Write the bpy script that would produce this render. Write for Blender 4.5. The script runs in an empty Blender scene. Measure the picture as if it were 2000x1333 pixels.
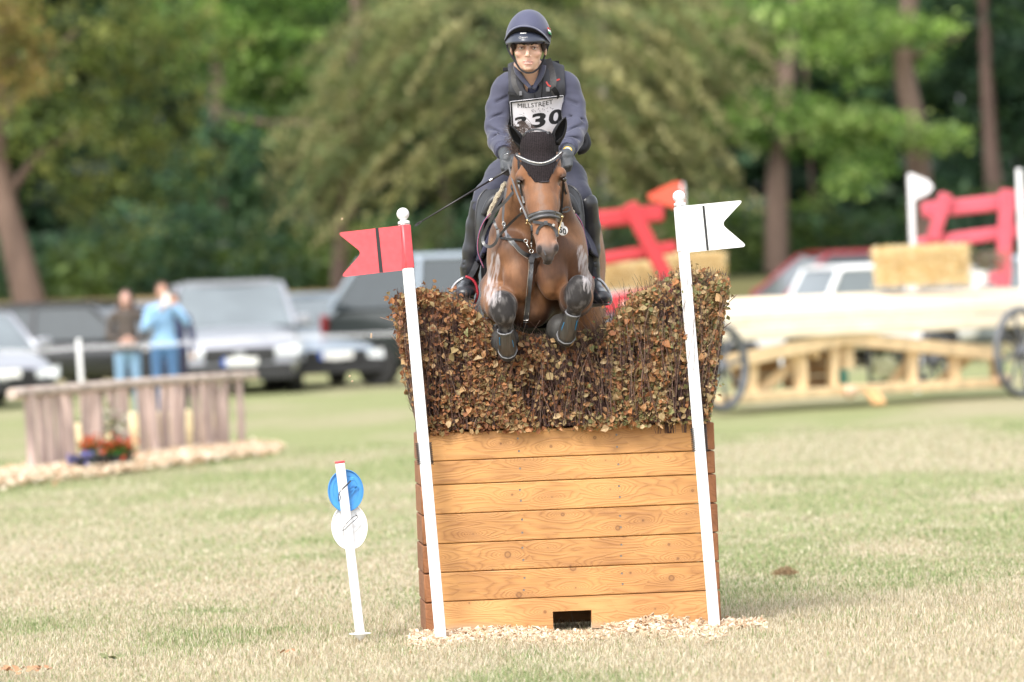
import bpy, math, random
import numpy as np
from mathutils import Vector, Matrix, Euler

# ------------------------------------------------------------------ camera
CAM_D, CAM_H, FPX = 29.24, 1.95, 11111.0
ROLL, PITCH = math.radians(2.15), math.radians(-0.905)
scene = bpy.context.scene
cam_data = bpy.data.cameras.new("camera")
cam = bpy.data.objects.new("camera", cam_data)
scene.collection.objects.link(cam)
cam_data.sensor_width = 36.0
cam_data.lens = FPX * 36.0 / 2000.0
cam_data.clip_start, cam_data.clip_end = 1.0, 2000.0
cam.location = (0, -CAM_D, CAM_H)
cam_rot = Matrix.Rotation(math.radians(90) + PITCH, 3, 'X') @ Matrix.Rotation(-ROLL, 3, 'Z')
cam.rotation_euler = cam_rot.to_euler()
cam_data.dof.use_dof = True
cam_data.dof.focus_distance = CAM_D - 0.15
cam_data.dof.aperture_fstop = 2.2
cam_data.dof.aperture_blades = 9
scene.camera = cam

# ------------------------------------------------------------------ light: bright overcast
SUN_EL, SUN_ROT = math.radians(48), math.radians(205)
world = bpy.data.worlds.new("World"); scene.world = world; world.use_nodes = True
wn, wl = world.node_tree.nodes, world.node_tree.links
wn.clear()
sky = wn.new('ShaderNodeTexSky'); sky.sky_type = 'NISHITA'; sky.sun_disc = False
sky.sun_elevation, sky.sun_rotation = SUN_EL, SUN_ROT
sky.air_density, sky.dust_density, sky.ozone_density = 1.0, 4.0, 1.0
hs = wn.new('ShaderNodeHueSaturation'); hs.inputs['Saturation'].default_value = 0.30
bg = wn.new('ShaderNodeBackground'); bg.inputs['Strength'].default_value = 0.145
wo = wn.new('ShaderNodeOutputWorld')
ov = wn.new('ShaderNodeMix'); ov.data_type = 'RGBA'; ov.inputs[0].default_value = 0.4; ov.inputs[7].default_value = (5.4, 5.6, 5.9, 1)   # even cloud layer veiling the sky
wl.new(sky.outputs[0], hs.inputs['Color']); wl.new(hs.outputs[0], ov.inputs[6]); wl.new(ov.outputs[2], bg.inputs[0]); wl.new(bg.outputs[0], wo.inputs[0])
sun_data = bpy.data.lights.new("sun", 'SUN'); sun_data.energy = 1.2; sun_data.angle = math.radians(18)
sun_data.color = (1.0, 0.955, 0.88)
sun = bpy.data.objects.new("sun", sun_data); scene.collection.objects.link(sun)
sd = Vector((math.sin(SUN_ROT) * math.cos(SUN_EL), math.cos(SUN_ROT) * math.cos(SUN_EL), math.sin(SUN_EL)))
sun.rotation_euler = sd.to_track_quat('Z', 'Y').to_euler()
vs = scene.view_settings
scene.display_settings.display_device = 'sRGB'
vs.view_transform = 'Standard'; vs.look = 'None'; vs.gamma = 1.0; vs.use_curve_mapping = False
vs.exposure = 1.30
scene.render.engine = 'CYCLES'
scene.cycles.use_denoising = True
scene.cycles.max_bounces = 8; scene.cycles.diffuse_bounces = 4; scene.cycles.glossy_bounces = 3
scene.cycles.transmission_bounces = 4; scene.cycles.transparent_max_bounces = 16
scene.cycles.caustics_reflective = False; scene.cycles.caustics_refractive = False

# ------------------------------------------------------------------ helpers
COL = scene.collection
rng = np.random.default_rng(11)
random.seed(5)
_R = np.array(cam_rot)

def P(px, py, Y=0.0):
    """world point seen at photo pixel (px, py) of the 2000 px frame, on the vertical plane y = Y"""
    d = _R @ np.array([(px - 1000.0) / FPX, -(py - 666.5) / FPX, -1.0])
    t = (Y + CAM_D) / d[1]
    return np.array([0, -CAM_D, CAM_H]) + d * t

def G(px, py, z=0.0):
    """world point of photo pixel on the horizontal plane z"""
    d = _R @ np.array([(px - 1000.0) / FPX, -(py - 666.5) / FPX, -1.0])
    t = (z - CAM_H) / d[2]
    return np.array([0, -CAM_D, CAM_H]) + d * t

def S(Y=0.0): return (CAM_D + Y) / FPX

def tag(o, label=None, cat=None, group=None, kind=None):
    if label: o['label'] = label
    if cat: o['category'] = cat
    if group: o['group'] = group
    if kind: o['kind'] = kind
    return o

def thing(name, loc, label=None, cat=None, group=None):
    o = bpy.data.objects.new(name, None); COL.objects.link(o)
    o.empty_display_size = 0.1
    o.location = [float(v) for v in loc]
    return tag(o, label, cat, group)

def attach(o, parent):
    if parent is not None:
        o.parent = parent
        p = parent
        L = Vector((0, 0, 0))
        while p is not None and p.type == 'EMPTY':
            L += Vector(p.location); p = p.parent
        if parent.type == 'EMPTY':
            o.matrix_parent_inverse = Matrix.Translation(-L)
    return o

class MB:
    """collects polygons with a material slot per polygon"""
    def __init__(s): s.v = []; s.f = []; s.m = []; s.n = 0
    def add(s, v, f, m=0):
        v = np.asarray(v, float).reshape(-1, 3)
        s.v.append(v)
        for q in f: s.f.append(tuple(int(i) + s.n for i in q)); s.m.append(m)
        s.n += len(v); return s
    def box(s, c, h, R=None, m=0, bev=0.0):
        c = np.asarray(c, float); h = np.asarray(h, float)
        if bev <= 0:
            v = np.array([[x, y, z] for x in (-1, 1) for y in (-1, 1) for z in (-1, 1)]) * h
            f = [(0, 1, 3, 2), (4, 6, 7, 5), (0, 4, 5, 1), (2, 3, 7, 6), (0, 2, 6, 4), (1, 5, 7, 3)]
        else:
            b = min(bev, h.min() * 0.9)
            v = []; idx = {}
            for x in (-1, 1):
                for y in (-1, 1):
                    for z in (-1, 1):
                        for a in range(3):
                            q = np.array([x, y, z], float) * h
                            for k in range(3):
                                if k != a: q[k] -= (x, y, z)[k] * b
                            idx[(x, y, z, a)] = len(v); v.append(q)
            f = []
            for a in range(3):
                o = [k for k in range(3) if k != a]
                for sg in (-1, 1):
                    q = []
                    for (i, j) in ((-1, -1), (1, -1), (1, 1), (-1, 1)):
                        k = [0, 0, 0]; k[a] = sg; k[o[0]] = i; k[o[1]] = j
                        q.append(idx[(k[0], k[1], k[2], a)])
                    f.append(q)
            for a in range(3):        # edge strips along axis a
                o = [k for k in range(3) if k != a]
                for i in (-1, 1):
                    for j in (-1, 1):
                        k0 = [0, 0, 0]; k0[a] = -1; k0[o[0]] = i; k0[o[1]] = j
                        k1 = list(k0); k1[a] = 1
                        f.append([idx[(*k0, o[0])], idx[(*k1, o[0])], idx[(*k1, o[1])], idx[(*k0, o[1])]])
            for x in (-1, 1):
                for y in (-1, 1):
                    for z in (-1, 1):
                        f.append([idx[(x, y, z, 0)], idx[(x, y, z, 1)], idx[(x, y, z, 2)]])
            v = np.array(v)
        if R is not None: v = v @ np.asarray(R, float).T
        return s.add(v + c, f, m)
    def bar(s, a, b, w, d, up=(0, 0, 1), m=0, bev=0.0):
        """square bar from a to b, w across, d along the 'up'-ish direction"""
        a = np.asarray(a, float); b = np.asarray(b, float)
        x = b - a; L = np.linalg.norm(x); x /= L
        u = np.asarray(up, float); y = np.cross(u, x)
        if np.linalg.norm(y) < 1e-4: y = np.cross((0, 1, 0), x)
        y /= np.linalg.norm(y); z = np.cross(x, y)
        return s.box((a + b) / 2, (L / 2, w / 2, d / 2), np.array([x, y, z]).T, m, bev)
    def tube(s, pts, r, n=8, m=0, cap=True, flat=None):
        pts = np.asarray(pts, float); K = len(pts)
        r = np.broadcast_to(np.asarray(r, float), (K,))
        T = np.gradient(pts, axis=0); T /= np.linalg.norm(T, axis=1)[:, None] + 1e-9
        ref = np.array([0, 0, 1.0]) if abs(T[0][2]) < 0.9 else np.array([0, 1.0, 0])
        if flat is not None: ref = np.asarray(flat[0], float)
        u = np.cross(T[0], ref); u /= np.linalg.norm(u) + 1e-9
        vs_ = []; ang = np.arange(n) * 2 * math.pi / n
        for k in range(K):
            if flat is not None: u = np.cross(T[k], ref)
            u = u - T[k] * np.dot(u, T[k]); u /= np.linalg.norm(u) + 1e-9
            w = np.cross(T[k], u)
            fy = flat[1] if flat is not None else 1.0
            vs_.append(pts[k] + r[k] * (np.cos(ang)[:, None] * u + fy * np.sin(ang)[:, None] * w))
        f = []
        for k in range(K - 1):
            for i in range(n):
                j = (i + 1) % n
                f.append((k * n + i, k * n + j, (k + 1) * n + j, (k + 1) * n + i))
        if cap:
            f.append(tuple(range(n))[::-1]); f.append(tuple((K - 1) * n + i for i in range(n)))
        return s.add(np.concatenate(vs_), f, m)
    def lathe(s, c, prof, n=16, axis=(0, 0, 1), m=0, sc=(1, 1)):
        """prof: (radius, height) pairs along axis from c"""
        ax = np.asarray(axis, float); ax /= np.linalg.norm(ax)
        u = np.cross(ax, (0, 1, 0) if abs(ax[1]) < 0.9 else (1, 0, 0)); u /= np.linalg.norm(u); w = np.cross(ax, u)
        ang = np.arange(n) * 2 * math.pi / n
        vs_ = [np.asarray(c) + h * ax + r * (sc[0] * np.cos(ang)[:, None] * u + sc[1] * np.sin(ang)[:, None] * w) for r, h in prof]
        f = []
        for k in range(len(prof) - 1):
            for i in range(n):
                j = (i + 1) % n
                f.append((k * n + i, k * n + j, (k + 1) * n + j, (k + 1) * n + i))
        f.append(tuple(range(n))[::-1]); f.append(tuple((len(prof) - 1) * n + i for i in range(n)))
        return s.add(np.concatenate(vs_), f, m)
    def ball(s, c, r, n=12, m=0, R=None):
        r = np.broadcast_to(np.asarray(r, float), (3,))
        v = [[0, 0, 1]]
        for i in range(1, n // 2 + 1):
            t = math.pi * i / (n // 2 + 1)
            for j in range(n):
                a = 2 * math.pi * j / n; v.append([math.sin(t) * math.cos(a), math.sin(t) * math.sin(a), math.cos(t)])
        v.append([0, 0, -1]); v = np.array(v) * r
        if R is not None: v = v @ np.asarray(R).T
        K = n // 2; f = []
        for j in range(n): f.append((0, 1 + j, 1 + (j + 1) % n))
        for i in range(K - 1):
            for j in range(n):
                a = 1 + i * n + j; b = 1 + i * n + (j + 1) % n
                f.append((a, a + n, b + n, b))
        e = len(v) - 1
        for j in range(n): f.append((e, e - n + (j + 1) % n, e - n + j))
        return s.add(v + np.asarray(c), f, m)
    def prism(s, poly, depth, m=0):
        """poly: list of 3D points (planar outline), extruded by vector depth"""
        p = np.asarray(poly, float); n = len(p); d = np.asarray(depth, float)
        f = [tuple(range(n)), tuple(range(2 * n - 1, n - 1, -1))]
        for i in range(n):
            j = (i + 1) % n; f.append((i, i + n, j + n, j))
        return s.add(np.concatenate([p, p + d]), f, m)
    def strip(s, pts, w, th, nrm=(0, -1, 0), m=0):
        """flat strap along pts, w wide (one value or per point), th thick, its face turned to nrm"""
        pts = np.asarray(pts, float); K = len(pts)
        w = np.broadcast_to(np.asarray(w, float), (K,))
        T = np.gradient(pts, axis=0); T /= np.linalg.norm(T, axis=1)[:, None] + 1e-9
        N = np.asarray(nrm, float)
        if N.ndim == 1: N = np.tile(N, (K, 1))
        v = []
        for k in range(K):
            n_ = N[k] - T[k] * np.dot(N[k], T[k]); n_ /= np.linalg.norm(n_) + 1e-9
            b = np.cross(T[k], n_)
            for (a, c) in ((-1, -1), (1, -1), (1, 1), (-1, 1)):
                v.append(pts[k] + b * w[k] / 2 * a + n_ * th / 2 * c)
        f = [(0, 1, 2, 3), tuple((K - 1) * 4 + i for i in (3, 2, 1, 0))]
        for k in range(K - 1):
            for i in range(4):
                j = (i + 1) % 4; f.append((k * 4 + i, (k + 1) * 4 + i, (k + 1) * 4 + j, k * 4 + j))
        return s.add(v, f, m)
    def build(s, name, mats, parent=None, smooth=False, label=None, cat=None, group=None, kind=None, origin=None):
        v = np.concatenate(s.v)
        if origin is not None: v = v - np.asarray(origin)
        me = bpy.data.meshes.new(name); me.from_pydata(v.tolist(), [], s.f)
        if not isinstance(mats, (list, tuple)): mats = [mats]
        for m in mats: me.materials.append(m)
        if len(mats) > 1: me.polygons.foreach_set('material_index', s.m)
        if smooth == True: me.polygons.foreach_set('use_smooth', [True] * len(s.f))
        elif smooth:
            me.polygons.foreach_set('use_smooth', [True] * len(s.f)); me.set_sharp_from_angle(angle=math.radians(smooth))
        me.update()
        import bmesh
        bm = bmesh.new(); bm.from_mesh(me); bmesh.ops.recalc_face_normals(bm, faces=bm.faces); bm.to_mesh(me); bm.free()
        if smooth and smooth != True: me.set_sharp_from_angle(angle=math.radians(smooth))
        o = bpy.data.objects.new(name, me); COL.objects.link(o)
        if origin is not None: o.location = [float(q) for q in origin]
        attach(o, parent)
        return tag(o, label, cat, group, kind)

def raw_mesh(name, v, quads, mats, col=None, smooth=False, parent=None, k=4):
    """fast mesh from numpy: all faces have k corners; col = per-vertex RGB"""
    v = np.asarray(v, np.float32); q = np.asarray(quads, np.int32)
    me = bpy.data.meshes.new(name)
    me.vertices.add(len(v)); me.vertices.foreach_set('co', v.ravel())
    me.loops.add(q.size); me.loops.foreach_set('vertex_index', q.ravel())
    me.polygons.add(len(q)); me.polygons.foreach_set('loop_start', np.arange(len(q), dtype=np.int32) * k)
    me.update(calc_edges=True)
    if smooth: me.polygons.foreach_set('use_smooth', np.ones(len(q), bool))
    else: me.polygons.foreach_set('use_smooth', np.zeros(len(q), bool))
    if col is not None:
        a = me.color_attributes.new('tint', 'FLOAT_COLOR', 'POINT')
        c = np.ones((len(v), 4), np.float32); c[:, :3] = col; a.data.foreach_set('color', c.ravel())
    for m in (mats if isinstance(mats, (list, tuple)) else [mats]): me.materials.append(m)
    o = bpy.data.objects.new(name, me); COL.objects.link(o); attach(o, parent)
    return o

def bez(pts, n=24):
    """smooth curve (Catmull-Rom) through points"""
    p = np.asarray(pts, float); K = len(p)
    q = np.vstack([2 * p[0] - p[1], p, 2 * p[-1] - p[-2]]); out = []
    for i in range(K - 1):
        m = max(2, n // (K - 1)); t = np.linspace(0, 1, m, endpoint=(i == K - 2))[:, None]
        a, b, c, d = q[i], q[i + 1], q[i + 2], q[i + 3]
        out.append(0.5 * (2 * b + (c - a) * t + (2 * a - 5 * b + 4 * c - d) * t ** 2 + (3 * b - a - 3 * c + d) * t ** 3))
    return np.concatenate(out)

# ------------------------------------------------------------------ implicit surfaces (one continuous skin from many masses)
class Field:
    def __init__(s, lo, hi, h):
        s.lo = np.asarray(lo, float); s.h = h
        s.n = np.ceil((np.asarray(hi) - s.lo) / h).astype(int) + 1
        s.d = np.full(s.n, 0.15, np.float32)
    def _sub(s, lo, hi):
        i0 = np.clip(np.floor((lo - s.lo) / s.h).astype(int), 0, s.n); i1 = np.clip(np.ceil((hi - s.lo) / s.h).astype(int) + 1, 0, s.n)
        if (i1 <= i0).any(): return None, None
        ax = [(s.lo[k] + s.h * np.arange(i0[k], i1[k])).astype(np.float32) for k in range(3)]
        return tuple(slice(i0[k], i1[k]) for k in range(3)), np.meshgrid(*ax, indexing='ij', sparse=True)
    def _merge(s, sl, d, k, sub):
        a = s.d[sl]
        if sub:
            h_ = np.clip(0.5 - 0.5 * (a + d) / k, 0, 1); s.d[sl] = a * (1 - h_) - d * h_ + k * h_ * (1 - h_)
        else:
            h_ = np.clip(0.5 + 0.5 * (a - d) / k, 0, 1); s.d[sl] = a * (1 - h_) + d * h_ - k * h_ * (1 - h_)
    def cap(s, a, b, ra, rb, k=0.02, flat=None, sub=False, grow=0.0):
        a = np.asarray(a, float); b = np.asarray(b, float); ra += grow; rb += grow
        R = max(ra, rb) * (max(1, flat[1]) if flat else 1) + k + 0.045
        sl, g = s._sub(np.minimum(a, b) - R, np.maximum(a, b) + R)
        if sl is None: return s
        ab = b - a; L2 = float(ab @ ab) + 1e-12
        x, y, z = g[0] - a[0], g[1] - a[1], g[2] - a[2]
        t = np.clip((x * ab[0] + y * ab[1] + z * ab[2]) / L2, 0, 1)
        x = x - t * ab[0]; y = y - t * ab[1]; z = z - t * ab[2]
        q2 = x * x + y * y + z * z
        if flat is not None:
            f = np.asarray(flat[0], float); f = f / np.linalg.norm(f); c = x * f[0] + y * f[1] + z * f[2]
            q2 = q2 + c * c * (1 / flat[1] ** 2 - 1)
        d = np.sqrt(q2) - (ra + (rb - ra) * t)
        s._merge(sl, d, k, sub); return s
    def chain(s, pts, k=0.02, flat=None, grow=0.0):
        """pts: (x,y,z,r) tuples"""
        for p, q in zip(pts[:-1], pts[1:]): s.cap(p[:3], q[:3], p[3], q[3], k, flat, grow=grow)
        return s
    def ell(s, c, r, k=0.02, R=None, sub=False, grow=0.0):
        c = np.asarray(c, float); r = np.asarray(r, float) + grow
        M = r.max() + k + 0.045
        sl, g = s._sub(c - M, c + M)
        if sl is None: return s
        x, y, z = g[0] - c[0], g[1] - c[1], g[2] - c[2]
        if R is not None:
            R = np.asarray(R); x, y, z = (R[0, j] * x + R[1, j] * y + R[2, j] * z for j in range(3))
        k0 = np.sqrt((x / r[0]) ** 2 + (y / r[1]) ** 2 + (z / r[2]) ** 2) + 1e-6
        k1 = np.sqrt((x / r[0] ** 2) ** 2 + (y / r[1] ** 2) ** 2 + (z / r[2] ** 2) ** 2) + 1e-6
        s._merge(sl, k0 * (k0 - 1) / k1, k, sub); return s
    def cut(s, fn):
        """keep only where fn(x,y,z) <= 0"""
        ax = [(s.lo[k] + s.h * np.arange(s.n[k])).astype(np.float32) for k in range(3)]
        g = np.meshgrid(*ax, indexing='ij', sparse=True); s.d = np.maximum(s.d, fn(*g).astype(np.float32)); return s
    def displace(s, fn):
        ax = [(s.lo[k] + s.h * np.arange(s.n[k])).astype(np.float32) for k in range(3)]
        m = np.argwhere(np.abs(s.d) < .018); p = s.lo + s.h * m
        s.d[tuple(m.T)] += fn(p[:, 0], p[:, 1], p[:, 2]).astype(np.float32); return s
    def mesh(s, smooth=1):
        d = s.d; d = np.pad(d, 1, constant_values=0.1); n = d.shape; org = s.lo - s.h
        ins = d < 0
        c = np.zeros((n[0] - 1, n[1] - 1, n[2] - 1), np.uint8)
        for i in (0, 1):
            for j in (0, 1):
                for l in (0, 1): c += ins[i:n[0] - 1 + i, j:n[1] - 1 + j, l:n[2] - 1 + l]
        act = np.argwhere((c > 0) & (c < 8)); M = len(act)
        idx = np.full(c.shape, -1, np.int32); idx[tuple(act.T)] = np.arange(M)
        acc = np.zeros((M, 3)); cnt = np.zeros(M)
        corners = [(i, j, l) for i in (0, 1) for j in (0, 1) for l in (0, 1)]
        for a in corners:
            for ax in range(3):
                if a[ax] == 1: continue
                b = list(a); b[ax] = 1
                da = d[act[:, 0] + a[0], act[:, 1] + a[1], act[:, 2] + a[2]]; db = d[act[:, 0] + b[0], act[:, 1] + b[1], act[:, 2] + b[2]]
                m = (da < 0) != (db < 0); t = da / (da - db + 1e-20)
                p = np.tile(np.array(a, float), (M, 1)); p[:, ax] += t
                acc[m] += p[m]; cnt[m] += 1
        v = org + s.h * (act + acc / np.maximum(cnt, 1)[:, None])
        Q = []
        for ax in range(3):
            o1, o2 = (ax + 1) % 3, (ax + 2) % 3
            A = [slice(None)] * 3; B = [slice(None)] * 3; A[ax] = slice(0, -1); B[ax] = slice(1, None)
            e = np.argwhere(ins[tuple(A)] != ins[tuple(B)])
            e = e[(e[:, o1] > 0) & (e[:, o2] > 0) & (e[:, o1] < n[o1] - 1) & (e[:, o2] < n[o2] - 1)]
            flip = ins[tuple(e.T)]
            q = []
            for (u, w) in ((-1, -1), (0, -1), (0, 0), (-1, 0)):
                cc = e.copy(); cc[:, o1] += u; cc[:, o2] += w; q.append(idx[tuple(cc.T)])
            q = np.stack(q, 1); q[~flip] = q[~flip][:, ::-1]; Q.append(q)
        q = np.concatenate(Q); q = q[(q >= 0).all(1)]
        for _ in range(smooth):     # light Laplacian
            nb = np.zeros_like(v); ct = np.zeros(len(v))
            for a, b in ((0, 1), (1, 2), (2, 3), (3, 0)):
                np.add.at(nb, q[:, a], v[q[:, b]]); np.add.at(ct, q[:, a], 1)
                np.add.at(nb, q[:, b], v[q[:, a]]); np.add.at(ct, q[:, b], 1)
            v = 0.5 * v + 0.5 * nb / np.maximum(ct, 1)[:, None]
        return v, q

_perm = np.random.default_rng(3).random((32, 32, 32)).astype(np.float32)
def vnoise(x, y, z):
    """smooth value noise in 0..1 for numpy arrays"""
    x, y, z = np.broadcast_arrays(x, y, z)
    xi, yi, zi = np.floor(x).astype(int), np.floor(y).astype(int), np.floor(z).astype(int)
    fx, fy, fz = x - xi, y - yi, z - zi
    fx, fy, fz = (f * f * (3 - 2 * f) for f in (fx, fy, fz)); r = 0
    for i in (0, 1):
        for j in (0, 1):
            for l in (0, 1):
                r = r + _perm[(xi + i) % 32, (yi + j) % 32, (zi + l) % 32] * (fx if i else 1 - fx) * (fy if j else 1 - fy) * (fz if l else 1 - fz)
    return r
def fbm(x, y, z, o=3):
    r = 0; a = 0.5; t = 0
    for i in range(o): r = r + a * vnoise(x * 2 ** i + 7 * i, y * 2 ** i + 3 * i, z * 2 ** i); t += a; a /= 2
    return r / t
def sstep(a, b, x): t = np.clip((x - a) / (b - a), 0, 1); return t * t * (3 - 2 * t)

# ------------------------------------------------------------------ materials
def mat(name, col, rough=0.6, metal=0.0, var=0.12, vscale=8.0, bump=0.0, bscale=60.0, coat=0.0, sheen=0.0,
        attr=False, stretch=None, sss=0.0, trans=0.0, spec=0.5, detail=4.0, col2=None, alpha=None):
    m = bpy.data.materials.new(name); m.use_nodes = True
    n, l = m.node_tree.nodes, m.node_tree.links
    b = n['Principled BSDF']
    b.inputs['Roughness'].default_value = rough; b.inputs['Metallic'].default_value = metal
    b.inputs['Specular IOR Level'].default_value = spec
    if coat: b.inputs['Coat Weight'].default_value = coat; b.inputs['Coat Roughness'].default_value = 0.15
    if sheen: b.inputs['Sheen Weight'].default_value = sheen; b.inputs['Sheen Roughness'].default_value = 0.4
    if sss:
        b.inputs['Subsurface Weight'].default_value = sss; b.inputs['Subsurface Radius'].default_value = (0.012, 0.005, 0.003); b.inputs['Subsurface Scale'].default_value = 1.0
    if trans: b.inputs['Transmission Weight'].default_value = trans
    if alpha is not None: b.inputs['Alpha'].default_value = alpha
    tc = n.new('ShaderNodeTexCoord'); mp = n.new('ShaderNodeMapping')
    if stretch: mp.inputs['Scale'].default_value = stretch
    oi = n.new('ShaderNodeObjectInfo'); sc_ = n.new('ShaderNodeMath'); sc_.operation = 'MULTIPLY'; sc_.inputs[1].default_value = 37.0
    l.new(oi.outputs['Random'], sc_.inputs[0]); l.new(sc_.outputs[0], mp.inputs['Location'])
    l.new(tc.outputs['Object'], mp.inputs['Vector'])
    nz = n.new('ShaderNodeTexNoise'); nz.inputs['Scale'].default_value = vscale; nz.inputs['Detail'].default_value = detail
    l.new(mp.outputs[0], nz.inputs['Vector'])
    cr = n.new('ShaderNodeValToRGB')
    c = np.array(col[:3])
    if col2 is None:
        lo, hi = c * (1 - var), np.minimum(c * (1 + var), 1)
    else: lo, hi = np.array(col2), c
    cr.color_ramp.elements[0].position = 0.3; cr.color_ramp.elements[1].position = 0.7
    if attr:
        lo = np.full(3, 1 - var); hi = np.full(3, 1.0)
    cr.color_ramp.elements[0].color = (*lo, 1); cr.color_ramp.elements[1].color = (*hi, 1)
    l.new(nz.outputs[0], cr.inputs[0])
    out = cr.outputs[0]
    if attr:
        at = n.new('ShaderNodeVertexColor'); at.layer_name = 'tint'
        mx = n.new('ShaderNodeMix'); mx.data_type = 'RGBA'; mx.blend_type = 'MULTIPLY'; mx.inputs[0].default_value = 1.0
        l.new(at.outputs[0], mx.inputs[6]); l.new(out, mx.inputs[7]); out = mx.outputs[2]
    l.new(out, b.inputs['Base Color'])
    if bump:
        nb = n.new('ShaderNodeTexNoise'); nb.inputs['Scale'].default_value = bscale; nb.inputs['Detail'].default_value = 3.0
        l.new(mp.outputs[0], nb.inputs['Vector'])
        bp = n.new('ShaderNodeBump'); bp.inputs['Strength'].default_value = min(1.0, bump); bp.inputs['Distance'].default_value = 0.01
        l.new(nb.outputs[0], bp.inputs['Height']); l.new(bp.outputs[0], b.inputs['Normal'])
    return m

def leaf_mat(name, tl=0.35, rough=0.55, gain=1.0):
    m = bpy.data.materials.new(name); m.use_nodes = True
    n, l = m.node_tree.nodes, m.node_tree.links; n.clear()
    at = n.new('ShaderNodeVertexColor'); at.layer_name = 'tint'
    b = n.new('ShaderNodeBsdfPrincipled'); b.inputs['Roughness'].default_value = rough; b.inputs['Specular IOR Level'].default_value = 0.35
    tr = n.new('ShaderNodeBsdfTranslucent'); mx = n.new('ShaderNodeMixShader'); mx.inputs[0].default_value = tl
    o = n.new('ShaderNodeOutputMaterial')
    l.new(at.outputs[0], b.inputs['Base Color']); l.new(at.outputs[0], tr.inputs[0])
    l.new(b.outputs[0], mx.inputs[1]); l.new(tr.outputs[0], mx.inputs[2]); l.new(mx.outputs[0], o.inputs[0])
    return m

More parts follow.
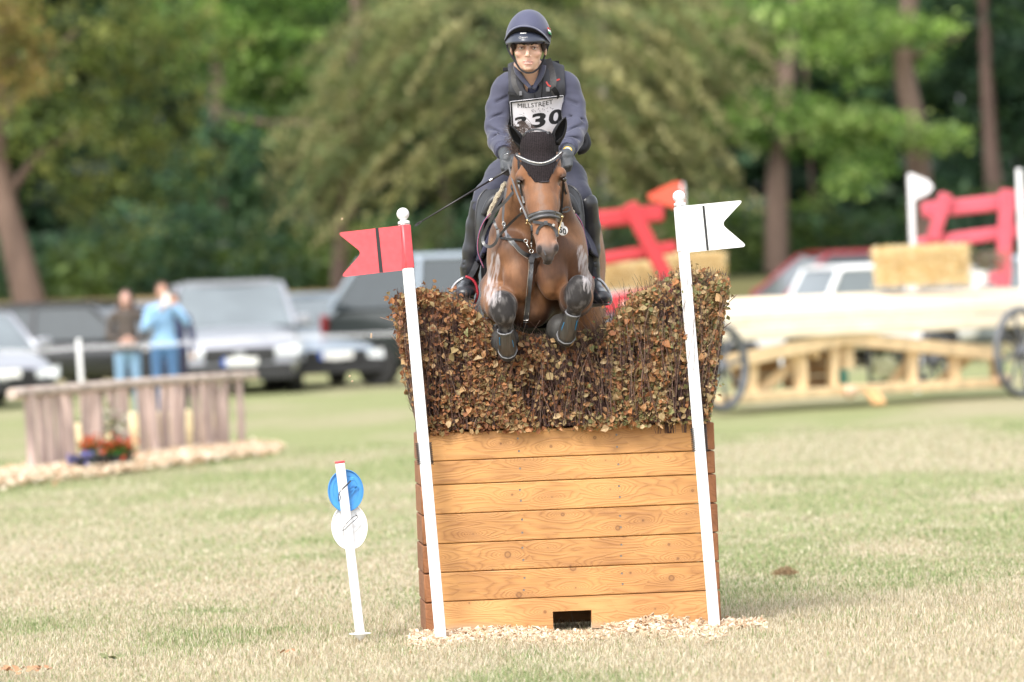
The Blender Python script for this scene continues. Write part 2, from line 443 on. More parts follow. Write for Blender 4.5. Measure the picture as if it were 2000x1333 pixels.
def wood_mat(name, light, dark, rough=0.5, knots=True, axis='X', gain=1.0, weather=None):
    """planed timber: growth rings drawn out along the piece, knots that push the rings aside"""
    m = bpy.data.materials.new(name); m.use_nodes = True
    n, l = m.node_tree.nodes, m.node_tree.links; b = n['Principled BSDF']
    def N(t, **k):
        q = n.new(t)
        for a, v in k.items(): setattr(q, a, v)
        return q
    def M(op, a, bb=None, c=None):
        q = N('ShaderNodeMath', operation=op)
        for i, v in enumerate((a, bb, c)):
            if v is None: continue
            if isinstance(v, (int, float)): q.inputs[i].default_value = v
            else: l.new(v, q.inputs[i])
        return q.outputs[0]
    tc = N('ShaderNodeTexCoord'); oi = N('ShaderNodeObjectInfo')
    off = M('MULTIPLY', oi.outputs['Random'], 53.0)
    mp = N('ShaderNodeMapping'); l.new(tc.outputs['Object'], mp.inputs['Vector']); l.new(off, mp.inputs['Location'])
    if axis == 'Y': mp.inputs['Rotation'].default_value = (0, 0, math.radians(90))
    if axis == 'Z': mp.inputs['Rotation'].default_value = (0, math.radians(90), 0)
    sx = N('ShaderNodeSeparateXYZ'); l.new(mp.outputs[0], sx.inputs[0])
    vk = N('ShaderNodeTexVoronoi'); vk.voronoi_dimensions = '2D'; vk.inputs['Scale'].default_value = 1.0; vk.inputs['Randomness'].default_value = 0.9
    cv = N('ShaderNodeCombineXYZ'); l.new(M('MULTIPLY', sx.outputs['X'], 3.3), cv.inputs[0])
    l.new(M('MULTIPLY', M('ADD', sx.outputs['Z'], M('MULTIPLY', sx.outputs['Y'], 0.6)), 6.5), cv.inputs[1])
    l.new(cv.outputs[0], vk.inputs['Vector'])
    # distance in metres-ish space
    vp = N('ShaderNodeVectorMath', operation='SUBTRACT'); l.new(cv.outputs[0], vp.inputs[0]); l.new(vk.outputs['Position'], vp.inputs[1])
    vm = N('ShaderNodeVectorMath', operation='MULTIPLY'); l.new(vp.outputs[0], vm.inputs[0]); vm.inputs[1].default_value = (1 / 3.3, 1 / 6.5, 0)
    vl = N('ShaderNodeVectorMath', operation='LENGTH'); l.new(vm.outputs[0], vl.inputs[0])
    dist = vl.outputs['Value']
    vm2 = N('ShaderNodeVectorMath', operation='MULTIPLY'); l.new(vm.outputs[0], vm2.inputs[0]); vm2.inputs[1].default_value = (0.3, 1.0, 0)
    vl2 = N('ShaderNodeVectorMath', operation='LENGTH'); l.new(vm2.outputs[0], vl2.inputs[0])
    infl = M('POWER', 2.718, M('MULTIPLY', vl2.outputs['Value'], -42.0))
    nz = N('ShaderNodeTexNoise'); nz.inputs['Scale'].default_value = 1.0; nz.inputs['Detail'].default_value = 2.5
    mp2 = N('ShaderNodeMapping'); mp2.inputs['Scale'].default_value = (1.6, 8, 9); l.new(mp.outputs[0], mp2.inputs['Vector']); l.new(mp2.outputs[0], nz.inputs['Vector'])
    g = M('ADD', M('MULTIPLY', sx.outputs['Z'], 22.0), M('MULTIPLY', nz.outputs[0], 11.0))
    g = M('ADD', g, M('MULTIPLY', sx.outputs['Y'], 30.0))
    if knots: g = M('ADD', g, M('MULTIPLY', infl, 9.0))
    ring = M('PINGPONG', g, 0.5)
    ring = M('POWER', M('MULTIPLY', ring, 2.0), 2.2)
    fine = N('ShaderNodeTexNoise'); fine.inputs['Scale'].default_value = 1.0; fine.inputs['Detail'].default_value = 4
    mp3 = N('ShaderNodeMapping'); mp3.inputs['Scale'].default_value = (6, 160, 220); l.new(mp.outputs[0], mp3.inputs['Vector']); l.new(mp3.outputs[0], fine.inputs['Vector'])
    big = N('ShaderNodeTexNoise'); big.inputs['Scale'].default_value = 3.0; l.new(mp.outputs[0], big.inputs['Vector'])
    f = M('ADD', M('MULTIPLY', ring, 0.30), M('MULTIPLY', fine.outputs[0], 0.34))
    st_ = N('ShaderNodeTexNoise'); st_.inputs['Scale'].default_value = 1.0; st_.inputs['Detail'].default_value = 5
    mp4 = N('ShaderNodeMapping'); mp4.inputs['Scale'].default_value = (5, 20, 26); l.new(mp.outputs[0], mp4.inputs['Vector']); l.new(mp4.outputs[0], st_.inputs['Vector'])
    f = M('ADD', f, M('MULTIPLY', M('SUBTRACT', st_.outputs[0], 0.42), 0.80))
    f = M('ADD', f, M('MULTIPLY', M('SUBTRACT', big.outputs[0], 0.5), 1.0))
    f = M('ADD', f, M('MULTIPLY', M('SUBTRACT', oi.outputs['Random'], 0.5), 0.22))
    cr = N('ShaderNodeValToRGB'); l.new(f, cr.inputs[0])
    e = cr.color_ramp.elements; e[0].position = 0.05; e[0].color = (*light, 1); e[1].position = 0.95; e[1].color = (*dark, 1)
    col = cr.outputs[0]
    if knots:
        # only some cells carry a knot, of varying size
        wn_ = N('ShaderNodeTexWhiteNoise'); wn_.noise_dimensions = '2D'; l.new(vk.outputs['Position'], wn_.inputs['Vector'])
        size = M('MULTIPLY', M('POWER', wn_.outputs['Value'], 2.6), 0.015)
        kd = M('SUBTRACT', dist, size)
        km = N('ShaderNodeMapRange'); l.new(kd, km.inputs[0]); km.inputs[1].default_value = -0.004; km.inputs[2].default_value = 0.004; km.inputs[3].default_value = 1.0; km.inputs[4].default_value = 0.0
        rim = M('POWER', 2.718, M('MULTIPLY', M('ABSOLUTE', kd), -330.0))
        kn = N('ShaderNodeMix', data_type='RGBA'); l.new(M('MULTIPLY', km.outputs[0], 0.28), kn.inputs[0]); l.new(col, kn.inputs[6]); kn.inputs[7].default_value = (0.16 * gain, 0.055 * gain, 0.016 * gain, 1)
        k2 = N('ShaderNodeMix', data_type='RGBA'); l.new(M('MULTIPLY', rim, 0.75), k2.inputs[0]); l.new(kn.outputs[2], k2.inputs[6]); k2.inputs[7].default_value = (0.085 * gain, 0.03 * gain, 0.01 * gain, 1)
        col = k2.outputs[2]
    if weather is not None:
        so = N('ShaderNodeSeparateXYZ'); l.new(tc.outputs['Object'], so.inputs[0])
        wr = N('ShaderNodeMapRange'); l.new(M('ADD', so.outputs['Z'], M('MULTIPLY', big.outputs[0], .12)), wr.inputs[0]); wr.inputs[1].default_value = weather + .03; wr.inputs[2].default_value = weather + .085; wr.inputs[3].default_value = .8; wr.inputs[4].default_value = 0
        wx = N('ShaderNodeMix', data_type='RGBA'); l.new(wr.outputs[0], wx.inputs[0]); l.new(col, wx.inputs[6]); wx.inputs[7].default_value = (.40, .31, .235, 1); col = wx.outputs[2]
    l.new(col, b.inputs['Base Color'])
    b.inputs['Roughness'].default_value = rough
    bp = N('ShaderNodeBump'); bp.inputs['Strength'].default_value = 0.25; bp.inputs['Distance'].default_value = 0.004
    l.new(M('ADD', ring, fine.outputs[0]), bp.inputs['Height']); l.new(bp.outputs[0], b.inputs['Normal'])
    return m
# ------------------------------------------------------------------ ground
def ground_tint(x, y):
    """share of green (0 straw .. 1 green) over the field, patches stretched across the view"""
    a = fbm(x * 0.55 + 3, y * 0.30 + 9, 0 * x, 3); b = fbm(x * 1.7 + 40, y * 1.1 + 2, 0 * x + 5, 2)
    far = sstep(4, 28, y)
    g = sstep(0.42, 0.66, 0.62 * a + 0.38 * b + 0.03 * far)
    left = sstep(0.2, -2.2, x) * sstep(0.4, 0.9, fbm(x * 0.3, y * 0.5 + 1.5, 0 * x + 2, 2) + 0.2) * 0.25
    return np.clip(0.78 * g + 0.30 * far + left, 0, 1)

def field_mat():
    m = bpy.data.materials.new("mown_field"); m.use_nodes = True
    n, l = m.node_tree.nodes, m.node_tree.links; b = n['Principled BSDF']
    at = n.new('ShaderNodeVertexColor'); at.layer_name = 'tint'
    tc = n.new('ShaderNodeTexCoord'); nz = n.new('ShaderNodeTexNoise'); nz.inputs['Scale'].default_value = 26; nz.inputs['Detail'].default_value = 6
    l.new(tc.outputs['Object'], nz.inputs['Vector'])
    cr = n.new('ShaderNodeValToRGB'); cr.color_ramp.elements[0].position = .3; cr.color_ramp.elements[0].color = (.62, .6, .55, 1); cr.color_ramp.elements[1].position = .7; cr.color_ramp.elements[1].color = (1, 1, 1, 1)
    l.new(nz.outputs[0], cr.inputs[0])
    mx = n.new('ShaderNodeMix'); mx.data_type = 'RGBA'; mx.blend_type = 'MULTIPLY'; mx.inputs[0].default_value = 1
    l.new(at.outputs[0], mx.inputs[6]); l.new(cr.outputs[0], mx.inputs[7]); l.new(mx.outputs[2], b.inputs['Base Color'])
    b.inputs['Roughness'].default_value = 1.0; b.inputs['Specular IOR Level'].default_value = 0.1
    bp = n.new('ShaderNodeBump'); bp.inputs['Strength'].default_value = .7; bp.inputs['Distance'].default_value = .03
    l.new(nz.outputs[0], bp.inputs['Height']); l.new(bp.outputs[0], b.inputs['Normal'])
    return m
STRAW, GREEN = np.array([0.50, 0.432, 0.305]), np.array([0.345, 0.375, 0.18])
def grid_sheet(x0, x1, y0, y1, nx, ny, zf):
    xs = np.linspace(-1, 1, nx); ys = np.linspace(0, 1, ny) ** 2.2
    X, Y = np.meshgrid((x0 + x1) / 2 + (x1 - x0) / 2 * np.sign(xs) * np.abs(xs) ** 2.2, y0 + (y1 - y0) * ys, indexing='ij')
    Z = zf(X, Y); v = np.stack([X, Y, Z], -1).reshape(-1, 3)
    i = np.arange(nx * ny).reshape(nx, ny)
    q = np.stack([i[:-1, :-1], i[1:, :-1], i[1:, 1:], i[:-1, 1:]], -1).reshape(-1, 4)
    return v, q
def gz(x, y):
    bank = sstep(65, 71, y + 0.04 * x) * (1.18 + 0.25 * fbm(x * .2, y * .2, 0 * x, 2))
    return -0.02 + 0.02 * (fbm(x * 1.3, y * 1.3, 0 * x, 2) - .5) + bank - 0.25 * sstep(-26, -60, y)
gv, gq = grid_sheet(-500, 500, -60, 900, 300, 420, gz)
gt = ground_tint(gv[:, 0], gv[:, 1])[:, None]
gc = STRAW * (1 - gt) + GREEN * gt
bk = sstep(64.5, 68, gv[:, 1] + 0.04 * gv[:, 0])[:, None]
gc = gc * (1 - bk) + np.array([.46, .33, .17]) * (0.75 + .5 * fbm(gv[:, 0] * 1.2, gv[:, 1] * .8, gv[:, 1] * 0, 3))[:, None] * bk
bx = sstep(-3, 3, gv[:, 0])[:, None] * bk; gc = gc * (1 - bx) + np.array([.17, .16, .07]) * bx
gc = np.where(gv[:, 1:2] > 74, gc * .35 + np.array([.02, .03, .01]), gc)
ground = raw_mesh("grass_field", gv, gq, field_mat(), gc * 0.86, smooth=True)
tag(ground, "mown field of straw-dry and green grass", kind='structure')

def gauss_img_pts(n, y0, y1):
    """points over the visible wedge of field between depths y0 and y1"""
    y = rng.uniform(y0, y1, n); half = (y + CAM_D) * 0.115 + 0.6
    return rng.uniform(-1, 1, n) * half, y
def blades(n, y0, y1, hmin, hmax, w, lean=0.6):
    x, y = gauss_img_pts(n, y0, y1)
    keep = ~((x > -.50) & (x < 1.0) & (y > 0.0) & (y < .55) & ~((x > .17) & (x < .37)))
    x, y = x[keep], y[keep]; n = len(x)
    t = ground_tint(x, y)
    clump = fbm(x * 6, y * 6, 0 * x + 8, 2)
    h = rng.uniform(hmin, hmax, n) * (0.65 + .7 * clump)
    tall = rng.random(n) < 0.015; h = np.where(tall, h * 1.9, h)
    a = rng.uniform(0, 2 * math.pi, n); ln = rng.uniform(0.1, lean, n) * h * 1.6
    # heads of dead stems lie over further
    dx, dy = np.cos(a) * ln, np.sin(a) * ln
    pa = a + math.pi / 2 + rng.uniform(-.6, .6, n)
    wx, wy = np.cos(pa) * w / 2, np.sin(pa) * w / 2
    z0 = gz(x, y) - 0.004
    b0 = np.stack([x - wx, y - wy, z0], -1); b1 = np.stack([x + wx, y + wy, z0], -1)
    m0 = np.stack([x - wx * .8 + dx * .35, y - wy * .8 + dy * .35, z0 + h * .6], -1)
    m1 = np.stack([x + wx * .8 + dx * .35, y + wy * .8 + dy * .35, z0 + h * .6], -1)
    t0 = np.stack([x + dx, y + dy, z0 + h], -1)
    v = np.stack([b0, b1, m1, m0, t0], 1).reshape(-1, 3)
    base = np.arange(n)[:, None] * 5
    q = np.concatenate([base + [0, 1, 2, 3]]); 
    tri = base + [3, 2, 4, 4]
    isg = rng.random(n) < (0.10 + 0.72 * t)
    cs = np.array([[.58, .50, .35], [.63, .56, .42], [.51, .42, .28], [.70, .63, .49]])[rng.integers(0, 4, n)]
    cg = np.array([[.25, .32, .13], [.31, .37, .17], [.18, .26, .09], [.38, .42, .21]])[rng.integers(0, 4, n)]
    c = np.where(isg[:, None], cg, cs) * rng.uniform(.75, 1.12, n)[:, None]
    return v, q, tri, np.repeat(c, 5, axis=0)
def blade_obj(name, sets, label):
    V, Q, C = [], [], []; off = 0
    for v, q, tri, c in sets:
        V.append(v); C.append(c)
        Q.append(np.concatenate([q, tri]) + off); off += len(v)
    v = np.concatenate(V); q = np.concatenate(Q); c = np.concatenate(C)
    # split quads / tris: write as triangles
    a = q[:, [0, 1, 2]]; b2 = q[:, [0, 2, 3]]; b2 = b2[b2[:, 1] != b2[:, 2]]
    o = raw_mesh(name, v, np.concatenate([a, b2]), leaf_mat("grass_blade", .35, .6), c, k=3)
    return tag(o, label, kind='stuff')
blade_obj("grass_blades", [blades(215000, -4.6, 3.0, .014, .040, .0042), blades(100000, 3.0, 9.0, .012, .032, .006),
                           blades(50000, 9.0, 30.0, .014, .034, .012)], "dry and green grass blades over the field")

# ------------------------------------------------------------------ chips, clods
chip_m = leaf_mat("wood_chip", 0.12, .7)
def chips(name, n, fn, smin, smax, label, parent=None):
    p = fn(n); s = rng.uniform(smin, smax, n)
    A = rng.normal(size=(n, 3)); A[:, 2] *= .45; A /= np.linalg.norm(A, axis=1)[:, None]
    B = rng.normal(size=(n, 3)); B[:, 2] *= .6; B -= A * (A * B).sum(1)[:, None]; B /= np.linalg.norm(B, axis=1)[:, None]
    C = np.cross(A, B)
    L, W, T = s[:, None], (s * rng.uniform(.22, .6, n))[:, None], (s * rng.uniform(.05, .12, n))[:, None]
    cr = [(-1, -.6, -1), (-.7, 1, -1), (.9, .7, -1), (1, -.9, -1), (-1, -.6, 1), (-.7, 1, 1), (.9, .7, 1), (1, -.9, 1)]
    v = np.stack([p + a * A * L / 2 + b * B * W / 2 + c * C * T / 2 for a, b, c in cr], 1).reshape(-1, 3)
    q = (np.arange(n)[:, None, None] * 8 + np.array([[0, 1, 2, 3], [7, 6, 5, 4], [0, 4, 5, 1], [1, 5, 6, 2], [2, 6, 7, 3], [3, 7, 4, 0]])).reshape(-1, 4)
    c = np.array([[.68, .50, .34], [.76, .62, .46], [.55, .37, .23], [.82, .71, .56]])[rng.integers(0, 4, n)] * rng.uniform(.8, 1.08, n)[:, None]
    o = raw_mesh(name, v, q, chip_m, np.repeat(c, 8, 0), parent=parent)
    return tag(o, label, kind='stuff')
def near_box(n):
    x = rng.uniform(-.58, 1.24, n)
    prof = 0.045 + 0.075 * np.exp(-((x - .70) / .22) ** 2) + .02 * np.exp(-((x + .2) / .3) ** 2)
    d = np.abs(rng.normal(size=n)) * (0.30 + .10 * np.sin(x * 9))
    y = -0.01 - d
    sidey = x > 1.03; y = np.where(sidey, rng.normal(-.02, .12, n), y)
    hh = prof * np.clip(1 - d / .5, 0, 1) * rng.uniform(.1, .62, n) * np.where(x > .85, .75, 1) * np.where((x > .12) & (x < .42), .12, 1)
    return np.stack([x, y, gz(x, y) + .008 + hh * np.where((x > .12) & (x < .42), .5, 1)], -1)
chips("wood_chips", 5200, near_box, .016, .05, "pale wood chips heaped along the foot of the plank jump")
# ------------------------------------------------------------------ woodland behind the field
bark = mat("tree_bark", (.145, .098, .076), .9, var=.35, vscale=3, bump=.8, bscale=12, stretch=(1, 1, .3))
bark_g = mat("grey_bark", (.25, .22, .19), .9, var=.3, vscale=3, bump=.8, bscale=12, stretch=(1, 1, .3))
bark_d = mat("dark_bark", (.11, .07, .055), .9, var=.3, vscale=3, bump=.6, bscale=12, stretch=(1, 1, .3))
fol = leaf_mat("tree_leaves", .42, .5)
def leaf_quads(p, s, droop=0.0):
    n = len(p); U = rng.normal(0, 1, (n, 3)); U[:, 2] -= droop * 1.5; U /= np.linalg.norm(U, axis=1)[:, None]
    W = rng.normal(0, 1, (n, 3)); W -= U * (U * W).sum(1)[:, None]; W /= np.linalg.norm(W, axis=1)[:, None]
    s = s[:, None]; a = .42
    return np.stack([p - U * s * .6, p + W * s * a * .7, p + U * s * .6, p - W * s * a * .7], 1).reshape(-1, 3), np.arange(n * 4).reshape(n, 4)
def tree(name, label, base_px, Y, trunk_pts, r0, clumps, pal, bmat, n_leaf, size=.17, droop=0.0, group=None, top=None, limbs=(), arcs=None):
    """trunk_pts / limbs: pixel polylines at depth Y (the trunk runs on above the picture); clumps: (px, py, dy, rx, ry, rz, weight)"""
    b = P(*base_px, Y); root = thing(name, (b[0], Y, gz(b[0], np.array(Y))), label, "tree", group)
    pts = [np.array([b[0], Y, float(gz(b[0], np.array(Y))) - .2])] + [P(x, y, Y) for x, y in trunk_pts]
    last = pts[-1]; d = (pts[-1] - pts[-2]) / np.linalg.norm(pts[-1] - pts[-2]); pts.append(last + d * 3 + [0, 0, 1.0]); pts.append(pts[-1] + [.3, 0, 3.5])
    q = bez(pts, 30); mb = MB(); mb.tube(q, r0 * np.linspace(1.12, .35, len(q)), 12)
    mb.build("trunk", bmat, root, smooth=True)
    for l_ in limbs:
        pp = bez([P(x, y, Y + dy) for x, y, dy in l_[0]], 16); mb = MB(); mb.tube(pp, np.linspace(l_[1], l_[1] * .35, len(pp)), 8); mb.build("limb", bmat, root, smooth=True)
    C = np.array([np.append(P(c[0], c[1], Y + c[2]), c[3:7]) for c in clumps])
    w = C[:, 3] * C[:, 5] * C[:, 6]; idx = rng.choice(len(C), n_leaf, p=w / w.sum())
    # twig-end clusters inside each clump give lumps and gaps
    ncl = max(60, n_leaf // 26); ci = rng.choice(len(C), ncl, p=w / w.sum())
    u = rng.normal(0, 1, (ncl, 3)); u /= np.linalg.norm(u, axis=1)[:, None]; rr = rng.random(ncl) ** .34
    cl = C[ci, :3] + u * rr[:, None] * C[ci][:, 3:6]; tint_cl = rng.random(ncl)
    k = rng.integers(0, ncl, n_leaf); off = rng.normal(0, .19, (n_leaf, 3)) * [1, 1, .6]
    if droop: off = rng.normal(0, .13, (n_leaf, 3)) * [1.5, 1, 1] ; off[:, 2] -= np.abs(rng.normal(0, droop * .35, n_leaf)); off[:, 0] += off[:, 2] * .5 * np.sign(cl[k, 0] - b[0])
    p = cl[k] + off
    p = p[p[:, 2] > 1.0] if True else p
    k = k[:len(p)]; n = len(p)
    pal = np.array(pal) * [1.02, 1.0, 1.05]; pi = np.clip((tint_cl[k] * .85 + rng.random(n) * .15) * len(pal), 0, len(pal) - 1).astype(int)
    col = pal[pi] * rng.uniform(.75, 1.25, n)[:, None] * (.55 + .9 * rng.random(ncl)[k])[:, None]
    if arcs is not None:
        PP, CC = [], []
        for (x0, x1, y0, y1, sg, m_) in arcs:
            for _ in range(m_):
                sx_, sy_ = rng.uniform(x0, x1), rng.uniform(y0, y1); dx_, dy_ = rng.uniform(90, 260) * sg, rng.uniform(60, 170); dd = rng.uniform(-1.6, 1.0)
                t_ = rng.random(95) ** .8; A_, B_ = P(sx_, sy_, Y + dd), P(sx_ + dx_, sy_ + dy_, Y + dd - .5)
                q_ = A_ + (B_ - A_) * t_[:, None]; q_[:, 2] += .45 * 4 * t_ * (1 - t_) * .6 - .12 * t_ ** 3
                hang = rng.random(95) ** 1.3 * (.10 + .34 * t_); q_ += rng.normal(0, .045, q_.shape) * [1, 3, 1]; q_[:, 2] -= hang; q_[:, 0] += hang * .45 * sg
                PP.append(q_); base = pal[rng.integers(0, len(pal))] * rng.uniform(.6, 1.35); CC.append(base * rng.uniform(.8, 1.2, (95, 1)) * (1.15 - .5 * hang / .44)[:, None] ** 0)
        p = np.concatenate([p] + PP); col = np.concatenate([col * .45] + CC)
        n = len(p)
    v, qd = leaf_quads(p, rng.uniform(.6, 1.3, n) * size, droop)
    o = raw_mesh("crown", v, qd, fol, np.repeat(col, 4, 0), parent=root); return root
OLIVE = [(.06, .10, .024), (.10, .15, .033), (.15, .20, .045), (.23, .26, .065), (.08, .13, .035)]
MID = [(.055, .11, .024), (.09, .18, .035), (.14, .26, .045), (.19, .31, .065), (.25, .38, .09)]
DEEP = [(.018, .045, .022), (.028, .065, .032), (.04, .09, .04), (.06, .12, .045)]
BLUE = [(.025, .062, .04), (.045, .105, .058), (.065, .145, .07), (.10, .20, .07)]
GOLD = [(.16, .19, .065), (.24, .255, .095), (.33, .325, .13), (.42, .40, .18), (.20, .26, .095)]
BRIGHT = [(.06, .13, .025), (.11, .20, .035), (.17, .28, .05), (.24, .36, .08), (.33, .43, .14)]
AMBER = [(.24, .17, .045), (.32, .24, .07), (.20, .18, .05)]
def cl(*a): return a
TY = 92
# dark wood as a far mass
pm = []
n = 125000
x = rng.uniform(-50, 50, n); y = rng.uniform(118, 135, n); z = rng.uniform(.3, 15, n)
keep = fbm(x * .35, y * .2, z * .35, 3) > .34; x, y, z = x[keep], y[keep], z[keep]; n = len(x)
tn = fbm(x * .25 + 4, y * .1, z * .3, 3); dp = np.array(DEEP + BLUE); ii = np.clip((tn - .25) / .5 * 8, 0, 7).astype(int)
v, q = leaf_quads(np.stack([x, y, z], -1), rng.uniform(.45, 1.0, n))
far = raw_mesh("far_wood", v, q, fol, np.repeat(dp[ii] * rng.uniform(.4, .95, n)[:, None], 4, 0)); tag(far, "dark dense wood closing the view behind the park trees", kind='stuff')
for i in range(22):
    x0 = -27 + i * 2.5 + rng.uniform(-.8, .8); mb = MB()
    y0 = rng.uniform(112, 126)
    if i in (17, 20):
        b0 = np.array([x0, y0, .3]); q = bez([b0, b0 + [rng.normal(0, .2), 0, 4], b0 + [rng.normal(0, .5), 0, 12]], 10); mb.tube(q, np.linspace(.26, .12, len(q)), 8)
        rt = thing("far_tree", b0, None, "tree", None); mb.build("trunk", bark_d, rt, smooth=True); tag(rt, "dark slender bare trunk deep in the wood, " + ("left" if i == 17 else "right") + " of the two beyond the white pennant")
# undergrowth along the bank
n = 22000; x = rng.uniform(-16, 17, n); y = rng.uniform(84, 90, n); z = 1.35 + rng.random(n) ** 1.6 * (.8 + 1.5 * fbm(x * .5, y * .1, x * 0, 2))
keep = np.ones(n, bool); v, q = leaf_quads(np.stack([x, y, z], -1), rng.uniform(.12, .3, n)); tn = fbm(x * .6, y * .3, z, 2)
o = raw_mesh("undergrowth", v, q, fol, np.repeat(np.array(DEEP + OLIVE[:2])[np.clip((tn - .25) / .5 * 6, 0, 5).astype(int)] * rng.uniform(.6, 1.3, n)[:, None] * (.4 + 1.1 * fbm(x * 1.1, y * .4, z * 1.1, 2))[:, None], 4, 0)); tag(o, "low dark undergrowth between the trunks", kind='stuff')

tree("broadleaf_tree", "olive-green tree with a leaning pinkish-brown trunk at the left edge", (62, 592), 74, [(35, 500), (8, 390), (-10, 250), (0, 60)], .27,
     [cl(120, 90, 0, 1.9, 1.6, 1.1, 1), cl(260, 200, 1, 1.5, 1.5, .9, 1), cl(100, 260, -1, 1.4, 1.2, .7, 1), cl(300, 60, 0, 1.6, 1.6, .9, 1), cl(330, 330, 1, 1.0, 1, .7, .8), cl(180, 360, 2, 1.3, 1.2, .7, .7), cl(-120, 120, 0, 1.8, 1.6, 1.5, 1), cl(150, -150, 0, 2.5, 2.2, 1.4, .7), cl(230, 430, 3, .9, .8, .5, .5)],
     OLIVE, bark, 13000, .13, limbs=[([(8, 390, 0), (80, 300, .3), (190, 240, .5)], .10), ([(0, 250, 0), (60, 150, 0), (150, 60, .4)], .12)])
tree("broadleaf_tree", "tree with golden turning leaves at the top left corner", (-90, 600), 68, [(-80, 400), (-70, 150)], .25,
     [cl(25, 90, 0, .55, .6, .75, 1), cl(60, 150, 0, .25, .4, .35, 1), cl(15, 190, 0, .3, .4, .3, 1), cl(-60, 40, 0, .9, .8, .9, 1)], AMBER + [(.16, .17, .05)], bark, 2600, .11, limbs=[([(-75, 250, 0), (-30, 160, 0), (40, 110, 0)], .07)])
tree("broadleaf_tree", "bright mid-green tree with a long bare branch left of the centre", (680, 560), 88, [(672, 500), (690, 300), (700, 120), (704, 20)], .17,
     [cl(500, 90, 0, 1.9, 1.5, 1.1, 1.3), cl(600, 170, 1, 1.3, 1.2, .9, 1), cl(420, 30, 0, 1.6, 1.4, .9, 1), cl(560, -80, 0, 2.2, 2, 1.2, 1), cl(520, 215, 0, 1.3, 1.0, .45, .7), cl(650, 240, .5, .7, .7, .6, .6), cl(740, 60, 3, 1.2, 1, .9, .6)],
     MID, bark, 11500, .14, limbs=[([(690, 300, 0), (620, 245, -.3), (520, 240, -.5), (440, 222, -.5), (390, 195, -.5)], .085), ([(700, 120, 0), (640, 60, 0), (560, 20, 0)], .07)])
tree("conifer", "blue-green conifer with sweeping low boughs behind the people", (430, 575), 100, [(430, 400), (425, 150)], .22,
     [cl(430, 330, 0, 1.5, 1.2, .7, 1), cl(330, 430, -1, 1.6, 1.2, .5, 1), cl(230, 500, -1, 1.4, 1.2, .5, 1), cl(500, 250, 0, 1.3, 1.2, .7, 1), cl(400, 480, -1, 1.2, 1, .4, .8), cl(560, 380, 0, 1.1, 1, .5, .6), cl(600, 470, 0, .9, 1, .6, .7), cl(130, 540, -1, 1.4, 1, .4, .8)],
     BLUE + [(.09, .16, .05)], bark_d, 7000, .18, droop=.5)
tree("weeping_tree", "large weeping golden-green tree with hanging sprays behind the rider", (660, 560), 80, [(664, 500), (672, 400), (690, 250), (694, 60)], .15,
     [cl(760, 220, 0, 1.0, 1.0, .7, 1), cl(860, 140, 0, 1.3, 1.2, .9, 1.2), cl(690, 330, 0, .8, .8, .4, 1), cl(620, 370, 0, .45, .5, .22, .9), cl(820, 330, 1, 1.2, 1.1, .5, 1), cl(980, 250, 1, 1.3, 1.2, .8, 1.1), cl(900, 420, 1, .8, .8, .35, .5),
      cl(1100, 130, 1, 1.3, 1.3, .9, 1), cl(1130, 300, 1, 1.3, 1.2, .8, 1.1), cl(1250, 220, 0, 1.2, 1.1, .7, 1.1), cl(1370, 180, 0, .9, .9, .55, 1), cl(1300, 330, 0, 1.0, .9, .5, .9), cl(1220, 60, 1, 1.3, 1.2, .7, .8), cl(1400, 260, 0, .5, .6, .4, .8), cl(900, 10, 1, 1.6, 1.4, .8, .6), cl(1210, 420, 1, .8, .8, .4, .6), cl(1040, 400, 2, 1.1, 1, .4, .5), cl(1000, 30, 3, 1.5, 1.3, .8, .5)],
     GOLD, bark, 7500, .11, droop=.75, arcs=[(740, 900, -20, 250, -1, 62), (700, 820, 180, 300, -1, 26), (820, 980, 60, 330, -1, 40), (1040, 1180, -20, 260, 1, 48), (1120, 1290, 0, 250, 1, 66), (1100, 1230, 200, 330, 1, 24), (900, 1060, 0, 330, 1, 30), (840, 1000, -60, 60, -1, 24), (1180, 1320, -80, 40, 1, 22)])
tree("broadleaf_tree", "pale grey trunked tree rising behind the rider's shoulder", (1190, 545), 90, [(1188, 400), (1182, 200), (1178, 60)], .17, [cl(1190, -80, 0, 2.4, 2, 1.1, 1), cl(1000, -60, 0, 2.2, 2, 1.0, 1), cl(1330, -20, 0, 1.8, 1.6, .8, 1)], OLIVE, bark_g, 5200, .14)
tree("broadleaf_tree", "tree with a straight tan trunk between the white flag and the parked van", (1516, 500), 84, [(1517, 400), (1521, 300), (1538, 150), (1550, 20)], .23,
     [cl(1500, 230, 0, 1.2, 1.2, .6, 1), cl(1420, 90, 1, 1.4, 1.2, .8, 1), cl(1620, 250, 0, 1.3, 1.2, .6, 1.1), cl(1700, 110, 1, 1.3, 1.2, .6, 1), cl(1560, 10, 1, 1.8, 1.6, .8, 1), cl(1680, 330, -1, .6, .6, .45, .8), cl(1440, 230, 1, .8, .8, .4, .6)],
     MID, bark, 9500, .14, limbs=[([(1524, 300, 0), (1600, 240, 0), (1700, 215, 0)], .08), ([(1545, 150, 0), (1460, 90, 0), (1400, 70, 0)], .07)])
